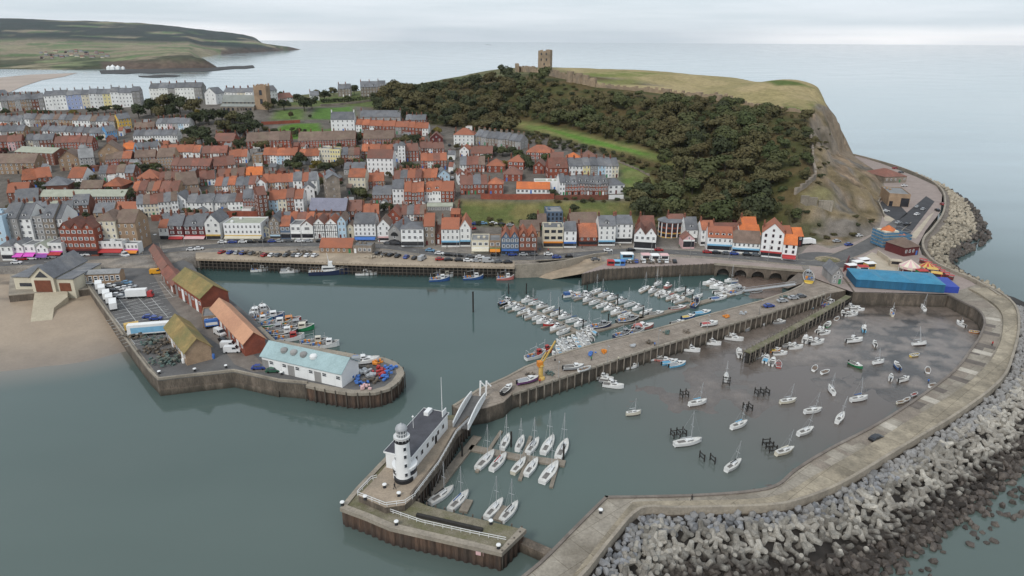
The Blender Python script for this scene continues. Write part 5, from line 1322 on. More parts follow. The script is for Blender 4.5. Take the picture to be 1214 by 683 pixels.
R5('seafront',[(-14,12,296,257,'paleblue','r_slate','flat',5,2,'tall pale blue hotel at the left edge of the seafront',dict(name='hotel',cat='hotel',side=1,depth=14,chim=0)),(12.3,28,294,258.5,'grey','r_slate','gable',5,2,'grey and red brick hotel next to the pale blue hotel',dict(name='hotel',cat='hotel',depth=14,dorm=1,shop=('grey',None))),(28.3,43.5,293,259,'white','r_slate','gable',5,2,'tall white hotel with slate roof, third building from the left edge',dict(name='hotel',cat='hotel',depth=14,dorm=1,ww=1.6)),(43.8,57,292,258,'grey','r_grey','flat',5,2,'tall grey stone hotel with flat top beside the white hotel',dict(name='hotel',cat='hotel',depth=14,ww=1.6)),(57.3,71,292,258.5,'stone','r_slate','gable',5,2,'tall grey stone hotel with bay windows left of small white house',dict(name='hotel',cat='hotel',depth=13,dorm=1,ww=1.6)),(71.3,80,291,259,'white','r_slate','gable',4,2,'narrow white slate roofed house behind the red gabled hotel',dict(depth=13)),])
R5('front',[(3,17.5,308,292,'white','r_slate','hip',2,2,'low white hip roofed shop at the left end of the seafront',dict(name='shop',cat='shop',shop=('white',None),depth=9)),(17.8,30,307,292,'white','r_slate','cross',2,2,'low white gabled arcade with magenta front',dict(name='arcade',cat='arcade',shop=('magenta','magenta'),depth=8)),(30.3,44,306.5,291.5,'white','r_grey','flat',2,2,'flat roofed white arcade with magenta canopy',dict(name='arcade',cat='arcade',shop=('magenta','magenta'),depth=8,chim=0)),(44.3,59,306,294,'white','r_pale','cross',2,2,'small pink and white gabled arcade',dict(name='arcade',cat='arcade',shop=('magenta','purple'),depth=8,chim=0)),(59.3,76,305,289.5,'white','r_grey','flat',2,3,'white first floor glazed cafe beside the red gabled hotel',dict(name='cafe',cat='cafe',shop=('magenta','red'),depth=10,chim=0,ww=2.5)),(76.5,117,303,271.5,'redbrick','r_red','cross',4,6,'big red brick hotel with three gables and white bays',dict(name='hotel',cat='hotel',gables=3,depth=14,shop=('darkred',None),ww=1.7,chim=3,chw='redbrick',rise=2.8,side=3)),(117.5,142.5,298,262,'cream','r_brown','hip',5,4,'tall cream hotel with grey hipped roof above the red arcade',dict(name='hotel',cat='hotel',depth=15,chim=2,shop=('red',None),rise=3.4)),(142.8,166,297,264,'tan','r_brown','gable',4,3,'brown corner building with teal canopy over the street',dict(name='hotel',cat='hotel',depth=12,chim=1,shop=('magenta','purple'),side=1)),])
ar_c=G(141,300,ZF+.35)
R5('arc',[(118,147,301.5,287.5,'white','r_grey','flat',2,5,'white railed arcade with long red front below the cream hotel',dict(name='arcade',cat='arcade',shop=('red','red'),depth=4.5,chim=0)),(147.3,165,300.5,290,'white','r_grey','flat',2,4,'low arcade with magenta panels on the street corner',dict(name='arcade',cat='arcade',shop=('magenta','orange'),depth=4.5,chim=0))])
p=G(152,283.5,ZF+.35);mb=MB();mb.lathe([(3.6,0),(3.2,1.0),(2.2,1.8),(0.02,2.3)],16,sy=.6);o=mb.build('canopy_dome',M['teal'])
o.location=(p[0],p[1]-0.5,9.4);tag(o,'teal dome canopy on the front of the brown corner building','canopy')
R5('mid',[(190,201,285,270,'white','r_orange','gable',2,2,'small white house with orange roof at the street corner',dict(name='shop',cat='shop',shop=('white',None),depth=8)),(201.3,219,284.5,267.5,'darkred','r_slate','gable',3,2,'dark red pub with white windows, left half',dict(name='pub',cat='pub',shop=('white','red'),depth=10,ww=1.9)),(219.3,244.5,284,268,'darkred','r_slate','gable',3,3,'dark red pub with grey roof beside the white gabled cafe',dict(name='pub',cat='pub',shop=('red','pink'),depth=10,ww=1.9,dorm=1)),(245,262.5,284.5,264,'white','r_slate','cross',3,2,'white gabled cafe with dark shopfront beside the white hall',dict(name='cafe',cat='cafe',shop=('yel',None),depth=13,rise=4,ww=1.5)),(267,311,284.5,266,'trim','r_pale','flat',3,9,'big white flat topped amusement hall with arched windows and yellow front',dict(name='amusement_hall',cat='arcade',shop=('yel','cream'),depth=13,chim=0)),(312,320,281,271,'cream','r_grey','cross',2,2,'tiny cream gabled house in the gap right of the white hall',dict(depth=8,z=6.2)),(320.5,333,283,263,'stone','r_slate','cross',4,2,'tall stone gabled house with pale blue shopfront',dict(shop=('paleblue',None),depth=12,rise=3)),(333.3,345,283,268,'navy','r_orange','gable',2,2,'low shop with orange roof and glazed upper floor',dict(name='shop',cat='shop',depth=10,shop=('grey',None),ww=3.0)),(345.3,358,283,267.5,'white','r_grey','flat',2,2,'white building with roof terrace and wide dark windows',dict(name='pub',cat='pub',depth=10,shop=('white',None),ww=2.8,chim=0)),(358.2,372,283,267.5,'white','r_red','cross',2,1,'white gabled building with wide dark windows',dict(name='pub',cat='pub',depth=10,shop=('white',None),ww=3.2,chim=0)),(372.4,386,282.5,266,'white','r_red','cross',2,3,'black and white timbered pub left of its twin gable',dict(name='pub',cat='pub',depth=11,trim=True,chim=1,rise=3)),(386.2,401,282.5,266,'white','r_orange','cross',2,3,'black and white timbered pub beside the pale blue house',dict(name='pub',cat='pub',depth=11,trim=True,chim=1,rise=3)),(401.5,411,283,262,'paleblue','r_brown','cross',3,2,'narrow pale blue gabled house on the harbour front',dict(depth=11,rise=2.6)),(411.3,420,282,269,'cream','r_brown','cross',2,1,'tiny cream gabled house beside the pale blue house',dict(depth=8)),(420.5,446,284.5,265,'trim','r_slate','gable',4,5,'white four storey house with slate roof on the harbour front',dict(depth=11,shop=('navy','bluep'),chim=2,side=1,rise=4)),(448,463,286,268,'trim','r_brown','cross',3,2,'white narrow house with steep grey roof and pink ground floor',dict(depth=10,shop=('pink',None),rise=3.5)),(476,502.5,292,271.5,'trim','r_slate','hip',3,4,'white hotel with bay windows facing the harbour road',dict(name='hotel',cat='hotel',depth=12,chim=2,shop=('white','black'),ww=1.6,rise=2)),(503,516,290.5,268,'stone','r_orange','gable',3,2,'old stone house with steep orange roof right of the white hotel',dict(depth=11,rise=5)),(516.5,523,289,277,'redbrick','r_red','gable',2,1,'small red roofed house squeezed beside the white pub',dict(depth=8)),(523.5,545,292,271.5,'white','r_orange','gable',3,4,'white pub with orange roof and pale blue shopfront',dict(name='pub',cat='pub',depth=12,shop=('sky',None),chim=1,rise=4)),(545.2,558,291.5,270,'white','r_orange','cross',3,2,'white gable end of the orange roofed pub by the car park',dict(name='pub',cat='pub',depth=14,shop=('sky',None),side=1,rise=4)),])
A_=Vector(G(461,288.5,ZF+.35));B_=Vector(G(475.5,289.5,ZF+.35))
bsh=house(A_,B_,6.3,depth=17,roof='cross',rise=3.4,wall='grey',roofm='r_slate',floors=1,cols=1,chim=0,label='dark roofed boat hall with black arched doorway',name='boat_hall',cat='hall',door=False)
vs=[(1.9*math.cos(math.pi*k/14),-.25,4.0+1.9*math.sin(math.pi*k/14)) for k in range(15)];mb.add(vs,[tuple(range(15))]);mb.build('arched_doorway',M['black'],bsh)
R5('right',[(559,580,300,286,'cream','r_grey','flat',2,3,'low cream cafe with pale blue windows and terrace',dict(name='cafe',cat='cafe',depth=11,shop=('white','cream'),chim=0,ww=2.4,z=ZF+.3)),(580.3,593.5,300.5,286.5,'tan','r_grey','flat',2,2,'low brown cafe with green shopfront beside cream cafe',dict(name='cafe',cat='cafe',depth=11,shop=('green','orange'),chim=0,ww=2.4)),(594.5,615,302,282,'navy','r_orange','cross',3,4,'slate blue timbered restaurant with orange gabled roof',dict(name='restaurant',cat='restaurant',depth=12,gables=2,shop=('bluep',None),rise=3,ww=1.5)),(615.3,636.5,301.5,281,'brick','r_orange','cross',3,3,'brown brick building with orange double gable',dict(name='restaurant',cat='restaurant',depth=12,gables=2,shop=('brick',None),rise=3,ww=1.5)),(644,667.5,293.5,271,'cream','r_slate','flat',3,3,'modern cream building with balconies and orange shopfront',dict(name='cafe',cat='cafe',depth=10,shop=('orange',None),ww=2.4,win='d',chim=0)),(668,683,293,273.5,'trim','r_slate','gable',3,2,'plain white house with slate roof right of the modern building',dict(depth=10,shop=('bluep',None),rise=3.2)),(686,708,291,281,'redbrick','r_orange','gable',2,3,'low red building with orange roof and dark front',dict(name='restaurant',cat='restaurant',depth=14,shop=('black',None),rise=5,chim=1)),(709,729,290.5,267.5,'white','r_slate','gable',4,3,'tall white slate roofed house with blue shopfront',dict(name='hotel',cat='hotel',depth=11,shop=('sky',None),chim=2,rise=3.6,dorm=1)),(729.2,749,288,265.5,'trim','r_slate','gable',4,3,'tall white house with slate roof, end of the tall pair',dict(name='hotel',cat='hotel',depth=11,shop=('black',None),chim=2,rise=3,side=1)),(751,777,294.5,278.5,'trim','r_red','cross',2,4,'white pub with two gables and dark timber trim',dict(name='pub',cat='pub',depth=12,gables=2,trim=False,rise=3.5,ww=1.6,shop=('black',None),vB2=296)),])
cc_=G(794,281,ZF+.3)
cr_=empty('curved_restaurant',cc_,0,'curved restaurant with red panels, white piers and grey flat roof','restaurant')
mb=MB();mb.lathe([(6.2,-1),(6.2,8.6)],28,sy=.85);mb.build('wall',M['redbrick'],cr_)
mb=MB();mb.lathe([(6.9,8.6),(6.9,9.0),(5.6,9.6),(0.02,9.8)],28,sy=.85);mb.build('roof',M['r_slate'],cr_)
mb=MB();mb.lathe([(6.55,3.0),(6.55,3.3),(6.25,3.32)],28,sy=.85);mb.lathe([(6.5,0.1),(6.5,1.2),(6.2,1.2)],28,sy=.85,mi=0);mb.build('balcony',M['yel'],cr_)
for k in range(7):
 t=math.pi*(1.05+.15*k*.95);x,y=6.35*math.cos(t),.85*6.35*math.sin(t)
 mb=MB();mb.bar((x,y,0),(x,y,8.6),.55,.4);mb.build('pier',M['trim'],cr_)
 if k<6:
  t+=math.pi*.071
  for z in(2.2,4.7,7.2):link('window',WIN['d'],cr_,(6.27*math.cos(t),.85*6.27*math.sin(t),z),(0,0,t+math.pi/2),(1.7,1,1.6))
R5('right2',[(811,826,288,272,'white','r_slate','gable',2,2,'white house with steep slate roof right of the curved restaurant',dict(depth=10,rise=5,dorm=1,shop=('white',None))),(809,823,294,284,'pink','r_red','cross',1,1,'small red roofed gabled kiosk building before the slate roof',dict(name='shop',cat='shop',depth=7,shop=('white',None),chim=0)),(830,845,290.5,272.5,'trim','r_orange','gable',3,3,'white end house with orange roof at the lane',dict(depth=9,shop=('white',None),rise=3.5)),(837.5,867,296.5,281.5,'trim','r_orange','gable',2,5,'white building with orange roof, dormers and ivy',dict(name='pub',cat='pub',depth=10,shop=('sky',None),dorm=4,rise=4,vB2=298)),(867.5,900,299,288,'white','r_brown','gable',2,6,'low white building with broad brown roof',dict(name='shop',cat='shop',depth=11,shop=('sky',None),vB2=301)),(900.5,926,303.5,276.5,'trim','r_orange','cross',4,3,'tall white gabled house with red window frames',dict(depth=12,rise=4.5,win='r',shop=('red',None),vB2=306)),(926.3,943,307,290,'trim','r_bright','gable',3,2,'white orange roofed house with red doors at the end of the front',dict(depth=10,win='r',shop=('red','red'),vB2=308.5,side=1,rise=3.4)),])
R5('back right',[(759,776,279,268,'redbrick','r_red','gable',2,3,'red tiled roof behind the two gabled white pub',dict(depth=10,z=8,rise=4)),(792,811,278,266,'brick','r_red','gable',2,3,'brown roofed house behind the curved restaurant',dict(depth=10,z=8)),(846,876,283,275.5,'tan','r_red','gable',1,4,'faded red roof behind the ivy covered building',dict(depth=9,z=8)),(879,897,277,269,'tan','r_bright','gable',2,3,'bright orange roofed house on the slope behind the front',dict(depth=8,z=9.5,rise=4)),(877,901,286,278,'white','r_bright','gable',1,4,'long bright orange roof between brown roof and gabled house',dict(depth=9,z=7.5)),(926,938,290,279,'trim','r_orange','gable',2,2,'orange roofed white house behind the end house',dict(depth=9,z=6.5)),(939,951,291,280,'black','r_bright','gable',2,2,'dark shed with orange roof beside the parked lorry',dict(depth=8,z=6,name='shed',cat='shed',chim=0)),])
white_cot=[(196,205,251,244,W),(205.2,221,251,236,W),(221.2,234,251,240,W),(234.2,253,251,241,W)]
one(205,251,222,251,236.5,'white gabled cottage with dark timber band above the red wall',wall='trim',roofm='r_slate',roof='cross',floors=3,cols=3,depth=10)
row('white cottages above the long red wall',222.5,251,253,251,3,11,[W,'trim',W],'r_slate',floors=2,cols=2,depth=9)
row('pale houses above the long red wall',253.5,250,289,249.5,4,10.5,[W,Gy,W,'trim'],['r_slate','r_slate','r_slate','r_red'],floors=2,cols=2,depth=9)
row('brown brick houses above the red wall end',289.5,250,309,249,2,14,[Rd,Bk],'r_slate',floors=3,cols=3,depth=10)
one(309,262,320,260,231,'very tall narrow brown brick house above the front',wall='brick',roofm='r_red',floors=6,cols=2,depth=9,side=3)
row('orange roofed pastel houses in the old town',320.5,256,361,255,4,20,['paleblue',Cm,Bk,'trim'],['r_orange','r_orange','r_red','r_orange'],floors=4,cols=2,depth=10)
one(360.5,243,374,242,224,'white gabled house with grey roof among orange roofs',wall='trim',roofm='r_slate',roof='cross',floors=3,cols=2,depth=10,side=3)
row('houses climbing behind the white gabled house',349,232,377,231,3,17,[W,Gy,W],['r_slate','r_orange','r_slate'],floors=3,cols=2,depth=10)
row('orange roofs along the upper lane',312,226,350,225,5,9.5,[Bk,'tan',W,'tan',Bk],'r_orange',floors=2,cols=2,depth=10)
one(305,229,316,229,217,'white gable house facing the harbour on the upper lane',wall='trim',roofm='r_orange',roof='cross',floors=3,cols=2,depth=10,side=3)
row('mixed roofs left of the white gable house',256,232,304,231,6,12,['tan',W,'tan',Bk,Gy,W],['r_orange','r_slate','r_orange','r_slate','r_slate','r_red'],floors=3,cols=2,depth=10)
row('orange roofs below the brick flats',292,215,312,214,2,7,['tan',Bk],'r_bright',floors=2,cols=3,depth=10)
one(213,232,237,228,219,'large dull brown roofed hall in the old town',wall='tan',roofm='r_brown',floors=2,cols=4,depth=16,side=1,chim=0,rise=6)
row('red roofed cottages around the brown hall',238,221,256,219,2,8,[Bk,W],'r_red',floors=2,cols=2,depth=10)
row('roofs left of the brown hall',190,222,212,220,3,8,[Bk,Rd,Bk],['r_red','r_brown','r_red'],floors=2,cols=2,depth=10)
row('roofs between brown hall and lane',258,217,290,216,4,7.5,[Bk,W,Rd,'tan'],['r_red','r_orange','r_brown','r_red'],floors=2,cols=2,depth=10)
one(390,246,405,244,212,'tall blank grey stone warehouse in the old town',wall='stone',roofm='r_slate',roof='cross',floors=4,cols=1,depth=16,side=3,ww=.7,wh=.9,name='warehouse',cat='warehouse',rise=2.2)
one(414,228.5,434,228.5,210,'cream three storey house with orange roof in the old town',wall='cream',roofm='r_orange',floors=3,cols=4,depth=10,chim=2,side=3)
row('orange roofed brick houses right of the cream house',434.5,224,456,223,3,8.5,[Bk,Rd,'tan'],'r_orange',floors=2,cols=2,depth=10)
row('grey roofed brick pair behind the boat hall',442,242,465,241.5,2,11.5,[Bk,Bk],'r_slate',floors=2,cols=3,depth=10)
row('low grey houses under the white block',408,207.5,433,207,3,6.5,[Gy,W,Gy],'r_slate',floors=1,cols=2,depth=9)
row('red roofed cottages right of the white block',467,222,500,221,4,10,[Bk,Gy,Rd,Bk],['r_red','r_slate','r_orange'],floors=2,cols=2,depth=10)
one(466,242,479.5,242,223.5,'white three storey house with grey roof beside brick houses',wall='trim',roofm='r_slate',floors=3,cols=3,depth=10)
row('long orange roofed terrace in mid town',472,219,518,219,6,8.5,[Rd,Bk,W,Bk,'tan',Bk],'r_orange',floors=2,cols=2,depth=11)
one(519,218,533.5,217,207.5,'pale blue gabled house beside the steep street',wall='paleblue',roofm='r_slate',roof='cross',floors=2,cols=2,depth=10,side=3)
row('orange roofed brick houses above the dark car deck',479.8,244,503,243,3,16,[Rd,Bk,Rd],'r_orange',floors=3,cols=2,depth=11)
row('white house pair with orange roofs by the steep street',503.5,240,523,240,2,13.5,['trim',W],'r_orange',floors=2,cols=3,depth=11,dorm=1)
one(523.3,240,538,239.5,226.5,'brick house with orange roof at the foot of the steep street',wall='redbrick',roofm='r_orange',floors=3,cols=3,depth=11,side=1)
one(506,250,537,250,246,'long low garage with pale roof above the wall',wall='grey',roofm='r_pale',floors=1,cols=7,depth=8,chim=0,name='garage',cat='garage',rise=1)
row('orange roofs behind the slate roofed white house',421,262,450,261,3,8,[Bk,Rd,Bk],'r_orange',floors=2,cols=2,depth=10)
one(458,266,475,266,257,'red brick gabled building behind the boat hall',wall='redbrick',roofm='r_red',roof='cross',floors=2,cols=2,depth=12,rise=4)
row('low red roofs between gabled building and garage',476,262,505,262,4,8,[Rd,W,Bk,'tan'],['r_red','r_slate','r_red','r_brown'],floors=2,cols=2,depth=10)
row('small houses behind the timbered pubs',374,272,402,271,3,8,['tan',Bk,W],['r_orange','r_red','r_slate'],floors=2,cols=2,depth=9)
row('low roofs behind the stone gabled house',334,270,372,270,4,8,[W,'tan',Bk,W],['r_slate','r_orange','r_red','r_orange'],floors=2,cols=2,depth=9)
row('low roofs behind the dark red pub',190,271,246,271,6,7.5,[Bk,Rd,Gy,Bk,Rd,Bk],['r_slate','r_slate','r_grey','r_red'],floors=2,cols=2,depth=9)
one(545,187,556,187,178,'white gabled cottage right of the steep street',wall='trim',roofm='r_orange',roof='cross',floors=2,cols=2,depth=11,side=3)
row('red roofed houses right of the steep street',545,205,575,204,4,9,[W,Rd,Bk,Rd],['r_slate','r_red','r_red','r_brown'],floors=2,cols=2,depth=11)
row('brick houses above the grass bank',546,231,578,230,4,12,[Rd,Bk,Rd,Bk],['r_red','r_red','r_slate'],floors=2,cols=2,depth=11)
row('white gables right of the steep street',543,219,560,218,2,11,['trim',Rd],'r_red',roof='cross',floors=2,cols=2,depth=11)
row('upper roofs right of the steep street',558,189,584,188,3,6.5,[Bk,W,Bk],'r_red',floors=2,cols=2,depth=10)
one(579,231,596.5,231,218.5,'red brick house with orange hipped roof above the grass bank',wall='redbrick',roofm='r_orange',roof='hip',floors=2,cols=3,depth=10,side=3)
one(577,204.5,598,204.5,197,'low orange hipped house left of the red villa',wall='redbrick',roofm='r_orange',roof='hip',floors=2,cols=3,depth=11)
one(602,201.5,621,201.5,192,'red brick villa with orange hipped roof and white windows',wall='redbrick',roofm='r_orange',roof='hip',floors=2,cols=3,depth=12,ww=2,side=3)
one(597,215,619,214.5,207,'low dark red hipped roof below the villa',wall='redbrick',roofm='r_red',roof='hip',floors=2,cols=3,depth=12)
one(624,189,655,188.5,181,'long orange hipped roof house under the green slope',wall='redbrick',roofm='r_orange',roof='hip',floors=2,cols=6,depth=12,ww=1.8,side=3)
one(632,206,645,206,197,'small house with white gable beside the brick gables',wall='redbrick',roofm='r_red',roof='cross',floors=2,cols=2,depth=11)
one(650,214,673,213.5,199,'red brick house with steep red roof and white dormer',wall='redbrick',roofm='r_red',floors=2,cols=4,depth=11,dorm=1,rise=5,side=3)
one(652,198,668,198,189.5,'dull red brick house behind the steep red roof',wall='redbrick',roofm='r_red',floors=2,cols=3,depth=10)
one(672,196,688,196,188,'brick house with bright orange hipped roof above white terrace',wall='tan',roofm='r_bright',roof='hip',floors=2,cols=3,depth=11,chim=0)
one(689.5,193,708,193,186.5,'white house with brown hipped roof below the wooded slope',wall='white',roofm='r_red',roof='hip',floors=2,cols=4,depth=11)
row('white terrace below the diagonal path',674,212,733,210.5,7,14.5,['trim',W,'paleyellow',Gy,'paleblue','trim',Cm],'r_slate',floors=3,cols=2,depth=10)
one(720.5,230,740,229.5,219.5,'white detached house at the end of the red terrace',wall='trim',roofm='r_slate',roof='hip',floors=2,cols=3,depth=10,ww=1.8,side=3)
row('red terrace above the retaining wall',670,232,720,231.5,7,14,[Rd,Rd,Rd,Bk,Bk,Rd,Bk],'r_slate',floors=3,cols=2,depth=10,ww=1.5,dorm=1)
one(663,232,669.8,232,216,'narrow white house at the left end of the red terrace',wall='trim',roofm='r_slate',floors=3,cols=2,depth=10)
one(634,226,662,226,216,'plain white low house left of the red terrace',wall='trim',roofm='r_pale',roof='flat',floors=1,cols=3,depth=8,chim=0)
one(612,229.5,652,230,224,'long white bungalow with bright orange roof',wall='trim',roofm='r_bright',floors=1,cols=8,depth=9,ww=1.6,chim=0,rise=3)
one(648,267,667,266,252,'grey modern building with roof terraces on the grass bank',wall='navy',roofm='r_grey',roof='flat',floors=3,cols=4,depth=12,chim=0,name='apartment_block',cat='flats',win='d',side=3)
one(637,273,648,273,264,'old brick shed left of the grey modern building',wall='brick',roofm='r_brown',floors=2,cols=1,depth=9,name='shed',cat='shed')
one(676,273,709,272,264,'long brown roofed brick hall behind the red restaurant',wall='brick',roofm='r_brown',floors=2,cols=5,depth=12,rise=4,side=3)
one(617,281,640,281,274,'olive roofed hall behind the brick double gable',wall='tan',roofm='r_brown',floors=2,cols=3,depth=13,rise=4,chim=0)
# garden and retaining walls
def wall(px,h,w,label,m,dz=0.0,cat='wall',name='garden_wall',vcol=None,under=2.5):
 P=[T(u,v) for u,v in px];c=P[0].copy();mb=MB()
 n=len(P);
 for a,b_ in zip(P[:-1],P[1:]):
  N=max(1,int((b_-a).length/4))
  for k in range(N):
   p=a+(b_-a)*k/N;q=a+(b_-a)*(k+1)/N;zt=(hz(p.x,p.y)+hz(q.x,q.y))/2
   mb.bar((p.x,p.y,zt+(h-under)/2),(q.x,q.y,zt+(h-under)/2),w,h+under)
 o=local(mb,c).build(name,M[m]);o.location=c;return tag(o,label,cat)
wall([(180,262),(240,258.5),(306,257.5)],3.2,.6,'long red brick wall behind the white amusement hall','redbrick',name='retaining_wall')
wall([(570,236),(600,236.5),(657,236)],3.0,.6,'red brick retaining wall above the grass bank','redbrick',name='retaining_wall')
wall([(658,237),(700,236.8),(721,236.5)],2.6,.6,'brown brick wall below the red terrace','brick',name='retaining_wall')
wall([(721,236),(739,235.5)],2.2,.5,'white garden wall below the white detached house','trim')
wall([(707,184),(735,193),(757,202),(770,209)],1.0,.6,'pale stone wall beside the diagonal path down the slope','stone',name='path_wall')
wall([(310,148),(330,147),(356,145.5)],2.2,.6,'red brick churchyard wall above the lawn','redbrick',name='churchyard_wall')
wall([(380,126),(410,124),(444,119.5)],1.8,.6,'brown stone wall below the hedge on the ridge','stone',name='churchyard_wall')
wall([(541,262),(545,240)],2.5,.6,'brick wall between the steep street and the grass bank','brick',name='retaining_wall')
wall([(960,160),(963,190),(966,212),(955,222),(942,231)],3.0,1.2,'old castle wall running down the crest of the bare cliff','stone',name='castle_wall',cat='castle wall')
wall([(949,239),(968,243)],4.0,1.2,'pale ruined wall stub on the cliff spur','conc_l',name='ruin_wall',cat='ruin')
wall([(970,243),(986,250)],4.0,1.5,'pale concrete block wall at the end of the cliff spur','conc_l',name='ruin_wall',cat='ruin')
wall([(1046,231),(1041,241),(1045,250),(1048,258)],1.6,.6,'pale yard wall at the cliff foot behind the flat roofed building','conc_l',name='yard_wall')
# churches
A_=T(262,134);B_=Vector(GY(302,134,A_.y));B_.z=A_.z
ch=empty('church',((A_+B_)/2),math.atan2((B_-A_).y,(B_-A_).x),'old brown stone church with square tower on the hill above town','church')
Lc=(B_-A_).length;hc=8.5
mb=MB();mb.box(-Lc/2,Lc/2,0,5,-3,5.2);mb.box(-Lc/2,Lc/2,5,15,-3,hc);mb.add([(-Lc/2,5,hc),(-Lc/2,15,hc),(-Lc/2,10,hc+5),(Lc/2,5,hc),(Lc/2,15,hc),(Lc/2,10,hc+5)],[(0,2,1),(3,4,5)]);mb.build('wall',M['stone'],ch)
mb=MB()
for a,b_ in(((4.6,hc-.3),(10,hc+5.1)),((15.4,hc-.3),(10,hc+5.1))):mb.add([(-Lc/2-.2,*a),(Lc/2+.2,*a),(Lc/2+.2,*b_),(-Lc/2-.2,*b_)],[(0,1,2,3)])
mb.add([(-Lc/2,-.3,5.2),(Lc/2,-.3,5.2),(Lc/2,4.95,7.2),(-Lc/2,4.95,7.2)],[(0,1,2,3)]);mb.build('roof',mat('lead_roof',(0.24,0.25,0.23),.8,.2,.15),ch)
mb=MB();mb.box(Lc/2+.05,Lc/2+10,3,13,-3,21);
mb.build('tower',M['tan'],ch)
mb=MB()
for k in range(5):
 for y in(3,12.2):mb.box(Lc/2+.05+k*2.2,Lc/2+1.15+k*2.2,y,y+.8,21,22.2)
mb.build('battlements',M['tan'],ch)
for z in(9,16):link('window',WIN['d'],ch,(Lc/2+5.5,2.95,z),None,(2.2,1,4))
for k in range(7):link('window',WIN['d'],ch,(-Lc/2+3+k*(Lc-6)/6,-.05,2.6),None,(1.5,1,3))
for k in range(8):link('window',WIN['d'],ch,(-Lc/2+2.5+k*(Lc-5)/7,4.93,7.7),None,(1.1,1,1.0))
for k in range(7):
 mb=MB();x=-Lc/2+.5+k*(Lc-1)/6;mb.box(x-.4,x+.4,-1.2,0.01,-3,4.2);mb.build('buttress',M['stone'],ch)
A_=T(368,265);B_=T(411,265)
ch=empty('church',((A_+B_)/2),math.atan2((B_-A_).y,(B_-A_).x),'dark stone harbour church with lavender grey slate roof','church')
Lc=(B_-A_).length;hc=eave((A_+B_)/2,390,249)
mb=MB();pr=[(0,-3),(0,hc),(5.5,hc+5),(11,hc),(11,-3)];n=5
mb.add([(-Lc/2,*p) for p in pr]+[(Lc/2,*p) for p in pr],[tuple(range(4,-1,-1)),tuple(range(5,10))]+[(i,(i+1)%n,n+(i+1)%n,n+i) for i in range(n)]);mb.build('wall',mat('dark_church_stone',(0.13,0.085,0.07),.9,.5,.3),ch)
mb=MB()
for a,b_ in(((-.4,hc-.3),(5.5,hc+5.12)),((11.4,hc-.3),(5.5,hc+5.12))):mb.add([(-Lc/2-.2,*a),(Lc/2+.2,*a),(Lc/2+.2,*b_),(-Lc/2-.2,*b_)],[(0,1,2,3)])
mb.build('roof',mat('lavender_slate',(0.20,0.20,0.25),.7,.3,.15,fine=.1),ch)
for k in range(8):
 x=-Lc/2+1.2+k*(Lc-2.4)/7
 link('window',WIN['d'],ch,(x,-.03,hc*.52),None,(1.0,1,hc*.5))
 mb=MB();mb.box(x+.7,x+1.2,-.8,0.01,-3,hc*.8);mb.build('buttress',M['stone'],ch)
one(412,262,430,261.5,250,'dark brick annexe beside the harbour church',wall='brick',roofm='r_red',floors=2,cols=4,depth=11)
print('HOUSES',NH[0])
# boats
def bm_(name,c,rough=.35,**k):return mat(name,c,rough,1.2,.08,(c[0]*.8,c[1]*.8,c[2]*.8),(0.55,.8),rnd=.07,coord='obj',**k)
BC={'white':bm_('white_gelcoat',(.70,.70,.69)),'cream':bm_('cream_gelcoat',(.60,.56,.46)),'blue':bm_('blue_hull_paint',(.035,.09,.24)),'navy':bm_('navy_hull_paint',(.02,.03,.07)),'red':bm_('red_hull_paint',(.35,.035,.03)),'green':bm_('green_hull_paint',(.03,.22,.09)),'sky':bm_('light_blue_hull_paint',(.13,.35,.52)),'black':bm_('black_hull_paint',(.02,.02,.022)),'yellow':bm_('yellow_hull_paint',(.55,.38,.06)),'orange':bm_('orange_hull_paint',(.55,.20,.04)),'grey':bm_('grey_hull_paint',(.28,.29,.30)),'purple':bm_('purple_hull_paint',(.14,.06,.16)),'pink':bm_('faded_red_hull_paint',(.45,.16,.14))}
M['bdeck']=mat('boat_deck',(.56,.55,.52),.7,1.5,.12,(.42,.40,.36),(.5,.75),coord='obj',rnd=.1)
M['anti']=mat('dark_antifouling',(.06,.035,.035),.8,1,.3,coord='obj')
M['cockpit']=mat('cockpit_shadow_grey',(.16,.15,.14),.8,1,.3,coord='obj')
M['cbw']=mat('cabin_window',(.02,.022,.028),.15,1,.2,spec=.6)
M['alu']=mat('aluminium_spar',(.55,.56,.57),.4,1,.1,metallic=.4)
M['teak']=mat('teak_brown',(.22,.13,.07),.7,1,.25,coord='obj')
def hull_mesh(L,B,D,col,kind='yacht',sheer=.25,zk=-.35,stern=.72,deckz=None,openb=False,anti=True):
 N=13;mb=MB();secs=[]
 for i in range(N):
  t=i/(N-1);x=-L/2+L*t
  if kind=='yacht':b=B/2*(stern+(1-stern)*math.sin(min(t/.45,1)*math.pi/2)) if t<.45 else B/2*math.cos((t-.45)/.55*math.pi/2)**.75
  else:b=B/2*(stern+(1-stern)*min(t/.3,1)) if t<.5 else B/2*math.cos((t-.5)/.5*math.pi/2)**.6
  b=max(b,.03);zs=D*(1+sheer*(t*1.3-.35)*abs(t*1.3-.35)*2)
  kz=zk if t<.85 else zk+(t-.85)/.15*(-zk+.05)
  secs.append((x,b,zs,kz))
 rows=[]
 for x,b,zs,kz in secs:
  s_=x+(.0 if x<L*.3 else 0)
  rows.append([(x,-b,zs),(x-.0,-b*.93,.12),(x-.02*L,-b*.62,kz*.8),(x-.03*L,0,kz),(x-.02*L,b*.62,kz*.8),(x,b*.93,.12),(x,b,zs)])
 for i in range(N-1):
  for k in range(6):
   mi=1 if(k in(1,2,3,4) and anti) else 0
   mb.add([rows[i][k],rows[i+1][k],rows[i+1][k+1],rows[i][k+1]],[(0,3,2,1)],mi)
 mb.add(rows[0],[tuple(range(7))],0)
 return mb.mesh('hull',[BC[col],M['anti']]),secs
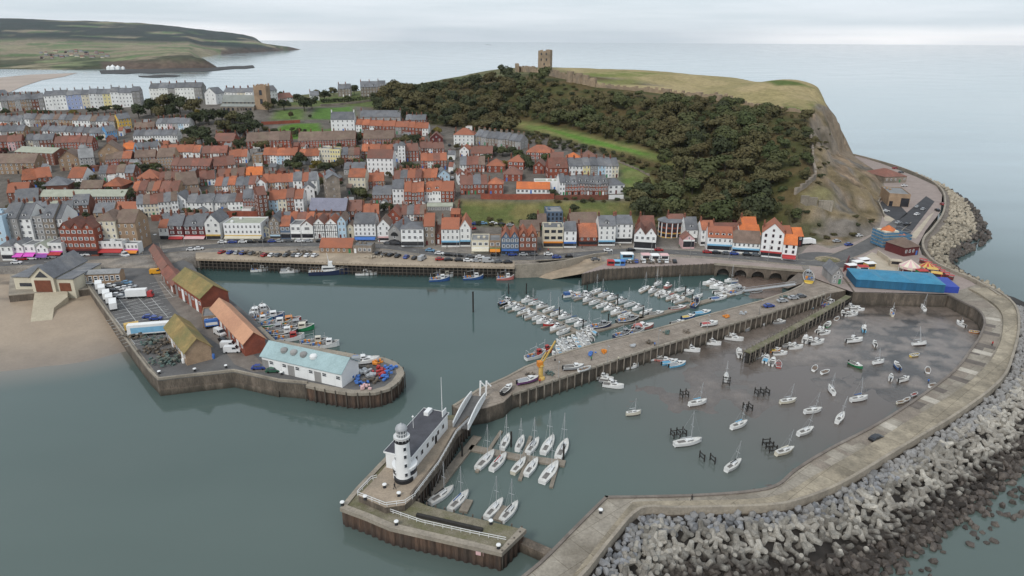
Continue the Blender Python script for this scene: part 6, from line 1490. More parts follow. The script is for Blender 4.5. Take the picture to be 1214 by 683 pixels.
def deck_mesh(secs,dz=.0,x0=-1e9,x1=1e9,m='bdeck',inset=.0):
 mb=MB()
 S_=[s for s in secs if x0<=s[0]<=x1]
 for a,b_ in zip(S_[:-1],S_[1:]):
  ia,ib=max(a[1]-inset,.01),max(b_[1]-inset,.01)
  mb.add([(a[0],-ia,a[2]+dz),(b_[0],-ib,b_[2]+dz),(b_[0],ib,b_[2]+dz),(a[0],ia,a[2]+dz)],[(0,1,2,3)])
 return mb.mesh('deck',M[m])
_proto={}
def taper_box(mb,x0,x1,w0,w1,z0,z1,sl=.25,mi=0,top=.82):
 vs=[(x0,-w0,z0),(x1,-w1,z0),(x1,w1,z0),(x0,w0,z0),(x0+sl*.3,-w0*top,z1),(x1-sl,-w1*top,z1),(x1-sl,w1*top,z1),(x0+sl*.3,w0*top,z1)]
 mb.add(vs,[(4,5,6,7),(0,1,5,4),(1,2,6,5),(2,3,7,6),(3,0,4,7)],mi)
def boat_proto(kind,col,acc,L):
 key=(kind,col,acc,L)
 if key in _proto:return _proto[key]
 parts=[]
 if kind=='yacht':
  B,D=L*.31,.95
  h,secs=hull_mesh(L,B,D,col,'yacht',zk=-.55)
  parts+=[('hull',h,[]),('deck',deck_mesh(secs,-.03),[])]
  mb=MB();taper_box(mb,-L*.10,L*.24,B*.27,B*.16,D-.05,D+.42,.5)
  cb=mb.mesh('cabin',BC['white']);
  wb=MB()
  for s_ in(-1,1):wb.bar((-L*.06,s_*B*.255,D+.22),(L*.17,s_*B*.185,D+.22),.04,.16)
  parts.append(('cabin',cb,[('cabin_window',wb.mesh('cabin_window',M['cbw']))]))
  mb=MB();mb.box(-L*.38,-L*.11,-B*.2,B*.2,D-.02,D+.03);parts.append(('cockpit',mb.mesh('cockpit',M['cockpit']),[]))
  mb=MB();mh=L*1.22;mb.tube((L*.10,0,D),(L*.10,0,mh),.085,.06,6);
  sp=MB();sp.bar((L*.10,-B*.3,mh*.55),(L*.10,B*.3,mh*.55),.06)
  parts.append(('mast',mb.mesh('mast',M['alu']),[('spreader',sp.mesh('spreader',M['alu']))]))
  mb=MB();mb.tube((L*.09,0,D+1.15),(-L*.30,0,D+1.05),.16 if acc else .07,.13 if acc else .06,6);parts.append(('sail_cover' if acc else 'boom',mb.mesh('boom',BC[acc] if acc else M['alu']),[]))
  mb=MB()
  for e_ in((L*.49,0,D+.15),(-L*.49,0,D),(L*.08,B*.45,D),(L*.08,-B*.45,D)):mb.bar((L*.10,0,mh*.97),e_,.022)
  parts.append(('rigging',mb.mesh('rigging',M['steel']),[]))
  mb=MB()
  for k in range(6):
   t=math.pi*(k/5-.5);mb.bar((L*.40+.45*math.cos(t),.55*math.sin(t),D),(L*.40+.45*math.cos(t),.55*math.sin(t),D+.6),.04)
  parts.append(('pulpit',mb.mesh('pulpit',M['steel']),[]))
  mb=MB();mb.box(-L*.12,L*.12,-.07,.07,-1.1,-.3);parts.append(('keel',mb.mesh('keel',M['anti']),[]))
 elif kind=='cruiser':
  B,D=L*.36,.95
  h,secs=hull_mesh(L,B,D,col,'motor',sheer=.35,stern=.9)
  parts+=[('hull',h,[]),('deck',deck_mesh(secs,-.03),[])]
  mb=MB();taper_box(mb,-L*.12,L*.30,B*.36,B*.22,D-.05,D+.75,1.0);taper_box(mb,-L*.16,L*.08,B*.33,B*.30,D+.72,D+1.45,.7)
  wb=MB();wb.bar((L*.05,0,D+1.08),(L*.055,0,D+1.09),B*.5,.4);
  for s_ in(-1,1):wb.bar((-L*.12,s_*B*.305,D+1.1),(L*.02,s_*B*.285,D+1.1),.05,.4);wb.bar((-L*.05,s_*B*.335,D+.42),(L*.16,s_*B*.275,D+.42),.05,.2)
  parts.append(('cabin',mb.mesh('cabin',BC['white']),[('cabin_window',wb.mesh('cabin_window',M['cbw']))]))
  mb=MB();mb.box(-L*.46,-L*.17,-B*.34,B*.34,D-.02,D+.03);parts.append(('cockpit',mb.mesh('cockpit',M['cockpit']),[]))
  if acc:
   mb=MB();taper_box(mb,-L*.45,-L*.15,B*.36,B*.36,D,D+1.1,.05,top=.8);parts.append(('canopy',mb.mesh('canopy',BC[acc]),[]))
  mb=MB();mb.box(-L*.55,-L*.49,-.2,.2,-.2,D+.25);parts.append(('outboard',mb.mesh('outboard',M['black']),[]))
  mb=MB();mb.bar((-L*.05,0,D+1.4),(-L*.07,0,D+2.6),.05);parts.append(('aerial',mb.mesh('aerial',M['alu']),[]))
 elif kind=='dayboat':
  B,D=L*.38,.8
  h,secs=hull_mesh(L,B,D,col,'motor',sheer=.35,stern=.85)
  parts+=[('hull',h,[]),('deck',deck_mesh(secs,-.03),[])]
  mb=MB();taper_box(mb,L*.02,L*.30,B*.34,B*.2,D-.04,D+.75,.5)
  wb=MB();wb.bar((L*.01,0,D+.5),(L*.015,0,D+.51),B*.5,.35)
  for s_ in(-1,1):wb.bar((L*.05,s_*B*.32,D+.45),(L*.2,s_*B*.24,D+.45),.05,.25)
  parts.append(('cuddy',mb.mesh('cuddy',BC['white']),[('cabin_window',wb.mesh('cabin_window',M['cbw']))]))
  mb=MB();mb.box(-L*.46,L*.01,-B*.36,B*.36,D-.02,D+.025);parts.append(('cockpit',mb.mesh('cockpit',BC[acc] if acc else M['cockpit']),[]))
  mb=MB();mb.box(-L*.56,-L*.49,-.18,.18,-.1,D+.35);parts.append(('outboard',mb.mesh('outboard',M['black']),[]))
 elif kind=='dinghy':
  B,D=L*.40,.55
  h,secs=hull_mesh(L,B,D,col,'motor',sheer=.3,stern=.8,zk=-.15)
  parts+=[('hull',h,[]),('floor',deck_mesh(secs,-.22,m='cockpit',inset=.08),[])]
  mb=MB()
  for x in(-.3,0,.22):mb.box(L*x-.14,L*x+.14,-B*.44,B*.44,D-.14,D-.08)
  parts.append(('thwart',mb.mesh('thwart',BC[acc] if acc else M['teak']),[]))
  mb=MB()
  for a,b_ in zip(secs[:-1],secs[1:]):
   for s_ in(-1,1):mb.bar((a[0],s_*a[1],a[2]),(b_[0],s_*b_[1],b_[2]),.1,.1)
  mb.bar((secs[0][0],-secs[0][1],secs[0][2]),(secs[0][0],secs[0][1],secs[0][2]),.1,.1)
  parts.append(('gunwale',mb.mesh('gunwale',BC['white']),[]))
 elif kind=='coble':
  B,D=L*.36,1.15
  h,secs=hull_mesh(L,B,D,col,'motor',sheer=.5,stern=.85)
  parts+=[('hull',h,[]),('deck',deck_mesh(secs,-.25,m='cockpit',inset=.05),[])]
  mb=MB();taper_box(mb,L*.06,L*.27,B*.27,B*.24,D-.25,D+1.7,.15,top=.95)
  wb=MB();wb.bar((L*.045,0,D+1.25),(L*.05,0,D+1.25),B*.4,.5);wb.bar((L*.255,0,D+1.25),(L*.26,0,D+1.25),B*.4,.5)
  for s_ in(-1,1):wb.bar((L*.09,s_*B*.27,D+1.25),(L*.23,s_*B*.25,D+1.25),.06,.5)
  parts.append(('wheelhouse',mb.mesh('wheelhouse',BC[acc or 'white']),[('wheelhouse_window',wb.mesh('wheelhouse_window',M['cbw']))]))
  mb=MB();mb.tube((L*.03,0,D),(L*.03,0,D+4.2),.09,.06,6);mb.bar((L*.03,0,D+3),(-L*.3,0,D+2.4),.09);parts.append(('mast',mb.mesh('mast',M['alu']),[]))
  mb=MB()
  for s_ in(-1,1):mb.bar((-L*.42,s_*B*.35,D-.2),(-L*.42,s_*B*.35,D+1.9),.1)
  mb.bar((-L*.42,-B*.35,D+1.9),(-L*.42,B*.35,D+1.9),.1);parts.append(('gantry',mb.mesh('gantry',M['alu']),[]))
  mb=MB();rr=random.Random(5)
  for k in range(7):
   x=rr.uniform(-L*.38,-L*.02);y=rr.uniform(-B*.28,B*.28);mb.box(x-.3,x+.3,y-.25,y+.25,D-.25,D+rr.uniform(.1,.5),k%3)
  parts.append(('fishing_gear',mb.mesh('fishing_gear',[M['orange'],BC['grey'],M['bluep']]),[]))
  mb=MB()
  for a,b_ in zip(secs[:-1],secs[1:]):
   for s_ in(-1,1):mb.bar((a[0],s_*a[1],a[2]),(b_[0],s_*b_[1],b_[2]),.12,.14)
  parts.append(('gunwale',mb.mesh('gunwale',BC['white']),[]))
 elif kind=='ship':
  B,D=L*.24,1.9
  h,secs=hull_mesh(L,B,D,col,'motor',sheer=.45,stern=.85)
  parts+=[('hull',h,[]),('deck',deck_mesh(secs,-.1),[])]
  mb=MB();taper_box(mb,-L*.18,L*.18,B*.36,B*.3,D-.1,D+2.1,.5,top=.95);taper_box(mb,-L*.02,L*.10,B*.28,B*.26,D+2.1,D+4.0,.3,top=.9)
  wb=MB()
  for s_ in(-1,1):wb.bar((-L*.15,s_*B*.36,D+1.2),(L*.14,s_*B*.32,D+1.2),.06,.7)
  wb.bar((L*.098,0,D+3.3),(L*.1,0,D+3.3),B*.45,.7)
  parts.append(('superstructure',mb.mesh('superstructure',BC['white']),[('cabin_window',wb.mesh('cabin_window',M['cbw']))]))
  mb=MB();mb.tube((0,0,D+4),(-.6,0,D+8.2),.16,.08,6);mb.bar((-.3,-1.2,D+6),(-.3,1.2,D+6),.1);parts.append(('mast',mb.mesh('mast',BC['white']),[]))
  mb=MB()
  for k in range(5):
   for s_ in(-1,1):mb.box(-L*.44+k*1.2,-L*.44+k*1.2+.5,s_*B*.2-.9*(s_<0),s_*B*.2+.9*(s_>0),D-.1,D+.4)
  parts.append(('bench',mb.mesh('bench',M['teak']),[]))
  mb=MB();P=[(s[0],s[1],s[2]) for s in secs]
  for a,b_ in zip(P[:-1],P[1:]):
   for s_ in(-1,1):mb.bar((a[0],s_*a[1],a[2]+.9),(b_[0],s_*b_[1],b_[2]+.9),.07);mb.bar((a[0],s_*a[1],a[2]),(a[0],s_*a[1],a[2]+.9),.06)
  parts.append(('railing',mb.mesh('railing',M['rail']),[]))
 _proto[key]=parts
 return parts
BN={'yacht':('yacht','yacht'),'cruiser':('motor_cruiser','motor boat'),'dayboat':('motor_boat','motor boat'),'dinghy':('rowing_boat','rowing boat'),'coble':('fishing_boat','fishing boat'),'ship':('cruise_boat','cruise boat')}
NB=[0]
BSC={'boats lying on the mud and moorings':.66,'yachts at the lighthouse pontoon':.80,'boats moored round the harbour walls':.86,'small white boats packed against the stone pier':.8}
def boat(u,v,kind,ang,L,col,acc,label,group=None,z=0.0,heel=0.0,xyz=None):
 NB[0]+=1
 p=xyz if xyz is not None else G(u,v,z)
 if group in BSC:L=round(L*BSC[group],2)
 nm,cat=BN[kind];root=empty(nm,p,math.radians(ang),label,cat,group)
 if heel:root.rotation_euler=(math.radians(heel),math.radians(heel*.15),math.radians(ang))
 for n,me,ch in boat_proto(kind,col,acc,L):
  o=link(n,me,root)
  for cn,cm_ in ch:link(cn,cm_,o)
 return root
CN={'white':'white','cream':'cream','blue':'blue','navy':'navy','red':'red','green':'green','sky':'light blue','black':'black','yellow':'yellow','orange':'orange','grey':'grey','purple':'purple','pink':'faded red'}
def along(px,side,n,t0,t1,where,group,kinds,dist=6.0,flip=0,seed=1,z=0.0,jit=5):
 """boats berthed at right angles to a pontoon"""
 P=[np.array(G(u,v,z)[:2]) for u,v in px];R=param(P,201);r=random.Random(seed)
 for i in range(n):
  t=t0+(t1-t0)*i/max(n-1,1);k=min(int(t*200),199);tg=R[k+1]-R[k];tg=tg/np.hypot(*tg);nn=np.array([-tg[1],tg[0]])*side
  kind,L,col,acc=kinds[i%len(kinds)];L=round(L*.74,2)
  p=R[k]+nn*(1.5+L/2);a=math.degrees(math.atan2(nn[1],nn[0]))+(180 if r.random()<.6 else 0)+r.uniform(-jit,jit)
  kn={'yacht':'yacht','cruiser':'motor cruiser','dayboat':'small motor boat','coble':'fishing boat'}[kind]
  lab=f"{CN[col]} {kn}{' with ' + CN[acc] + ' cover' if acc else ''}, {ORD[i]} from harbour mouth end, {where}"
  boat(0,0,kind,a,L,col,acc,lab,group,xyz=(p[0],p[1],z))
Wc=lambda L,a=None:('cruiser',L,'white',a)
Wy=lambda L,a=None:('yacht',L,'white',a)
gm='boats berthed in the marina'
along([(607,357),(650,376),(693,397.5)],-1,10,.02,.86,'near side of first pontoon',gm,[('coble',8,'black',None),Wc(8.5),Wc(7.5),Wy(8,'blue'),Wc(8.5),Wy(8),Wc(9),('cruiser',8.5,'red',None),Wc(9),Wy(8.5,'grey'),Wc(10),Wc(10.5)],seed=3)
along([(607,357),(650,376),(693,397.5)],1,9,.10,.92,'far side of first pontoon',gm,[Wc(8),Wy(8,'red'),Wc(7.5),Wy(8.5),Wy(8,'blue'),Wc(8),Wy(8.5,'blue'),Wc(8.5),Wy(8),Wy(9,'navy'),Wc(9.5,'blue')],seed=4)
along([(694,349),(725,361),(762,377)],-1,7,.04,.85,'near side of second pontoon',gm,[Wy(8.5),Wc(8),Wy(9,'grey'),Wy(8.5),Wc(8.5),Wc(9),Wy(8.5,'blue'),Wc(9.5),Wc(9,'blue')],seed=5)
along([(694,349),(725,361),(762,377)],1,7,.04,.92,'far side of second pontoon',gm,[Wy(9),Wy(8.5,'blue'),Wc(8),Wc(8),Wy(9),Wc(8.5),Wy(8.5),Wc(9),Wc(10,'grey')],seed=6)
along([(768,340),(795,347),(822,357)],-1,6,.05,.85,'near side of third pontoon',gm,[Wy(9),Wc(8),Wy(8.5),Wc(9),Wy(8.5,'red'),Wc(9),Wc(8.5)],seed=7)
along([(768,340),(795,347),(822,357)],1,5,.08,.94,'far side of third pontoon',gm,[Wy(9),('cruiser',8,'pink',None),Wy(8.5),Wc(8.5),Wy(8),Wy(9),Wc(8)],seed=8)
for u,v,k,a,L,c,ac,lb in[(678,351,'cruiser',20,8,'white','blue','white motor cruiser with blue cover at the outer end of the second pontoon'),(690,353,'coble',15,8.5,'grey',None,'dark hulled workboat at the outer end of the second pontoon'),(711,389,'coble',15,9,'navy','grey','dark blue workboat on the spine pontoon near the first pontoon'),(744,382,'coble',15,9,'black','grey','black workboat lying alongside the spine pontoon'),(778,373,'dayboat',15,6.5,'grey',None,'small grey boat alongside the spine pontoon'),(804,366.5,'dayboat',20,7.5,'red',None,'red motor boat alongside the spine pontoon'),(824,362,'coble',60,8,'navy','navy','navy workboat end on to the spine pontoon'),(843,337,'cruiser',200,9,'white',None,'white motor cruiser, leftmost in the cluster by the viaduct'),(852,341,'cruiser',200,9.5,'white',None,'white motor cruiser in the middle of the cluster by the viaduct'),(866,334,'dayboat',200,6.5,'white',None,'small white motor boat at the back of the viaduct cluster'),(857,347,'cruiser',20,9,'white',None,'white motor cruiser at the front of the viaduct cluster'),(873,348,'coble',30,9.5,'white','grey','grey and white workboat at the right of the viaduct cluster'),(868,341,'yacht',205,8.5,'white','blue','white yacht with blue cover in the viaduct cluster'),(852,354.5,'dayboat',25,8.5,'white','blue','long white boat with blue cockpit near the spine pontoon'),(897,347,'dinghy',10,5,'grey',None,'grey dinghy at the foot of the long gangway')]:
 boat(u,v,k,a,L,c,ac,lb,gm)
r9=random.Random(9);k=0
for j in range(3):
 for i in range(8):
  u=658+i*5.6+j*3;v=423-i*2.0-j*7+r9.uniform(-1,1)
  kk=[('dayboat',6,'white',None),('dayboat',5.5,'white','sky'),('yacht',6.5,'white',None),('dayboat',6,'white','grey')][(i+j)%4]
  boat(u,v,kk[0],110+r9.uniform(-12,12),kk[1],kk[2],kk[3],f"small white boat, {ORD[i]} from the crane, {['front', 'middle', 'back'][j]} row packed against stone pier",'small white boats packed against the stone pier')
for u,v,k,a,L,c,ac,lb in[(635,424,'coble',30,9,'white','red','white workboat with red wheelhouse moored by the yellow crane'),(645,419,'coble',28,8,'red','red','red workboat moored behind the yellow crane'),(738,399,'coble',25,8.5,'navy','grey','dark boat moored against the inner side of the stone pier'),(752,396,'coble',20,9.5,'white','grey','white workboat with grey wheelhouse against the stone pier'),(763,389,'cruiser',22,10,'pink','pink','boat with faded red cover against the inner side of the stone pier'),(803,384,'dayboat',20,7,'grey',None,'grey boat against the stone pier, left of the blue cover'),(816,377,'dayboat',20,7,'blue','yellow','blue and yellow boat against the stone pier'),(833,372,'dayboat',18,8.5,'sky','sky','boat with light blue cover against the stone pier'),(308,321.5,'coble',15,9,'white',None,'small white fishing boat at the left end of the timber quay'),(344,323,'cruiser',10,10,'white','grey','white and blue motor boat second along the timber quay'),(391,325,'ship',8,21,'navy',None,'large navy and white cruise boat at the timber quay'),(435,325.5,'cruiser',5,11.5,'white',None,'white motor cruiser right of the large cruise boat'),(521,333,'coble',8,10.5,'blue',None,'blue fishing boat, left one of the pair near the lone pile'),(527,328.5,'coble',8,9,'white','cream','white boat with cream wheelhouse behind the blue fishing boat'),(561,331,'coble',8,10.5,'blue',None,'blue and white fishing boat right of the pair'),(599,331.5,'coble',5,9,'pink','white','small maroon fishing boat near the slipway'),(749,436,'dayboat',25,6,'white',None,'single white boat below the stone pier wall'),(711,446,'dayboat',-20,6.5,'white',None,'white boat at the back of the cluster of four'),(716,450.5,'cruiser',-20,7,'white',None,'white motor cruiser second in the cluster of four'),(721,454,'dayboat',-20,6.5,'grey',None,'grey boat third in the cluster of four'),(727,459,'cruiser',-15,7.5,'white',None,'white cruiser at the front of the cluster of four'),(777,426,'dayboat',25,6.5,'white',None,'white boat left in the row with blue covers'),(786,428,'dayboat',-15,7,'pink',None,'faded red boat in the row with blue covers'),(794,431,'dayboat',20,7,'sky','sky','boat with bright blue cover in the row below the pier'),(803,433.5,'dayboat',22,7.5,'sky','grey','light blue boat at the right of the row below the pier'),(812,413.5,'cruiser',-15,6.5,'white',None,'white cabin boat, left of a pair below the pier wall'),(820,416.5,'cruiser',-15,6.5,'white',None,'white cabin boat, right of a pair below the pier wall'),(838,406.5,'dayboat',-10,6,'white',None,'white boat, left of the second pair below the wall'),(845,408.5,'cruiser',-15,6.5,'white',None,'white boat, right of the second pair below the wall'),(862,399,'cruiser',-18,7,'white',None,'white cabin boat at the back of the third pair'),(870,403,'cruiser',-18,7.5,'white',None,'white cabin boat at the front of the third pair'),(880,392.5,'cruiser',5,6.5,'grey',None,'grey and white boat alone below the wall'),(898.5,386.5,'cruiser',10,7,'white',None,'bright white cabin boat alone in the wall shade'),(916,381.5,'cruiser',-10,7,'white',None,'white cabin boat in the pair near the jetty middle'),(923.5,383.5,'dayboat',5,6,'grey',None,'grey boat in the pair near the jetty middle'),(928,376.5,'dayboat',10,5,'white',None,'small white boat close under the wall'),(946,369.5,'dayboat',20,6.5,'white',None,'white boat with red trim near the wall corner'),(957.5,366.3,'dinghy',0,5.5,'sky',None,'light blue rowing boat near the wall corner'),(973.5,360,'coble',70,7.5,'sky',None,'light blue fishing boat in the corner between wall and jetty'),(982,363,'coble',30,7.5,'purple',None,'purple fishing boat in the corner between wall and jetty'),(876,420.5,'cruiser',80,6.5,'white',None,'white cabin boat at the outer end of the jetty'),(901,424,'dayboat',30,6,'grey',None,'grey boat first along the outer side of the jetty'),(908,427.5,'dayboat',60,6.5,'white','sky','white boat with blue inside by the jetty end'),(915.5,430.5,'dayboat',60,6.5,'white',None,'white boat beside the round red boat'),(923,433,'dinghy',70,5.5,'red','red','round bright red boat near the jetty end'),(919,417,'dayboat',20,5.5,'orange','yellow','orange and green boat against the jetty'),(924.5,420.5,'dayboat',5,6,'white',None,'white boat with yellow tip beside the orange boat'),(934,411,'dayboat',10,5.5,'grey',None,'grey boat along the outer side of the jetty'),(943,413.5,'cruiser',10,6.5,'white',None,'white boat lying outside the grey boat at the jetty'),(954.5,404,'cruiser',60,6.5,'white',None,'white cabin boat left in the jetty trio'),(960,405.5,'dayboat',60,6,'grey',None,'grey boat in the middle of the jetty trio'),(968.5,407.5,'cruiser',20,7,'white',None,'white boat right in the jetty trio'),(972,393.5,'cruiser',40,6,'white',None,'white boat left of a pair behind the green boat'),(977.5,396.5,'dayboat',20,6,'white',None,'white boat right of a pair behind the jetty trio'),(981,386.5,'dayboat',50,6.5,'green',None,'green boat with white cabin beside the jetty'),(992,379,'dinghy',50,4.5,'white',None,'small open white boat beside the jetty'),(999,373,'dayboat',70,5,'white',None,'white boat left of three in the row near the jetty head'),(1004,374,'dayboat',40,5.5,'white',None,'white boat in the middle of three near the jetty head'),(1010.5,374.5,'cruiser',20,6,'white',None,'white boat right of three near the jetty head'),(1009,366.5,'cruiser',0,7.5,'white',None,'long white motor boat nearest the jetty head'),(1016,368.5,'dayboat',-5,6.5,'white',None,'white motor boat touching the long one near the jetty head')]:
 boat(u,v,k,a,L,c,ac,lb,'boats moored round the harbour walls')
def mz(u,v):
 x,y,_=G(u,v,0.2)
 i=(x-ux[0])/1.6;j=(y-uy[0])/1.6
 if 0<=i<len(ux) and 0<=j<len(uy):return max(0.0,float(UZ[int(j),int(i)]))
 return 0.0
loose=[(1046,355,'coble',62,12,'blue',None,'big blue and white fishing boat aground before the blue shed',3),(1094,366.5,'yacht',75,8,'white',None,'white yacht with tall mast near the right end of the blue shed',6),(1056.5,374,'coble',80,4.8,'cream',None,'tiny cream boat on the mud below the big blue one',4),(1139,386,'cruiser',100,6.5,'white',None,'white cabin boat aground below the breakwater bend',-5),(1155,394.5,'dinghy',-20,5,'orange','yellow','orange rowing boat close to the breakwater wall',10),(1023.5,391.5,'cruiser',70,6.5,'sky',None,'light blue and white cabin boat in the middle of the mud',5),(1013,405,'cruiser',10,9.5,'white',None,'large white motor cruiser in the middle of the mud',-5),(1036.5,409,'dayboat',75,5.5,'white',None,'small white boat right of the large motor cruiser',6),(1090,409,'yacht',5,8,'white',None,'white boat without cover on the right of the mud',-16),(1084,422,'dinghy',20,5.5,'yellow','cream','pale yellow open boat on the right of the mud',10),(1014.5,434,'dayboat',-60,7.5,'green',None,'bright green boat leaning on the mud',12),(1041.5,431,'yacht',15,6.5,'white',None,'white sailing boat leaning right of the green boat',-10),(1063,435,'dayboat',80,7,'blue',None,'blue and white boat on the mud near the breakwater',5),(1100,440,'dinghy',60,6,'white',None,'white open boat with brown inside near the breakwater',-10),(965.5,437.5,'dinghy',55,6,'white',None,'plain white boat, left of two on the grey mud',10),(978,442,'dinghy',30,5.5,'white',None,'plain white boat, right of two on the grey mud',8),(1055.5,449,'dayboat',60,5.5,'white','grey','white and black boat left of two near the breakwater',8),(1071.5,451.5,'dayboat',20,6.5,'white',None,'white boat right of two near the breakwater',-8),(985,464,'yacht',85,7.5,'white',None,'white yacht seen bow on in the middle of the mud',5),(1105,458,'dinghy',30,4.5,'white',None,'tiny white tender under the breakwater edge',5),(934,477,'yacht',15,8,'cream','grey','cream yacht on the mud left of the white ones',6),(963.5,488.5,'yacht',15,8.5,'white',None,'white yacht above the blue covered one',6),(995.5,497,'yacht',50,9,'white',None,'white yacht with red keel near the breakwater',6),(1018.5,474.5,'yacht',15,9,'white','blue','white yacht with blue cover near the breakwater',-6),(954.5,513,'yacht',30,9,'white',None,'white yacht nearest the two dark timber frames',8),(930,536.5,'yacht',25,9,'cream','cream','cream yacht lowest on the mud near the breakwater',8),(751,491.5,'yacht',10,6.5,'cream',None,'small cream yacht alone on the open water',0),(827,479,'yacht',20,9,'white','sky','white yacht with light blue stripe on a frame',5),(815.5,526,'yacht',15,12,'white',None,'largest white yacht, standing beside dark timber frames',0),(869,553.5,'yacht',40,9.5,'white','black','white yacht with dark cover nearest the breakwater wall',6),(876,505.5,'yacht',30,9,'white','sky','white yacht with blue cockpit in the middle of the outer harbour',5),(860.5,449,'yacht',70,7.5,'white',None,'white yacht on a dark frame below the boat pair',0),(1075,475,'dinghy',30,4,'white',None,'white tender tied below the breakwater, first of three',0),(1084,469,'dinghy',30,4,'grey','red','grey tender tied below the breakwater, second of three',0),(1068,478,'dinghy',15,4.2,'cream',None,'cream tender tied below the breakwater, third of three',0)]
for u,v,k,a,L,c,ac,lb,hl in loose:
 boat(u,v,k,a,L,c,ac,lb,'boats lying on the mud and moorings',z=mz(u,v)*.6+.15,heel=hl)
for u,v,a,L,c,ac,lb in[(599.5,526,75,8.5,'white',None,'white yacht, first from the left on the far side of the lighthouse pontoon'),(616.8,528,75,8,'white',None,'white yacht, second from the left on the far side of the lighthouse pontoon'),(632,531,65,9,'white','navy','white yacht, third from the left on the far side of the lighthouse pontoon'),(650,529.5,68,10.5,'white',None,'white yacht, fourth from the left on the far side of the lighthouse pontoon'),(667,534.5,70,11,'white','grey','white yacht with tall mast, rightmost on the far side of the lighthouse pontoon'),(576,547.5,62,10.5,'white',None,'white yacht, first from the left on the near side of the lighthouse pontoon'),(591.5,550,62,9.5,'white','red','white yacht with red cover on the near side of the lighthouse pontoon'),(615.5,554.5,62,8.5,'cream',None,'cream yacht, third from the left on the near side of the lighthouse pontoon'),(630.5,556,65,9,'white',None,'white yacht with plain deck, fourth on the near side of the lighthouse pontoon'),(652,562,62,11.5,'white',None,'large white yacht, rightmost on the near side of the lighthouse pontoon'),(524,589.5,50,9.5,'white','black','white yacht at the walkway by the lighthouse wall'),(544.5,596,60,9.5,'white','blue','white yacht with blue cover beside the lower deck'),(586.5,605.5,60,9,'white',None,'white yacht left of the pair behind the pier head'),(604.5,609,60,9,'white','black','white yacht with dark hatch right of the pair behind the pier head')]:
 boat(u,v,'yacht',a,L,c,ac,lb,'yachts at the lighthouse pontoon',z=0)
fl=[(303,375,110,12,'navy','white'),(313,372,115,13,'black','white'),(318,378,20,12,'blue','white'),(326,386,15,12,'green','white'),(336,384,20,13,'red','orange'),(345,388,15,12,'black','grey'),(352,391.5,10,12.5,'green','cream'),(324,393.5,20,11,'navy','grey'),(335,397,15,11,'black','white'),(342,403,15,11,'white','red'),(385,411,10,10,'white','white'),(372,408,10,10,'grey','cream'),(299,380,100,9,'white','white'),(307,383,20,10,'sky','white')]
for i,(u,v,a,L,c,ac) in enumerate(fl):
 boat(u,v,'coble',a,L,c,ac,f"{CN[c]} fishing boat with {CN[ac]} wheelhouse, {ORD[i]} in the fleet by the fish pier",'fishing fleet at the fish pier')
for u,v,k,a,L,c,ac,lb in[(601,463,'dayboat',60,5.5,'black',None,'small dark boat with white sides standing on the stone pier'),(626,452,'dayboat',25,7,'purple','grey','purple striped boat standing on the stone pier by the crane'),(680,436.5,'dayboat',10,6.5,'grey',None,'grey boat standing on the stone pier edge'),(693,438.5,'dinghy',30,4.5,'white',None,'upturned white tender on the stone pier edge'),(841,385,'dayboat',15,6.5,'white','red','white boat with brown inside on the stone pier')]:
 boat(u,v,k,a,L,c,ac,lb,'boats standing on the stone pier',z=5.45)
for u,v,k,a,L,c,ac,lb in[(958,330,'coble',70,12,'yellow','grey','long grey and yellow boat hauled up at the pier head slip')]:
 boat(u,v,k,a,L,c,ac,lb,z=5.4)
boat(433,429,'cruiser',15,9,'white','grey','white motor cruiser standing among nets on the round pier end',z=5.4)
boat(765,53,'yacht',20,30,'white',None,'tiny white sailing boat far out near the horizon',xyz=G(765,53.5,0))
boat(578,51.5,'ship',10,120,'grey',None,'faint grey ship on the horizon',xyz=GY(578,50.0,14000)[:2]+(0,))
def trestle(u,v,n,ang,label):
 p=G(u,v,0.0);root=empty('mooring_trestle',p,math.radians(ang),label,'mooring frame','dark timber frames in the outer harbour')
 for k in range(n):
  mb=MB();x=k*1.8-(n-1)*.9
  for y in(-1.0,1.0):mb.bar((x,y,-1),(x,y,2.1),.22)
  for z in(.7,1.7):mb.bar((x,-1.2,z),(x,1.2,z),.18)
  mb.build('frame',M['darkwood'],root)
 mb=MB()
 for y in(-1,1):mb.bar((-(n-1)*.9,y,1.2),((n-1)*.9,y,1.2),.16)
 mb.build('rail',M['darkwood'],root)
for a in[(811,470,2,10,'dark timber frame left of the light blue striped yacht'),(804,517,3,15,'three bay dark timber frame left of the largest yacht'),(903,468,3,10,'dark timber frame alone above the cream yacht'),(886,486,2,15,'dark timber frame above the blue cockpit yacht'),(832,545,1,20,'single dark frame, left of a pair below the largest yacht'),(844.5,548,1,20,'single dark frame, right of a pair below the largest yacht'),(912,532,3,100,'dark timber frame beside the lowest cream yacht'),(861,455,2,70,'dark timber frame under the white yacht near the stone pier')]:
 trestle(*a)
print('BOATS',NB[0])
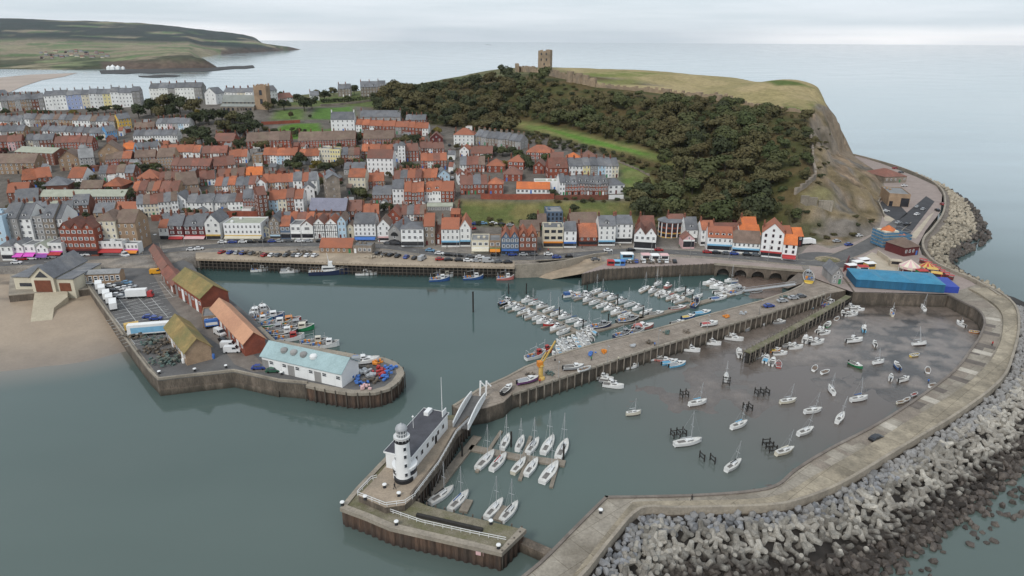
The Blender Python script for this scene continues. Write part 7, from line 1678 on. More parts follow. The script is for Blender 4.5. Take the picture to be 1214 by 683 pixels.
# castle
def pt(u,v):return T(u,v)
kp=GY(646,88,745);kp=Vector((kp[0],745,hz(kp[0],745)))
ktop=zY(646,58.5,745)
castle=empty('castle_keep',kp,math.radians(-12),'ruined square castle keep of tan stone standing on the headland','castle keep')
m_castle=mat('castle_stone',(.31,.235,.16),.95,.25,.28,(.20,.16,.12),(.45,.7),fine=.2,bump=.4)
M['castle']=m_castle
kh=ktop-kp.z;mb=MB();r=random.Random(2)
def jag_wall(mb,x0,x1,y0,y1,z0,hs):
 n=len(hs)
 for k in range(n):
  if x1-x0>=y1-y0:a,b_=x0+(x1-x0)*k/n,x0+(x1-x0)*(k+1)/n;mb.box(a,b_-.01,y0,y1,z0,hs[k])
  else:a,b_=y0+(y1-y0)*k/n,y0+(y1-y0)*(k+1)/n;mb.box(x0,x1,a,b_-.01,z0,hs[k])
hw=6.4
jag_wall(mb,-hw,hw,-hw,-hw+2.4,-3,[kh*f for f in(.95,.97,.98,.93,.95,.99,1.0,.98)])
jag_wall(mb,hw-2.4,hw,-hw+2.41,hw,-3,[kh*f for f in(.99,.96,.98,.95,.97)])
jag_wall(mb,-hw,hw-2.41,hw-2.4,hw,-3,[kh*f for f in(.55,.7,.85,.93,.9,.95)])
jag_wall(mb,-hw,-hw+2.4,-hw+2.41,hw-2.41,-3,[kh*f for f in(.80,.45,.3,.35,.5)])
mb.build('wall',m_castle,castle)
mb=MB();mb.add([(-hw-3.5,-hw-1.8,-4),(hw+1.8,-hw-1.8,-4),(hw+1.8,hw+1.8,-4),(-hw-3.5,hw+1.8,-4),(-hw-.02,-hw-.03,kh*.30),(hw+.03,-hw-.03,kh*.30),(hw+.03,hw+.03,kh*.30),(-hw-.02,hw+.03,kh*.30)],[(0,1,5,4),(1,2,6,5),(2,3,7,6),(3,0,4,7)]);mb.build('plinth',m_castle,castle)
for x,z in((-3,.82),(2,.82),(-3,.6),(2.4,.6),(0,.42)):link('window',WIN['d'],castle,(x,-hw-.04,kh*z),None,(1.3,1,2.2))
mb=MB();mb.box(-hw-7,-hw-2,-4,3,-4,kh*.2);mb.build('fallen_masonry',m_castle,castle)
def ruin(px,hs,w,label,name='castle_wall',cat='castle wall',seed=1,under=2.5):
 P=[T(u,v) for u,v in px];c=P[0].copy();mb=MB();r=random.Random(seed)
 for a,b_ in zip(P[:-1],P[1:]):
  N=max(1,int((b_-a).length/2.5))
  for k in range(N):
   p=a+(b_-a)*k/N;q=a+(b_-a)*((k+.97)/N);zt=min(hz(p.x,p.y),hz(q.x,q.y));h=r.uniform(*hs)
   mb.bar((p.x,p.y,zt+(h-under)/2),(q.x,q.y,zt+(h-under)/2),w,h+under)
 o=local(mb,c).build(name,m_castle);o.location=c;return tag(o,label,cat)
ruin([(612,85),(634,86)],(5,7),2.2,'ruined building stub left of the castle keep','ruin_wall','ruin',3)
ruin([(612,84),(614,86)],(8,9.5),3,'small ruined turret at the left end of the castle ruins','ruin_wall','ruin',4)
ruin([(652,90),(664,93),(674,95)],(4,7),2.0,'broken castle wall running right from the keep',seed=5)
for u,v,h,lab in[(676,97,9,'first and tallest'),(686,98.5,8.5,'second'),(694,100,8,'third'),(703,102,7,'fourth')]:
 p=T(u,v);o=empty('wall_tower',p,.4,f'round stone tower, {lab} along the castle wall from the keep','tower','towers of the castle wall')
 mb=MB();mb.lathe([(3.6,-3),(3.4,h*.8),(3.3,h)],12);mb.lathe([(3.3,h),(2.6,h),(2.6,h-1)],12);mb.build('drum',m_castle,o)
ruin([(674,97),(690,99.5),(706,103.5)],(5.5,7.5),1.8,'tall castle curtain wall between the round towers',seed=6)
ruin([(706,103.5),(735,106),(760,108.5),(790,111)],(2.5,5),1.6,'castle curtain wall along the top of the wood, reddish middle stretch',seed=7)
ruin([(790,111),(830,115),(868,119)],(2,4.5),1.6,'castle curtain wall between the wood and the dry grass',seed=8)
ruin([(868,119),(900,127),(930,132),(957,136)],(1.5,3.2),1.6,'low castle curtain wall ending at the cliff edge',seed=9)
for u,v,lab in[(790,112,'in the middle of the curtain wall'),(828,116,'at the pale stretch of the curtain wall'),(852,119,'near the right end of the curtain wall')]:
 p=T(u,v);mb=MB();mb.lathe([(3,-3),(2.8,4.6),(2.7,4.6)],10);o=mb.build('wall_turret',m_castle);o.location=p;tag(o,'half ruined turret '+lab,'tower')
 # sheds on the fish pier
m_green=mat('moss_stained_orange_roof',(.27,.19,.075),.85,.25,.35,(.17,.15,.06),(.40,.62),fine=.15)
m_copper=mat('pale_orange_roof',(.50,.27,.165),.8,.15,.12,(.42,.22,.14),fine=.08)
m_aqua=mat('pale_aqua_roof',(.31,.415,.425),.7,.3,.12,(.24,.32,.32),(.45,.75),fine=.08)
M['olive']=m_green;M['copper']=m_copper;M['aqua']=m_aqua
RN.update(olive='olive roof',copper='pale orange roof',aqua='aqua roof')
def shed(pA,pB,depthpx,h,label,wall,roofm,rise,z=5.05,doors=6,win='w',name='fish_shed',cat='shed'):
 """long shed: pA-pB is the long wall that faces the camera side"""
 A_,B_,D_=(np.array(G(*p,z)[:2]) for p in(pA,pB,depthpx))
 d=B_-A_;Lx=np.hypot(*d);t=d/Lx;nn=np.array([-t[1],t[0]]);dep=float(np.dot(D_-B_,nn));
 root=empty(name,(*A_,z),math.atan2(t[1],t[0]),label,cat);sg=1 if dep>0 else-1;D=abs(dep)
 y0,y1=(0,D) if sg>0 else(-D,0);ym=(y0+y1)/2;face=0 if sg>0 else 0
 mb=MB();pr=[(y0,-.5),(y0,h),(ym,h+rise),(y1,h),(y1,-.5)]
 mb.add([(0,*p) for p in pr]+[(Lx,*p) for p in pr],[tuple(range(4,-1,-1)),tuple(range(5,10))]+[(i,(i+1)%5,5+(i+1)%5,5+i) for i in range(5)]);mb.build('wall',M[wall],root)
 mb=MB();e=.5;s_=rise/(D/2);tt=.2
 for a,b_ in(((y0-e,h-e*s_+.05),(ym,h+rise+.05)),((y1+e,h-e*s_+.05),(ym,h+rise+.05))):
  mb.add([(-.4,*a),(Lx+.4,*a),(Lx+.4,*b_),(-.4,*b_),(-.4,a[0],a[1]+tt),(Lx+.4,a[0],a[1]+tt),(Lx+.4,b_[0],b_[1]+tt),(-.4,b_[0],b_[1]+tt)],[(0,3,2,1),(4,5,6,7),(0,1,5,4),(1,2,6,5),(2,3,7,6),(3,0,4,7)])
 rf=mb.build('roof',M[roofm],root)
 yf=-.03 if sg>0 else .03
 for k in range(doors):
  x=Lx*(k+.5)/doors
  if k%2:link('window',WIN[win],root,(x,yf,h*.62),(0,0,0 if sg>0 else math.pi),(1.8,1,1.2))
  else:
   mb=MB();mb.box(x-1.2,x+1.2,yf-.04,yf+.04,0,h*.72);mb.build('door',M['trim' if k%4 else 'grey'],root)
 return root,Lx,y0,y1,h,rise
a=shed((312,437.5),(406,459.5),(421,444),4.6,'long shed with pale aqua roof and white walls on the pier end','trim','aqua',3.0,doors=12,name='fish_market',cat='shed')
for k in range(4):
 mb=MB();x=7+k*3.6;y=a[2]+(a[3]-a[2])*.28;z=4.6+3.0*.56+.25;mb.lathe([(1.1,-.4),(1.15,.35),(.9,.75),(.02,.95)],14,(x,y,z));mb.build('roof_vent',M['grey'] if k<3 else M['trim'],a[0])
shed((198,402),(222,433.5),(248,421),4.4,'brick shed with mossy orange roof, skylight at its end','tan','olive',3.6,doors=8)
shed((252,379),(291,422.5),(312,412),4.4,'long brick shed with pale orange roof','redbrick','copper',3.0,doors=8)
shed((209,350),(241,373.5),(262,358),6.6,'two storey brick shed with mossy orange roof beside the harbour','redbrick','olive',3.6,doors=8)
one(241,389,262,386.5,376,'flat roofed tan brick block between the two harbour sheds',flatz=5.05,wall='tan',roofm='r_grey',roof='flat',floors=2,cols=2,depth=9,chim=0,name='store',cat='store')
for i,(uA,vA,uB,vB,uD,vD,lab) in enumerate([((193),332,207,349,221,340,'low red roofed store, nearest the two storey shed'),(185,316,194,330,206,325,'low red roofed store, middle of the row by the slip'),(179,304,186,315,196,311,'low red roofed store at the landward end of the row')]):
 shed((uA,vA),(uB,vB),(uD,vD),3.6,lab,'brick','r_red',2.0,doors=3,name='store',cat='store')
one(92,338,144,335.5,325,'row of garages with white doors and dark roof by the car park',flatz=5.1,wall='tan',roofm='r_grey',floors=1,cols=8,depth=5,chim=0,name='garage',cat='garage',win='w',ww=2.4,wh=2.2,rise=1.0,door=False)
z0=5.1
lb=empty('lifeboat_station',G(49,346,z0),math.radians(0),'new lifeboat station with grey roof and two brown doors above the beach','lifeboat station')
def lbx(u,v,z=z0):
 q=G(u,v,z);c=G(49,346,z0);return q[0]-c[0],q[1]-c[1]
xa,ya=lbx(36,348);xb_,yb_=lbx(65,347)
w_=xb_-xa;mb=MB();D=22;h=6.2;rs=4.0;xm=(xa+xb_)/2
mb.add([(xa,0,-3),(xb_,0,-3),(xb_,0,h),(xm,0,h+rs),(xa,0,h),(xa,D,-3),(xb_,D,-3),(xb_,D,h),(xm,D,h+rs),(xa,D,h)],[(0,1,2,3,4),(9,8,7,6,5),(0,5,6,1),(1,6,7,2),(4,9,5,0)]);
mb.box(xa-9,xa-.02,3,18,-3,5);mb.box(xb_+.02,xb_+7,1,20,-3,5.0);mb.build('wall',M['cream'],lb)
mb=MB();t=.3
for s_,x_ in((1,xa-.6),(-1,xb_+.6)):
 zz=h-.6*rs/(w_/2)
 mb.add([(x_,-.5,zz),(xm,-.5,h+rs+.1),(xm,D+.4,h+rs+.1),(x_,D+.4,zz),(x_,-.5,zz+t),(xm,-.5,h+rs+.1+t),(xm,D+.4,h+rs+.1+t),(x_,D+.4,zz+t)],[(0,1,2,3),(7,6,5,4),(0,4,5,1),(2,6,7,3),(3,7,4,0)])
mb.box(xa-9.4,xa-.6,2.6,18.4,5.02,5.4);mb.box(xb_+.7,xb_+7.4,.6,20.4,5.02,5.4);mb.build('roof',M['r_slate'],lb)
mb=MB();mb.box(xm-3.2,xm+3.2,-.15,-.02,0,4.8);mb.build('door',mat('brown_wood_door',(.16,.055,.03),.7,.8,.25),lb)
mb=MB();mb.box(xb_+1.2,xb_+5.6,.85,.98,0,3.4);mb.build('door',bpy.data.materials['brown_wood_door'],lb)
mb=MB();mb.box(xa-7,xa-2,2.85,2.97,1.2,2.6);mb.build('window',M['pane'],lb)
mb=MB();mb.add([(xm-2.6,-.12,6.0),(xm+2.6,-.12,6.0),(xm,-.12,8.6)],[(0,1,2)]);mb.build('gable_glazing',M['pane'],lb)
fc=MB();P=gp([(10,350),(38,347.5),(80,345),(108,342),(104,322),(12,325)],5.0);fc.prism(P,-.5,5.0);
o=empty('lifeboat_apron',(*P[0],0),0,'stone walled forecourt under the lifeboat station','forecourt');mb=MB();mb.prism(P,-.5,4.7,top=False);local(mb,(*P[0],0)).build('wall',M['wallstone'],o);mb=MB();mb.prism(P,4.7,5.0);local(mb,(*P[0],0)).build('deck',M['conc'],o)
rp=MB();pts=[G(41,347.5,5.08),G(80,345,5.08),G(80,352,4.3),G(64,365,2.9),G(62,380,1.3),G(36,383,1.2)]
rp.add(pts+[(x,y,-1) for x,y,z in pts],[(0,1,2,3,4,5)[::-1]]+[(i,(i+1)%6,6+(i+1)%6,6+i) for i in range(6)])
o=rp.build('boat_ramp',mat('pale_ramp_concrete',(.44,.385,.285),.9,.25,.12,(.36,.31,.23),fine=.1));tag(o,'pale stone ramp running from the lifeboat station to the beach','ramp')
# blue boatyard shed and fairground
A_=np.array(G(1014,340.5,5.6)[:2]);B_=np.array(G(1119,347.5,5.6)[:2]);d=B_-A_;Lx=np.hypot(*d);rz=math.atan2(d[1],d[0])
bs=empty('blue_shed',(*A_,5.5),rz,'very long bright blue flat sided shed on the harbour edge','shed')
m_bw=mat('blue_sheet_wall',(.02,.105,.20),.6,.5,.25,(.03,.13,.22),zs=.05,fine=.15);m_br=mat('bright_blue_roof',(.03,.19,.32),.55,.3,.18,(.05,.24,.36),fine=.1)
hB=(zY(1066,333,(A_[1]+B_[1])/2)-5.5)*.86
mb=MB();mb.box(0,Lx,0,15,0.15,hB);mb.build('wall',m_bw,bs)
mb=MB();NB_=3
vs=[(-.2,-.2,hB),(Lx+.2,-.2,hB),(Lx+.2,15.2,hB),(-.2,15.2,hB)]
for k in range(NB_):
 x0,x1=Lx*k/NB_,Lx*(k+1)/NB_;xm=(x0+x1)/2;e=.2
 mb.add([(x0-(e if k==0 else 0),-e,hB+.01),(x1+(e if k==2 else 0),-e,hB+.01),(x1+(e if k==2 else 0),15+e,hB+.01),(x0-(e if k==0 else 0),15+e,hB+.01),(x0+5,7.5,hB+1.5),(x1-5,7.5,hB+1.5)],[(0,1,5,4),(1,2,5),(2,3,4,5),(3,0,4)])
mb.build('roof',m_br,bs)
mb=MB();mb.box(Lx+.05,Lx+5.5,.8,13,0.1,hB-.8);mb.build('end_annexe',mat('royal_blue_sheet',(.03,.06,.32),.6,.3,.1),bs)
for k in range(22):
 if k==0:pm_=MB();pm_.bar((0,0,-5),(0,0,-.6),.35);pme=pm_.mesh('support_post',M['darkwood'])
 link('support_post',pme,bs,(1+k*(Lx-2)/21,.3,-.2))
one(985,336.5,998,337,326,'small slate roofed gabled building at the head of the stone pier',flatz=5.45,wall='grey',roofm='r_slate',roof='cross',floors=2,cols=2,depth=12,chim=0,name='watch_house',cat='building',rise=3)
sc_c=G(1058,293,5.5)
sb=empty('scaffolded_building',sc_c,.15,'building wrapped in blue scaffold netting with orange roofs showing','building');sb.scale=(.66,.66,.8)
mb=MB();mb.box(-8,3,0,10,0,10);mb.box(3.01,9,0,9,0,7.2);mb.build('wall',M['cream'],sb)
mb=MB();mb.lathe([(6.4,10),(.02,13)],4,(-2.5,5,0));mb.add([(2.8,-.4,7.2),(9.4,-.4,7.2),(9.4,9.4,7.2),(2.8,9.4,7.2),(6,4.5,9.6)],[(0,1,4),(1,2,4),(2,3,4),(3,0,4)]);mb.build('roof',M['r_bright'],sb)
mb=MB()
for x in np.arange(-10,13.1,2.3):
 for y in(-1.8,11.6):mb.bar((x,y,0),(x,y,10.5 if x<5 else 8),.1)
for z in np.arange(2,10.1,2):
 for y in(-1.8,11.6):mb.bar((-10,y,z),(12.5,y,z),.1)
 for x in(-10,12.5):mb.bar((x,-1.8,z),(x,11.6,z),.1)
mb.build('scaffold',M['steel'],sb)
m_net=mat('blue_scaffold_net',(.075,.18,.29),.8,.6,.35,fine=.2)
mb=MB()
for i,z in enumerate((.6,2.6,4.6,6.6,8.4)):
 x1=12.5 if z<7.5 else 5
 mb.box(-10.2,x1+.2,-2.0,-1.92,z,z+1.1);mb.box(-10.3,-10.22,-1.8,11.6,z,z+1.35);mb.box(x1+.22,x1+.3,-1.8,11.6,z,z+1.35)
mb.build('netting',m_net,sb)
p=G(1063,216,5.5)
A_=Vector(G(1048,217,5.5));B_=Vector(G(1074,216,5.5))
house(A_,B_,4.2,depth=22,roof='hip',wall='stone',roofm='r_red',floors=1,cols=5,chim=0,rise=4,label='low stone building with two pinkish hipped roofs on the coast road',name='pavilion',cat='pavilion')
A_=Vector(G(1052,244,5.6));B_=Vector(G(1077,245.5,5.6))
q=house(A_,B_,7.2,depth=22,roof='flat',wall='tan',roofm='r_grey',floors=1,cols=1,chim=0,label='tan flat roofed pumping station with big dark door under the cliff',name='pumping_station',cat='building',door=False)
for c in list(q.children):
 if c.name.startswith('window'):bpy.data.objects.remove(c)
mb=MB();mb.box(1.0,5.6,-.1,-.02,0,5.2);mb.build('door',M['shopglass'],q);mb=MB();mb.box(-5.2,-3.2,-.1,-.02,0,3);mb.build('door',M['shopglass'],q)
one(1071,304,1088,302,293,'red sided ride hall with dark hipped roof in the fairground',flatz=5.5,wall='darkred',roofm='r_brown',roof='hip',floors=1,cols=4,depth=11,chim=0,name='ride_hall',cat='fairground hall')
def tent(u,v,r,h,cols,label):
 p=G(u,v,5.5);o=empty('fairground_tent',p,0,label,'tent');n=14
 mb=MB()
 for k in range(n):
  t0,t1=2*math.pi*k/n,2*math.pi*(k+1)/n
  mb.add([(r*math.cos(t0),r*math.sin(t0),h*.5),(r*math.cos(t1),r*math.sin(t1),h*.5),(0,0,h)],[(0,1,2)],k%2)
  mb.add([(r*math.cos(t0),r*math.sin(t0),h*.32),(r*math.cos(t1),r*math.sin(t1),h*.32),(r*math.cos(t1),r*math.sin(t1),h*.5),(r*math.cos(t0),r*math.sin(t0),h*.5)],[(0,1,2,3)],(k+1)%2)
 mb.build('roof',cols,o)
 mb=MB()
 for k in range(0,n,2):t0=2*math.pi*k/n;mb.bar((r*.95*math.cos(t0),r*.95*math.sin(t0),0),(r*.95*math.cos(t0),r*.95*math.sin(t0),h*.34),.15)
 mb.build('pole',M['trim'],o)
 mb=MB();mb.lathe([(r*.7,0),(r*.7,.3),(.02,.35)],14);mb.build('platform',M['red'],o)
tent(1077,322,4.2,5.6,[M['cream'],M['pink']],'pink and white striped carousel tent behind the blue shed')
tent(1098,321,3.2,4.2,[M['yel'],M['red']],'yellow and red round ride at the right of the fairground')
def stall(u,v,w,d,h,cols,ang,label,cat='stall',name='fairground_stall',z=5.5,group=None):
 p=G(u,v,z);o=empty(name,p,math.radians(ang),label,cat,group)
 mb=MB();mb.box(-w/2,w/2,-d/2,d/2,0,h*.8);mb.build('body',M[cols[0]],o)
 mb=MB();mb.add([(-w/2-.2,-d/2-.3,h*.8),(w/2+.2,-d/2-.3,h*.8),(w/2+.2,d/2+.3,h*.8),(-w/2-.2,d/2+.3,h*.8),(-w*.35,0,h),(w*.35,0,h)],[(0,1,5,4),(1,2,5),(2,3,4,5),(3,0,4)]);mb.build('roof',M[cols[1]],o)
 mb=MB();mb.box(-w*.4,w*.4,-d/2-.06,-d/2-.004,h*.35,h*.7);mb.build('hatch',M['shopglass'],o)
 return o
for i,(u,v,w,c0,c1,a) in enumerate([(1008,320,4,'red','trim',10),(1016,316,4,'trim','trim',15),(1023,313,4,'pink','trim',20),(1012,327,5,'darkred','trim',0),(1022,322,4,'trim','red',0),(1030,318,4,'yel','trim',10),(1104,325,4,'bluep','yel',-20),(1092,327,4,'green','red',0),(1109,330,4,'red','yel',-30),(1061,315,5,'sandpave','sandpave',-15)]):
 stall(u,v,w,3,3.2,(c0,c1),a,f"{['red', 'white', 'pink', 'dark red', 'white and red', 'yellow', 'blue', 'green', 'bright red', 'sandy'][i]} fairground stall behind the blue shed, {ORD[i]} from the road side",group='fairground stalls')
for k in range(7):
 u=1094+k*5.2;v=312+k*3.2
 p=G(u,v,5.6);o=empty('rail_car',p,math.radians(-38),f'red open railway car, {ORD[k]} from the top, by the sea wall','ride car','red railway cars by the sea wall')
 mb=MB();mb.box(-1.5,1.5,-.7,.7,.2,1.1);mb.build('body',M['darkred'],o);mb=MB();mb.box(-1.6,1.6,-.8,.8,1.9,2.0);mb.build('roof',M['red'],o)
 mb=MB()
 for x in(-1.4,1.4):
  for y in(-.65,.65):mb.bar((x,y,1.1),(x,y,1.9),.08)
 mb.build('post',M['black'],o)
wall_px=[(1034,300),(1052,307),(1070,316),(1086,319)]
for(px,lab,m_,h) in[([(1000,322),(1003,316),(1006,309)],'dark red hoarding at the left of the fairground','darkred',2.4),([(1040,302),(1056,313),(1090,320),(1108,335)],'pale retaining wall round the sandy fairground pit','sandpave',2.2)]:
 P=[np.array(G(u,v,5.5)[:2]) for u,v in px];mb=MB();strip(mb,offset(P,.25),offset(P,-.25),5.2,5.5+h);tag(mb.build('fair_fence',M[m_]),lab,'fence')
flat('fair_ground',[(1006,330),(1012,312),(1034,299),(1052,306),(1088,318),(1108,333),(1012,335)],ZF+.12,M['sandpave'])
# quay buildings and kiosks
one(379,299.5,418,300,293.5,'low building with broad orange roof on the harbour side of the road',flatz=ZF+.2,wall='tan',roofm='r_orange',floors=1,cols=6,depth=9,chim=0,name='market_hall',cat='market hall',rise=3.2,side=1)
one(418.5,300,441,300.5,292.5,'flat roofed dark glass kiosk beside the orange roofed hall',flatz=ZF+.2,wall='stone',roofm='r_grey',roof='flat',floors=1,cols=4,depth=7,chim=0,name='kiosk',cat='kiosk',ww=2.4)
for u,v,c0,c1,lab,w in[(743,307,'sky','trim','pale blue and white food kiosk on the pinkish quay',5.5),(765,308,'trim','pink','white kiosk with pink sign, second on the pinkish quay',3.8),(776,308.5,'trim','trim','white kiosk, third on the pinkish quay',3.6),(787,308.5,'trim','pink','white round topped kiosk, rightmost on the pinkish quay',3.6)]:
 stall(u,v,w,3.5,3.4,(c0,c1),0,lab,'kiosk','food_kiosk',ZF+.25)
for u,c,lab in[(724,'red','red'),(731,'sky','light blue'),(736.5,'bluep','dark blue')]:
 stall(u,314,3.2,2.6,2.6,(c,c),-5,lab+' beach hut cabin at the end of the pinkish quay','cabin','cabin',ZF+.2)
M['net']=mat('green_net',(.08,.13,.12),.95,1.5,.5,(.20,.17,.13),fine=.3)
M['potm']=mat('lobster_pot',(.10,.09,.08),.95,1.5,.5,(.22,.16,.10),fine=.3)
def heap(u,v,z,n,sx_,sy_,m,label,cat,name,seed,sz=.8,zs=.7):
 r=random.Random(seed);p=G(u,v,z);mb=MB()
 for k in range(n):
  x,y=r.gauss(0,sx_*.42),r.gauss(0,sy_*.42);s_=sz*r.uniform(.6,1.2);zz=r.uniform(0,zs);a=r.uniform(0,3);ca,sa=math.cos(a),math.sin(a)
  mb.bar((x-ca*s_*.6,y-sa*s_*.6,zz+s_*.3),(x+ca*s_*.6,y+sa*s_*.6,zz+s_*.3),s_*.8,s_*.6)
 o=mb.build(name,M[m]);o.location=p;return tag(o,label,cat)
names=['nearest the parapet','beside the long trailer','against the mossy roofed shed','in the middle of the net yard','at the front of the net yard','by the pier corner','left of the white dinghy','under the shed windows']
for i,(u,v) in enumerate([(163,400),(173,396),(193,408),(180,407),(178,418),(190,430),(196,420),(206,428)]):
 heap(u,v,5.05,30,4.5,4,'net' if i%2 else 'potm',('heap of dark green nets ' if i%2 else 'heap of brown lobster pots ')+names[i],'nets' if i%2 else 'lobster pots','net_heap' if i%2 else 'pot_heap',i+10,.8,1.2)
nm=['on the timber quay left','on the timber quay beside the moored cars','on the quay left of the orange roofed hall','on the quay by the ramp','on the pinkish quay below the kiosks','on the pinkish quay right of the kiosks','on the quay edge right of the orange hall','on the pinkish quay middle']
for i,(u,v) in enumerate([(308,303),(346,302),(362,301),(293,301),(748,312),(785,311.5),(455,303),(768,312)]):
 heap(u,v,ZF+.2,26,4.2,2.4,'potm','dark heap of lobster pots '+nm[i],'lobster pots','pot_heap',i+40,.8,1.3)
heap(442,305.5,ZF+.2,30,6,2.5,'sandpave','pale heap of ropes and crates by the quay ramp','crates','crate_heap',71,.7,.6)
for i,(u,v,c) in enumerate([(425,427,'bluep'),(414,438,'bluep'),(420,448,'bluep'),(428,455,'bluep'),(436,438,'potm'),(446,432,'orange'),(452,440,'red'),(458,445,'bluep'),(460,437,'bluep'),(440,447,'steel'),(430,442,'steel'),(445,452,'potm'),(434,461,'pink'),(455,450,'bluep'),(437,454,'potm'),(451,445,'red')]):
 cn={'bluep':'blue fish boxes','potm':'dark lobster pots','orange':'orange buoys','red':'red boxes','steel':'steel frames','pink':'faded red nets'}[c]
 heap(u,v,5.05,10 if c!='steel' else 16,2.2,1.8,c,f"pile of {cn} on the round pier end, {ORD[i]} outward from the aqua shed",'fishing gear','gear_pile',i+90,.8 if c!='steel' else 1.0,.9)
for i,(u,c) in enumerate([(222,'yel'),(228,'green'),(232,'trim'),(237,'red'),(241,'sky'),(245,'green'),(249,'purple'),(253,'bluep'),(218,'trim')]):
 p=G(u,429.5-(u-222)*.15,5.05);mb=MB();mb.lathe([(.55,0),(.6,1.0),(.5,1.5),(.02,1.55)],8);o=mb.build('fish_bin',M[c]);o.location=p
 tag(o,f"{['yellow', 'green', 'white', 'red', 'light blue', 'dark green', 'purple', 'blue', 'pale'][i]} bin against the end wall of the mossy roofed shed",'bin','bins at the shed end')
p=G(641,449,5.05);cr=empty('dock_crane',p,.3,'yellow dockside crane with raised jib on the stone pier','crane')
mb=MB();mb.lathe([(1.3,0),(1.2,.6),(.7,.8),(.65,4.2),(1.0,4.3),(.9,4.8),(.02,4.9)],14);mb.build('pedestal',M['yel'],cr)
mb=MB();mb.bar((0,0,4.4),(5.0,1.6,11.0),.34,.45);mb.bar((-.8,0,4.8),(1.8,.6,8.2),.25);mb.build('jib',M['yel'],cr)
mb=MB();mb.bar((5.0,1.6,11.5),(5.0,1.6,5.0),.06);mb.box(4.8,5.2,1.4,1.8,4.5,5.0);mb.build('hook',M['black'],cr)
mb=MB();mb.box(-1.1,.3,-.8,.8,4.2,5.8);mb.build('cab',M['orange'],cr)
# vehicles
def cb(n,c):return mat('car_paint_'+n,c,.3,2,.04,spec=.6,coord='obj')
CC={'white':cb('white',(.65,.65,.65)),'silver':cb('silver',(.34,.35,.36)),'black':cb('black',(.015,.015,.017)),'blue':cb('blue',(.03,.06,.25)),'red':cb('red',(.32,.02,.02)),'grey':cb('grey',(.10,.105,.11)),'yellow':cb('yellow',(.70,.33,.02)),'sky':cb('light_blue',(.14,.28,.42)),'green':cb('green',(.03,.10,.06))}
M['tyre']=mat('tyre',(.012,.012,.012),.9)
wme_=MB();wme_.tube((0,-.11,0),(0,.11,0),.33,n=10);WHEEL=wme_.mesh('wheel',M['tyre'])
WHUB=(lambda b:(b.tube((0,-.115,0),(0,.115,0),.2,n=8),b.mesh('rim',M['steel']))[1])(MB())
_car={}
def car_meshes(kind,col):
 if(kind,col) in _car:return _car[(kind,col)]
 mb=MB();gl=MB()
 if kind=='car':
  pr=[(-2.1,.3),(-2.15,.75),(-2.0,.95),(-1.55,1.0),(-1.15,1.42),(.35,1.45),(1.05,.98),(1.95,.82),(2.1,.6),(2.1,.3)];w=.85;gz=(.98,1.40);wx=(-1.3,1.3)
  glx=[(-1.45,1.0),(-1.12,1.38),(.32,1.41),(.95,1.0)]
 elif kind=='van':
  pr=[(-2.6,.35),(-2.62,2.1),(-2.4,2.25),(1.1,2.25),(1.75,1.35),(2.5,1.1),(2.6,.8),(2.6,.35)];w=.98;wx=(-1.7,1.75)
  glx=[(.2,1.35),(.2,2.0),(1.1,2.05),(1.6,1.4)]
 n=len(pr);vs=[(x,-w,z) for x,z in pr]+[(x,w,z) for x,z in pr]
 for i in range(n):
  for k in(i,i+n):
   x,y,z=vs[k]
   if z>1.05:vs[k]=(x,y*(.84 if kind=='car' else .93),z)
 mb.add(vs,[tuple(range(n)),tuple(range(2*n-1,n-1,-1))]+[(i,n+i,n+(i+1)%n,(i+1)%n) for i in range(n)])
 k_=.845 if kind=='car' else .935
 for s_ in(-1,1):gl.add([(x,s_*(w*(k_+(1-k_)*max(0,min(1,(1.42-z)/.42)) if kind=='car' else w*.0+(w*.965 if z<1.6 else w*.945)/w)+.012),z) for x,z in glx],[(0,1,2,3)[::-s_]])
 if kind=='car':
  gl.add([(.42,-w*.8,1.44),(.42,w*.8,1.44),(1.02,w*.88,1.02),(1.02,-w*.88,1.02)],[(0,3,2,1)]);gl.add([(-1.2,-w*.8,1.40),(-1.2,w*.8,1.40),(-1.53,w*.88,1.04),(-1.53,-w*.88,1.04)],[(0,1,2,3)])
  gl.v=[(x+(.03 if x>.4 else-.03 if x<-1.19 else 0),y,z+(.015 if x>.4 or x<-1.19 else 0)) for x,y,z in gl.v]
 else:gl.add([(1.16,-w*.88,2.22),(1.16,w*.88,2.22),(1.77,w*.93,1.40),(1.77,-w*.93,1.40)],[(0,3,2,1)])
 _car[(kind,col)]=(mb.mesh('body',CC[col]),gl.mesh('glass',M['pane']),wx,w);return _car[(kind,col)]
_lights={}
def vehicle(p,ang,kind,col,label,group=None):
 b,g_,wx,w=car_meshes(kind,col)
 o=empty('parked_car' if kind=='car' else 'van',p,math.radians(ang),label,kind,group)
 link('body',b,o);link('windows',g_,o)
 for x in wx:
  for s_ in(-1,1):link('wheel',WHEEL,o,(x,s_*(w-.05),.33))
 return o
cw=lambda c:{'sky':'light blue'}.get(c,c)
def cars(where,px,n,cols,ang,z,group,kinds=('car',),jit=3,seed=1,skip=()):
 A_,B_=np.array(G(*px[0],z)),np.array(G(*px[1],z));r=random.Random(seed)
 k=0
 for i in range(n):
  p=A_+(B_-A_)*(i/max(n-1,1))
  if i in skip:continue
  kd=kinds[i%len(kinds)];c=cols[i%len(cols)]
  vehicle(tuple(p),ang+r.uniform(-jit,jit),kd,c,f"{cw(c)} {kd}, {ORD[k]} from the left {where}",group);k+=1
zp=5.06
cars('in the car park row nearest the garages',((131,340),(150,336.5)),3,['white','grey','sky'],8,zp,'cars in the pier car park')
cars('in the second car park row',((134,346),(156,341)),4,['black','white','white','silver'],10,zp,'cars in the pier car park')
cars('in the third car park row',((139,351),(158,347.5)),3,['white','grey','white'],8,zp,'cars in the pier car park')
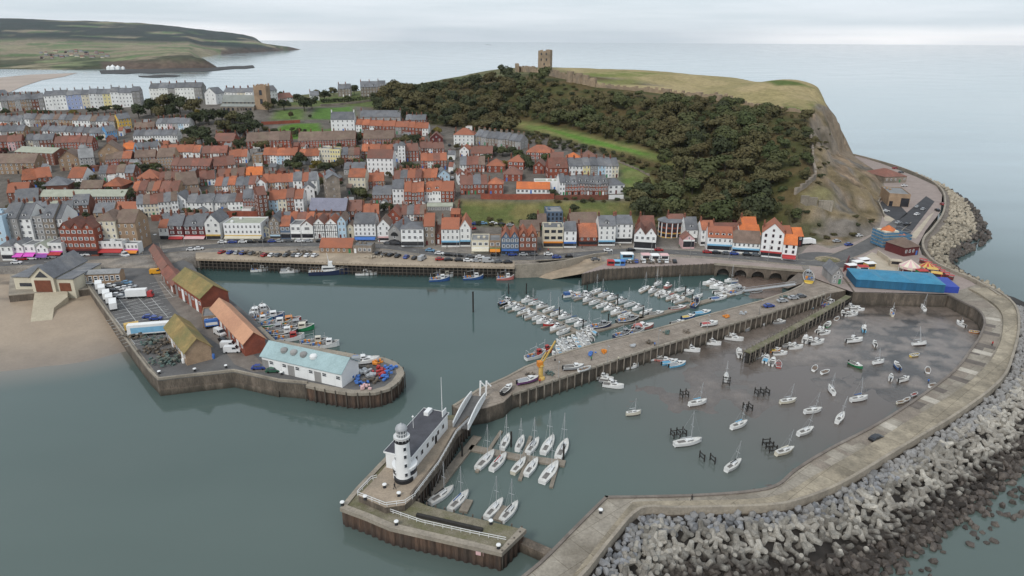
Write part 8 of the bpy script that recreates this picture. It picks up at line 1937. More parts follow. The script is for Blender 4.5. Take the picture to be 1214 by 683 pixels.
cars('in the fourth car park row',((145,353.5),(155,351)),2,['silver','sky'],8,zp,'cars in the pier car park')
for u,v,a,k,c,lb in[(105,329,8,'car','black','black car alone near the end of the garages'),(107,337,10,'car','white','white car parked alone below the garages'),(130,335,5,'car','silver','silver car parked alone in the middle of the car park'),(186,324.5,15,'van','yellow','bright yellow van parked beside the red roofed stores'),(148,304,-30,'van','white','white van on the road at the head of the pier'),(177,377,10,'car','blue','blue car, left of a pair in the car park bays'),(185,379,10,'car','blue','blue car, right of a pair in the car park bays'),(307,437.5,5,'car','blue','blue car parked at the front edge of the fish pier'),(324,441,5,'car','green','dark green car parked at the front edge of the fish pier'),(261,397,-40,'van','white','white van, first beside the long pale orange roofed shed'),(265,405,-40,'car','black','black car between the white vans by the shed'),(272,412,5,'van','white','white van, second beside the pale orange roofed shed'),(276,417.5,5,'van','white','white van, third beside the pale orange roofed shed'),(214,347,-50,'car','black','black car against the two storey shed'),(222,357,-50,'car','grey','grey car against the two storey shed'),(206,342,-50,'van','white','white van against the two storey shed'),(1038.5,521.5,30,'car','black','black car alone on the breakwater roadway'),(911.5,364,15,'car','blue','blue car on the stone pier'),(927.5,358,12,'car','silver','silver car, left of three parked on the stone pier'),(940.5,354.5,12,'car','silver','silver car, middle of three parked on the stone pier'),(949.5,352.5,12,'car','grey','dark grey car, right of three parked on the stone pier')]:
 vehicle(G(u,v,zp if v<480 else 5.64),a,k,c,lb)
zr=ZF+.14
for u,v,a,c,lb in[(88,303.5,5,'red','dark red car on the road before the red gabled hotel'),(107,302,6,'black','black car on the road before the red gabled hotel'),(126,300.5,6,'white','white car on the road before the red arcade'),(70,305,5,'black','black car on the road before the magenta arcades'),(20,312.5,3,'white','white car at the left end of the seafront road'),(510,298,-12,'sky','light blue car on the road near the orange roofed pub'),(521,301.5,-12,'white','white car on the road near the orange roofed pub'),(532,303,-8,'black','black car on the road below the cream cafe'),(544,304,-8,'black','second black car on the road below the cream cafe'),(558,305,-6,'grey','grey car on the road below the brown cafe'),(569,306,-5,'white','white car on the road below the timbered restaurant'),(660,306,2,'blue','blue car on the road below the modern cream building'),(675,305,4,'black','black car on the road below the white houses'),(721,298,3,'white','white car on the road below the tall white pair'),(748,297.5,3,'black','black car on the road below the gabled pub'),(781,297.5,0,'red','red car before the curved restaurant'),(473,290.5,-5,'black','black car before the white hotel, left one'),(486,291.5,-5,'black','black car before the white hotel, right one'),(460,289.5,-5,'grey','grey car before the boat hall'),(706,309,10,'grey','grey car at the top of the slipway'),(227,297,8,'white','white car on the road before the dark red pub'),(236,296,8,'white','second white car on the road before the dark red pub'),(182,279,70,'grey','grey car in the street beside the teal canopy'),(185,281,70,'white','white car in the street beside the teal canopy'),(1006,291,20,'blue','blue car on the road near the roundabout'),(1018,280.5,25,'white','white car at the cliff foot near the roundabout'),(992,287,15,'silver','silver car at the cliff foot left of the roundabout'),(1087,246,45,'silver','silver car, upper one of a pair in the cliff car park'),(1094,249,45,'silver','silver car, right one in the cliff car park'),(1087,255,35,'white','white car in the middle of the cliff car park'),(1075,267,30,'black','black car at the lower end of the cliff car park'),(1065,265,30,'silver','silver car by the scaffolded building'),(1061,200,10,'red','red car at the top of the coast road'),(1068,205,10,'grey','grey car at the top of the coast road'),(1072,221,10,'white','white car before the pavilion on the coast road'),(1050,251,10,'white','white car in the yard of the pumping station'),(1111,250,80,'black','black car on the seaward side of the coast road'),(1117,243,80,'red','dark red car by the sea wall of the coast road')]:
 vehicle(G(u,v,zr if v>285 else ZF+.2),a,'car',c,lb)
for i in range(7):
 q=T(536.5-i*.6,212-i*6.5);vehicle(tuple(q+Vector((0,0,.1))),88,'car',['white','black','silver','grey','white','red','black'][i],f"{['white', 'black', 'silver', 'grey', 'white', 'red', 'black'][i]} car, {ORD[i]} from the bottom of the steep street",'cars on the steep street')
for i,(u,v,c) in enumerate([(564,266.5,'blue'),(573,266,'sky'),(560,272,'red'),(585,266,'white'),(595,267,'black'),(605,268,'silver')]):
 q=T(u,v);vehicle(tuple(q+Vector((0,0,.1))),5,'car',c,f"{cw(c)} car in the car park under the grass bank, {ORD[i]} from the pub",'cars under the grass bank')
rc=random.Random(77);vc=['black','white','silver','grey','blue','red','black','white','grey']
for where,px,n_,a0 in[('parked on the quay beside the timber piles',[(262,300),(300,301.5)],5,80),('parked on the quay by the pot heaps',[(315,303.5),(372,304)],8,75),('parked on the quay right of the glass kiosk',[(447,301.5),(500,308)],7,70),('parked along the curved road wall',[(520,308.5),(600,312)],8,8),('parked below the kiosks',[(745,311),(800,311)],7,80),('in the kerb row before the white hall',[(262,288.3),(345,286.8)],8,3),('in the kerb row before the timbered pubs',[(355,286.8),(415,287.3)],6,0),('in the kerb row before the brick double gable',[(590,303.2),(650,302.6)],5,2),('in the kerb row before the brown roofed building',[(838,300),(895,303.4)],6,-6),('in the kerb row before the seafront hotels',[(25,308.5),(118,302)],8,8)]:
 A_,B_=np.array(G(*px[0],ZF+.19)),np.array(G(*px[1],ZF+.19))
 for i in range(n_):
  p=A_+(B_-A_)*((i+rc.uniform(-.2,.2))/(n_-1));c=rc.choice(vc);vehicle(tuple(p),a0+rc.uniform(-5,5),'van' if rc.random()<.12 else 'car',c,f"{c} vehicle, {ORD[i]} from left, {where}",'vehicles '+where)
for i in range(14):
 t=(i+.5)/14;u=615+330*t+rc.uniform(-6,6);v=float(np.interp(u,[615,700,843,945],[453,424,383,348]))+rc.uniform(-4,4);m_=['potm','net','wood','bluep','orange','steel'][i%6]
 heap(u,v,5.02,9,1.6,1.3,m_,f"small pile of {dict(potm='lobster pots', net='green net', wood='timber', bluep='blue boxes', orange='orange buoys', steel='steel gear')[m_]} on the stone pier, {ORD[i]} from the footbridge",'gear pile','gear_pile',300+i,.7,.5)
def box_lorry(u,v,ang,L_,h,cols,label,cab=None,z=zp,cat='lorry',name='lorry',group=None,w=2.4):
 o=empty(name,G(u,v,z),math.radians(ang),label,cat,group)
 mb=MB();mb.box(-L_/2,L_/2,-w/2,w/2,.9,h);mb.build('box_body',M[cols[0]],o)
 if len(cols)>1:
  mb=MB()
  for s_ in(-1,1):mb.box(-L_*.42,L_*.42,s_*w/2+.003*s_,s_*w/2+.02*s_,1.3,h-.9) if s_>0 else mb.box(-L_*.42,L_*.42,-w/2-.02,-w/2-.003,1.3,h-.9)
  mb.build('side_panel',M[cols[1]],o)
 if cab:
  mb=MB();taper_box(mb,L_/2+.1,L_/2+2.2,1.1,1.1,.5,2.6,.5,top=.9);c_=mb.build('cab',M[cab],o);mb=MB();mb.box(L_/2+1.9,L_/2+2.15,-.9,.9,1.6,2.2);mb.build('windscreen',M['pane'],c_)
 mb=MB();mb.box(-L_/2,L_/2,-.6,.6,.5,.9);mb.build('chassis',M['black'],o)
 for x in(-L_*.38,-L_*.28,L_*.3):
  for s_ in(-1,1):link('wheel',WHEEL,o,(x,s_*(w/2-.2),.45),None,(1.35,1.3,1.35))
 return o
box_lorry(179,396.5,14,13.5,4.2,['trim','sky'],'long white trailer with blue sides in the car park',z=zp)
box_lorry(163,353,10,7.5,3.6,['trim'],'white box lorry with red cab in the car park',cab='red')
for i,(u,v,s_) in enumerate([(118,343,5),(121.5,348,5),(127,354.5,5.5),(130.5,359,5.5),(135,366,6.5)]):
 box_lorry(u,v,-60,s_,3.2,['trim'],f"white box trailer, {ORD[i]} from the garages in the row along the parapet",name='trailer',cat='trailer',group='white trailers along the parapet')
box_lorry(157,392,30,4.5,2.8,['yel'],'yellow skip beside the long white trailer',name='skip',cat='skip')
box_lorry(252,388,20,4.5,3.2,['bluep','trim'],'blue container beside the pale orange roofed shed',name='container',cat='container')
box_lorry(955,290,15,6,3.2,['trim'],'white lorry parked behind the end house under the cliff',cab='trim',z=ZF+.1)
def lamp(u,v,z,label,h=8):
 o=empty('street_lamp',G(u,v,z),0,label,'street lamp','street lamps along the harbour')
 mb=MB();mb.tube((0,0,0),(0,0,h),.11,.07,6);mb.bar((0,0,h),(0,-1.2,h+.2),.1);mb.build('post',M['grey'],o);mb=MB();mb.box(-.15,.15,-1.7,-1.1,h+.12,h+.28);mb.build('lamp_head',M['steel'],o)
for i in range(16):
 u=220+i*46;v=float(np.interp(u,[p[0] for p in road_px],[p[1] for p in road_px]))+3.4
 lamp(u,v,ZF+.15,f"grey street lamp on the harbour side of the road, {ORD[i]} from the left")
for i,(u,v) in enumerate([(662,455),(720,436),(780,416),(838,398),(900,379)]):lamp(u,v-6,5.05,f"street lamp on the stone pier, {ORD[i]} from the footbridge",6)
# people strolling (small in the picture)
def person_mesh(seed,top,legs):
 mb=MB();r=random.Random(seed);st=r.uniform(.15,.3)
 for s_ in(-1,1):
  mb.tube((s_*.02+st*s_,s_*.1,.02),(st*.4*s_,s_*.1,.47),.06,.075,8,1,True);mb.tube((st*.4*s_,s_*.1,.45),(0,s_*.09,.9),.075,.1,8,1,True)
  mb.tube((0,s_*.2,1.42),(-.1*s_,s_*.25,1.12),.055,.045,8,0);mb.tube((-.1*s_,s_*.25,1.13),(-.02-.05*s_,s_*.23,.86),.045,.035,8,0);mb.lathe([(.01,-.05),(.04,0),(.01,.05)],6,(-.02-.05*s_,s_*.23,.82),2)
 mb.lathe([(.14,.86),(.17,1.0),(.16,1.15),(.21,1.4),(.14,1.5),(.06,1.53)],10,mi=0,sy=1.1);mb.lathe([(.055,1.5),(.055,1.56),(.09,1.6),(.105,1.68),(.09,1.77),(.03,1.82),(.01,1.825)],10,mi=2)
 return mb.mesh('person',[top,legs,M['skin']])
M['skin']=mat('skin',(.45,.27,.2),.7);tops=[('dark blue jacket',M['bluep']),('red jacket',M['red']),('black coat',M['black']),('pale coat',M['cream']),('green jacket',M['green'])]
PM=[person_mesh(k,t[1],M['black']) for k,t in enumerate(tops)]
hair=MB();hair.lathe([(.095,1.66),(.112,1.70),(.098,1.79),(.03,1.838),(.001,1.84)],10);HAIR=hair.mesh('hair',M['black'])
for i,(u,v,z,wh) in enumerate([(1100,455,5.64,'on the breakwater roadway near the upper bend'),(1176,410,5.64,'on the breakwater by the bend'),(820,594,5.64,'on the near part of the breakwater'),(733,428,5.05,'on the stone pier near its middle'),(701,440-12,5.05,'on the stone pier left of the middle'),(776,411,5.05,'on the stone pier outer edge'),(640,455,5.05,'beside the yellow crane'),(468,580,6.05,'on the lighthouse deck'),(254,322+40,5.06,'between the car park and the sheds'),(253,366,5.06,'on the pier road'),(640,298,ZF+.3,'on the pavement by the modern building'),(650,298.5,ZF+.3,'on the pavement outside the cream cafe'),(690,295,ZF+.3,'outside the red restaurant'),(735,293,ZF+.3,'outside the tall white pair'),(805,294,ZF+.3,'outside the curved restaurant'),(600,304-1.2,ZF+.3,'outside the timbered restaurant'),(450,288,ZF+.3,'outside the white four storey house'),(530,295,ZF+.3,'outside the orange roofed pub'),(300,287.5,ZF+.3,'outside the white amusement hall'),(350,286,ZF+.3,'outside the roof terrace pub')]):
 t=tops[i%5];o=link('person',PM[i%5],None,G(u,v,z),(0,0,i*1.3));tag(o,f"person in {t[0]} walking {wh}",'person','people walking by the harbour');link('hair',HAIR,o)
 # trees
def leaf_mat(name,c,alt):return mat(name,c,.95,.5,.45,None,rnd=.20,alt=alt,spec=.08,fine=.25)
LM={'wood':leaf_mat('autumn_wood_leaves',(.098,.092,.045),(.105,.088,.044)),'green':leaf_mat('green_leaves',(.070,.086,.038),(.092,.094,.044)),'dark':leaf_mat('dark_evergreen_leaves',(.048,.057,.031),(.062,.067,.036)),'brown':leaf_mat('brown_autumn_leaves',(.092,.076,.038),(.082,.073,.036)),'gold':leaf_mat('golden_autumn_leaves',(.16,.12,.03),(.13,.11,.035)),'red':leaf_mat('dark_red_leaves',(.07,.02,.02),(.06,.025,.022))}
M['bark']=mat('bark',(.06,.05,.04),.95,2,.3)
def crown_mesh(seed,kind,nleaf=1050,sq=1.0):
 """unit crown (radius about 1, base at z = 0): leaf clumps through several uneven lobes"""
 r=np.random.default_rng(seed);nl=7+seed%4;V=[];F=[]
 lobes=[(np.array([0,0,.95]),.62)]
 for k in range(nl):
  t=r.uniform(0,6.28);rad=r.uniform(.3,.68);lobes.append((np.array([rad*math.cos(t),rad*math.sin(t),r.uniform(.4,1.35)*sq]),r.uniform(.28,.48)))
 wts=np.array([l[1]**2 for l in lobes]);wts/=wts.sum()
 for i in range(nleaf):
  c,R=lobes[r.choice(len(lobes),p=wts)]
  d=r.normal(size=3);d/=np.linalg.norm(d);d[2]=d[2] if d[2]>-.35 else-d[2]*.5
  p=c+d*R*r.uniform(.72,1.05);s_=r.uniform(.06,.115)
  n_=d+r.normal(size=3)*.28;n_/=np.linalg.norm(n_);a=np.cross(n_,[0,0,1.0]);a/=(np.linalg.norm(a)+1e-6);b_=np.cross(n_,a)
  o=len(V);e=r.uniform(.6,1.3,5)
  for q in range(5):t=6.283*q/5;V.append(tuple(p+(a*math.cos(t)+b_*math.sin(t))*s_*e[q]))
  F.append(tuple(range(o,o+5)))
 me=bpy.data.meshes.new('crown');me.from_pydata(V,[],F);me.materials.append(LM[kind]);return me
def trunk_mesh(seed):
 mb=MB();r=random.Random(seed);mb.tube((0,0,-1.2),(0,0,.5),.07,.05,6);
 for k in range(5):
  t=6.28*k/5+r.uniform(-.3,.3);mb.tube((0,0,.35),(.45*math.cos(t),.45*math.sin(t),.95),.035,.012,5)
 return mb.mesh('trunk',M['bark'])
CRN={k:[crown_mesh(i*5+j*31,k) for i in range(5)] for j,k in enumerate(LM)}
TRK=[trunk_mesh(k) for k in range(3)]
NT=[0]
def tree(p,rad,hgt,kind,label,group=None,r=random.Random(3),name='tree',cat='tree',bury=0.0):
 NT[0]+=1
 root=empty(name,(p[0],p[1],p[2]-bury),r.uniform(0,6.28),label,cat,group)
 sz_=(hgt-hgt*.16)/1.75
 link('crown',r.choice(CRN[kind]),root,(0,0,hgt*.10),None,(rad,rad*r.uniform(.88,1.1),sz_));link('trunk',r.choice(TRK),root,(0,0,hgt*.12),None,(rad*.9,rad*.9,sz_))
 return root
def poisson(polys,rad,seed,excl=(),tries=26000):
 """points on the ground inside picture polygons, at least rad apart in metres"""
 r=random.Random(seed);pts=[];cell={}
 allp=[p for P in polys for p in P];u0,u1=min(p[0] for p in allp),max(p[0] for p in allp);v0,v1=min(p[1] for p in allp),max(p[1] for p in allp)
 world=[TP(P) for P in polys];we=[TP(P) for P in excl]
 xs=[q[0] for W_ in world for q in W_];ys=[q[1] for W_ in world for q in W_]
 for _ in range(tries):
  x,y=r.uniform(min(xs),max(xs)),r.uniform(min(ys),max(ys))
  if not any(in_poly(np.array(x),np.array(y),W_) for W_ in world):continue
  if any(in_poly(np.array(x),np.array(y),W_) for W_ in we):continue
  k=(int(x/rad),int(y/rad));ok=True
  for i in(-1,0,1):
   for j in(-1,0,1):
    for q in cell.get((k[0]+i,k[1]+j),()):
     if(q[0]-x)**2+(q[1]-y)**2<rad*rad:ok=False
  if ok:cell.setdefault(k,[]).append((x,y));pts.append((x,y))
 return pts
def to_px(x,y,z):
 dv=RM.T@np.array([x,y,z-H]);return 607+FPX*dv[0]/-dv[2],341.5-FPX*dv[1]/-dv[2]
WOOD=[[(446,128),(462,113),(500,108),(545,104),(575,103),(604,95),(640,95),(670,101),(705,109),(760,115),(830,121),(868,126),(900,133),(956,143),(960,165),(962,210),(940,225),(930,240),(944,258),(938,274),(900,272),(850,268),(800,263),(757,250),(760,225),(800,200),(770,186),(735,172),(690,160),(645,146),(610,141),(606,158),(575,157),(545,154),(528,150),(490,143),(455,140)]]
SWARD=[[(612,143),(645,147),(700,160),(745,171),(800,189),(770,192),(735,182),(690,172),(640,158),(612,151)],[(738,195),(760,201),(772,214),(757,236),(735,232)],[(700,246),(745,244),(760,262),(690,266)]]
wp_=poisson(WOOD,7.7,5,SWARD)
strip2=poisson([[(625,158),(640,160),(690,174),(735,184),(770,196),(800,203),(785,212),(770,205),(735,192),(700,184),(650,176),(620,170)]],6.0,6)
info=[]
for x,y in wp_:
 z=hz(x,y);u,v=to_px(x,y,z);info.append((x,y,z,u,v))
def zone(u,v):
 a='left end' if u<600 else 'left part' if u<690 else 'middle' if u<790 else 'right part' if u<880 else 'right end'
 b_='just under the castle wall' if v<135 else 'halfway up the slope' if v<195 else 'near the foot of the slope'
 return f"{b_}, {a} of the wood"
kn={'wood':'olive brown','green':'green','dark':'dark evergreen','brown':'rusty brown','gold':'golden'}
rt=random.Random(12)
info.sort(key=lambda q:-q[4])
def pick(u,v):
 n_=float(fbm(np.array([u*1.0]),np.array([v*2.0]),55,3)[0])
 if u<610:return rt.choice(['wood','dark','brown','dark','wood'])
 return rt.choice(['wood','green','green','wood','dark','green'] if n_<.52 else['wood','brown','wood','green','wood','green','wood'])
mass={}
for i,(x,y,z,u,v) in enumerate(info):
 kd=pick(u,v);rad=rt.choice((3.4,4.4,5.2,6.2,7.4,9.0))*rt.uniform(.92,1.08);hg=3+rad*rt.uniform(.9,1.7)
 if v<124 and u>650:rad*=.55;hg*=.42
 if u>920:rad*=.62;hg*=.6
 if i<255:tree((x,y,z),rad,hg,kd,f"{kn[kd]} tree {zone(u, v)}",f"trees {zone(u, v)}",rt,bury=.8)
 else:mass.setdefault(kd,[]).append((x,y,z-.8,rad,hg,rt.uniform(0,6.28),rt.randrange(5)))
allV=[];allF=[];allM=[];mats_=[]
for kd,lst in mass.items():
 mi=len(mats_);mats_.append(LM[kd])
 for x,y,z,rad,hg,a,ci in lst:
  me=CRN[kd][ci];n_=len(me.vertices);co=np.empty(n_*3);me.vertices.foreach_get('co',co);co=co.reshape(-1,3)*[rad,rad,(hg*.84)/1.75]
  ca,sa=math.cos(a),math.sin(a);co=np.c_[co[:,0]*ca-co[:,1]*sa+x,co[:,0]*sa+co[:,1]*ca+y,co[:,2]+z+hg*.1]
  o=len(allV);allV+=co.tolist();allF+=[tuple(k+o for k in range(j*5,j*5+5)) for j in range(n_//5)];allM+=[mi]*(n_//5)
me=bpy.data.meshes.new('woodland');me.from_pydata(allV,[],allF)
for m_ in mats_:me.materials.append(m_)
me.polygons.foreach_set('material_index',allM);o=link('woodland',me);o['kind']='stuff'
for i,(x,y) in enumerate(strip2[:60]):
 tree((x,y,hz(x,y)),rt.uniform(2.2,3.4),rt.uniform(3,4.5),rt.choice(['brown','wood','brown','dark']),'low russet bush in the scrub below the green path','scrub bushes below the green path',rt,'bush','bush',.6)
for i,(x,y) in enumerate(poisson([[(545,260),(600,262),(640,262),(640,268),(545,268)],[(660,233),(700,236),(745,236),(745,240),(660,241)],[(700,262),(740,258),(760,262),(830,272),(830,280),(760,274),(700,268)]],5,8)[:46]):
 tree((x,y,hz(x,y)),rt.uniform(1.6,2.6),rt.uniform(2,3.2),rt.choice(['dark','green','brown']),'dark shrub at the edge of the grass bank','shrubs round the grass bank',rt,'shrub','shrub',.5)
for i,(x,y) in enumerate(poisson([[(940,235),(965,238),(985,262),(1000,270),(985,285),(940,278)],[(1000,262),(1040,262),(1040,270),(1010,280)],[(965,150),(985,160),(980,215),(968,220)]],8,9)[:34]):
 tree((x,y,hz(x,y)),rt.uniform(1.5,2.8),rt.uniform(1.6,2.8),rt.choice(['dark','brown','wood']),'dark scrub clump on the bare cliff','scrub clumps on the cliff',rt,'shrub','shrub',.5)
TT=[(352,121,5,8,'dark','small dark tree on the ridge right of the orange roofed pair'),(376,116,6,9,'wood','olive tree on the ridge by the small white house'),(412,121,5,7,'green','green bush below the ridge villas'),(165,141,8,14,'dark','left one of the dark trees right of the skyline terrace'),(180,137,9,17,'dark','second of the dark trees right of the skyline terrace'),(197,136,10,19,'wood','biggest of the dark trees left of the church'),(214,136,10,19,'dark','dark tree behind the white gabled house'),(230,137,9,16,'wood','dark tree right of the biggest one'),(205,141,8,14,'dark','dark tree in front of the biggest one'),(188,142,8,13,'wood','lower dark tree above the pale terrace'),(236,143,6,10,'gold','yellow green tree left of the church'),(232,150,8,13,'dark','dark tree below the yellow green tree'),(248,148,8,14,'dark','dark tree left below the church'),(264,146,8,12,'dark','dark tree under the church nave'),(278,148,8,12,'wood','brown tree under the church nave'),(292,152,8,14,'dark','dark tree under the church tower'),(268,160,8,13,'wood','brown tree above the dark red roofed brick house'),(262,165,5,7,'gold','small golden tree above the dark red roofed brick house'),(285,166,8,14,'dark','dark tree right of the dark red roofed brick house'),(302,160,8,13,'dark','dark tree left of the lawns'),(228,168,8,13,'dark','dark tree right of the white terrace'),(240,172,9,14,'dark','big dark tree in the hollow below the church'),(222,177,7,10,'wood','lower tree right of the white terrace'),(250,178,7,11,'dark','dark tree left of the dark red roofed brick house'),(285,182,6,11,'dark','slim dark tree before the brick flats'),(311,182,6.5,10,'wood','round brown tree before the brick flats'),(326,160,5,6,'dark','bush on the lawn edge'),(318,133,6,9,'wood','brown tree by the church tower'),(325,127,5,9,'dark','dark tree right of the church tower'),(337,131,7,10,'dark','dark round tree above the churchyard lawn'),(361,132,8,14,'dark','large dark tree by the lawn path'),(370,129,6,11,'dark','second dark tree by the lawn path'),(333,114,4,6,'dark','small tree behind the orange roofed pair'),(385,120,7,11,'dark','dark tree at the left end of the hedge'),(396,113,6,9,'wood','tree left of the ridge villas'),(420,112,6,11,'dark','tree between the ridge villas'),(458,113,6,11,'dark','tree right of the ridge villas'),(446,120,6,9,'dark','tree below the larger ridge villas'),(357,197,5.5,11,'dark','round dark tree among the orange roofs'),(344,201,5,7,'dark','dark tree behind the upper lane'),(352,203,5,7,'green','green tree behind the upper lane'),(378,203,6,8,'gold','golden tree below the cream villa'),(386,207,6,9,'dark','dark tree below the cream villa'),(396,203,5,7,'brown','brown tree below the cream villa'),(405,199,5,7,'brown','orange brown tree right of the cream villa'),(415,200,5,7,'red','dark red leaved tree left of the white block'),(427,202,6,9,'green','green tree left of the white block'),(425,170,4,7,'dark','small dark tree between the brick flats'),(450,156,4,5,'green','round bush before the orange terrace'),(481,172,6,8,'wood','brown tree right of the brick flats'),(492,172,6,9,'dark','dark tree right of the brick flats'),(470,173,5,7,'wood','tree at the right end of the brick flats'),(519,162,4.5,8,'gold','golden tree at the edge of the castle wood'),(484,203,5,7,'dark','dark tree below the brick pair'),(492,204,4,6,'green','green tree below the brick pair'),(473,207,4,5,'wood','bush beside the white block'),(430,238,5,8,'green','green tree below the cream three storey house'),(423,236,5,8,'dark','dark tree below the cream three storey house'),(53,229,5,8,'dark','dark tree behind the long brick flats'),(154,241,5,9,'dark','dark tree at the right end of the long brick flats'),(160,203,5,6,'green','green tree above the orange hipped villa'),(170,204,5,6,'dark','dark tree above the orange hipped villa'),(185,204,5,7,'green','green tree left of the dull red terrace'),(196,219,4,5,'dark','dark shrub beside the orange hipped villa'),(30,172,5,7,'dark','dark tree left of the mixed houses'),(70,190,4,6,'green','green tree below the red brick terrace'),(2,195,6,10,'red','red brown tree at the left edge'),(8,137,5,6,'dark','dark tree below the left edge terrace'),(40,138,6,6,'green','first garden tree below the skyline terrace'),(55,138,6,6,'dark','second garden tree below the skyline terrace'),(88,136,5,5,'gold','third garden tree below the skyline terrace'),(110,135,5,6,'dark','fourth garden tree below the skyline terrace'),(126,134,6,7,'dark','fifth garden tree below the skyline terrace'),(140,134,6,8,'dark','sixth garden tree below the skyline terrace'),(10,108,5,8,'dark','tree on the skyline at the left edge'),(585,183,6,7,'dark','first dark tree in the gardens under the stone terrace'),(596,186,6,8,'green','second tree in the gardens under the stone terrace'),(606,184,6,7,'dark','third tree in the gardens under the stone terrace'),(615,188,5,7,'green','fourth tree in the gardens under the stone terrace'),(576,192,5,6,'dark','tree below the gardens on the left'),(624,197,6,9,'dark','dark tree right of the brick villa'),(628,203,5,8,'dark','dark tree left of the small white gable'),(646,193,5,7,'green','green tree above the steep red roof'),(598,199,4,5,'gold','yellow green bush beside the villa'),(745,232,5,6,'green','green shrub right of the white detached house'),(763,258,8,14,'dark','big dark round tree at the foot of the wood'),(634,265,5,6,'dark','dark bush left of the old brick shed'),(680,252,4,5,'dark','dark bush right of the grey modern building'),(655,232,3,4,'dark','clipped bush beside the bungalow'),(869,270,4,5,'red','dark red shrub left of the bright orange roof'),(862,272,5,6,'brown','brown shrub behind the ivy building')]
for u,v,rd,hg,kd,lb in TT:
 tree(T(u,v),rd*.92,hg,kd,lb,None,rt)
tr_=random.Random(21);cnt=0;oc=0
def free(x,y,m):
 for fx,fy,rz,w_,d_ in FOOT:
  dx,dy=x-fx,y-fy
  if dx*dx+dy*dy>900:continue
  a=dx*math.cos(rz)+dy*math.sin(rz);b_=-dx*math.sin(rz)+dy*math.cos(rz)
  if abs(a)<w_/2+m and-m<b_<d_+m:return False
 return True
for _ in range(2500):
 if cnt>=175:break
 u,v=tr_.uniform(0,560),tr_.uniform(140,262);q=T(u,v)
 if free(q.x,q.y,1.2):
  cnt+=1;rd=tr_.uniform(1.6,3.2);tree(q,rd,rd*tr_.uniform(1.5,2.2),tr_.choice(['dark','dark','green','wood','brown']),f"small garden tree between the houses of the {'left' if u < 190 else 'middle' if u < 370 else 'right'} {'upper' if v < 190 else 'lower'} old town",f"garden trees {'left' if u < 190 else 'middle' if u < 370 else 'right'} {'upper' if v < 190 else 'lower'} town",tr_,'garden_tree')
for _ in range(4000):
 if oc>=95:break
 u,v=tr_.uniform(0,560),tr_.uniform(150,262);q=T(u,v);w_=tr_.uniform(3,5.5)
 if free(q.x,q.y,w_*.62) and not(300<u<425 and v<170) and not(u>540 and v>233):
  oc+=1;house(q,q+Vector((w_,tr_.uniform(-1.2,1.2),0)),tr_.uniform(2.4,4.2),tr_.uniform(3.5,5.5),tr_.choice(['gable','gable','flat','cross']),None,tr_.choice(['brick','tan','white','grey','redbrick','white']),tr_.choice(['r_orange','r_red','r_slate','r_grey','r_brown']),1,1,0,None,f"small outbuilding among the houses of the {'left' if u < 190 else 'middle' if u < 370 else 'right'} {'upper' if v < 190 else 'lower'} old town",'outbuilding','outbuilding',f"outbuildings {'left' if u < 190 else 'middle' if u < 370 else 'right'} {'upper' if v < 190 else 'lower'} town")
P=[T(u,v) for u,v in[(381,122),(400,121),(420,119.5),(446,116.5)]]
V=[];F=[];rr2=np.random.default_rng(4)
for a,b_ in zip(P[:-1],P[1:]):
 for k in range(260):
  p=a+(b_-a)*rr2.random();q=np.array([p.x,p.y,hz(p.x,p.y)])+np.array([rr2.uniform(-1,1)*.8,rr2.uniform(-1.3,1.3),rr2.uniform(0,3.2)]);o_=len(V);s_=.5
  n_=rr2.normal(size=3);n_/=np.linalg.norm(n_);aa=np.cross(n_,[0,0,1.]);aa/=np.linalg.norm(aa);bb_=np.cross(n_,aa)
  for q5 in range(5):t=6.283*q5/5;V.append(tuple(q+(aa*math.cos(t)+bb_*math.sin(t))*s_))
  F.append(tuple(range(o_,o_+5)))
c=P[0];V=[(x-c.x,y-c.y,z-c.z) for x,y,z in V]
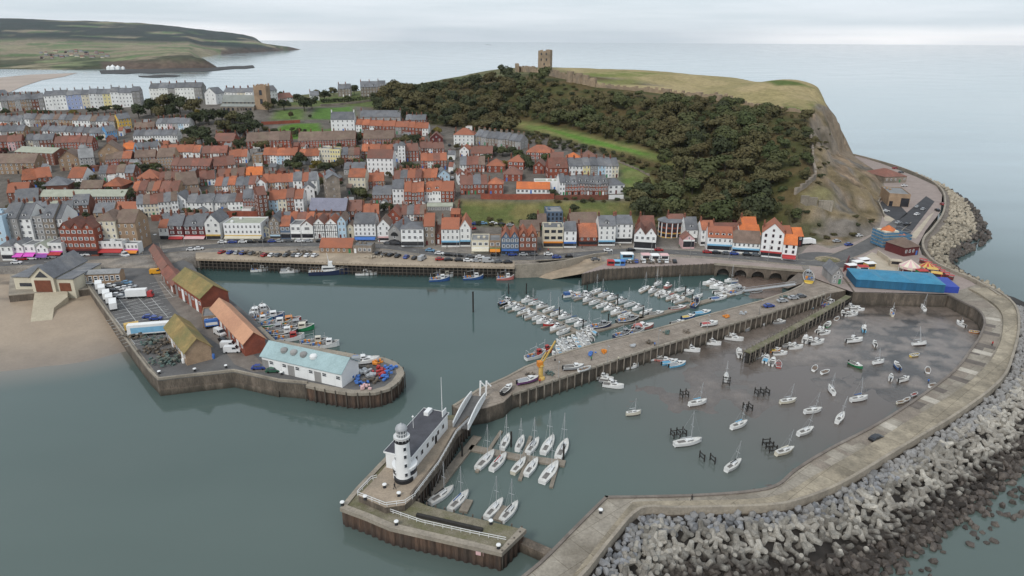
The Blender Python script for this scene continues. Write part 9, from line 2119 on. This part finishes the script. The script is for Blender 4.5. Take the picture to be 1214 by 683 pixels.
me=bpy.data.meshes.new('hedge');me.from_pydata(V,[],F);me.materials.append(LM['dark']);o=link('hedge',me);o.location=c;tag(o,'long dark clipped hedge below the ridge villas','hedge')
for i,(u,v,s_) in enumerate([(129,81.3,15),(134,81,19),(140,81.2,16),(146,81.2,11)]):
 p=GY(u,v,2350);mb=MB();mb.lathe([(s_/2,-3),(s_/2,4),(.5,s_*.62)],4);o=mb.build('pyramid_building',M['trim']);o.location=(p[0],2350,p[2]);o.rotation_euler=(0,0,.78);tag(o,f'white pyramid roofed building across the bay, {ORD[i]} from the left','building','white pyramids across the bay')
hr=random.Random(31)
for i in range(34):
 u=46+i*2.4+hr.uniform(-.8,.8);R_=hr.uniform(2750,3300);j=int(np.argmin(abs(rr-R_)));kx=int(np.argmin(abs(us-u)));p=(FX[j,kx],FY[j,kx],FZ[j,kx])
 mb=MB();w_=hr.uniform(5,9);mb.box(-w_,w_,-4,4,-3,4,0);mb.add([(-w_,-4.4,4),(w_,-4.4,4),(w_,4.4,4),(-w_,4.4,4),(-w_,0,8),(w_,0,8)],[(0,1,5,4),(2,3,4,5),(0,4,3),(1,2,5)],1)
 o=mb.build('distant_house',[M['grey' if i%3 else 'cream'],M['r_red' if i%2 else 'r_slate']]);o.location=p;tag(o,'tiny pale house in the settlement across the bay','house','distant houses across the bay')
print('TREES',NT[0],len(info),len(strip2))
# air
hzm=bpy.data.materials.new('air');hzm.use_nodes=True;nt=hzm.node_tree;nt.nodes.clear()
o_=nt.nodes.new('ShaderNodeOutputMaterial');pv=nt.nodes.new('ShaderNodeVolumePrincipled');pv.inputs['Color'].default_value=(.86,.93,1,1);pv.inputs['Density'].default_value=0.00002;pv.inputs['Anisotropy'].default_value=0.2
nt.links.new(pv.outputs[0],o_.inputs['Volume'])
HAZE=True
if HAZE:
 mb=MB();mb.box(-27500,27500,-27500,27500,-8,345);o=mb.build('haze',hzm);o['kind']='stuff'
for lab,names_ in LABELS.items():
 if len(lab.split())>16:print('LONG',lab)
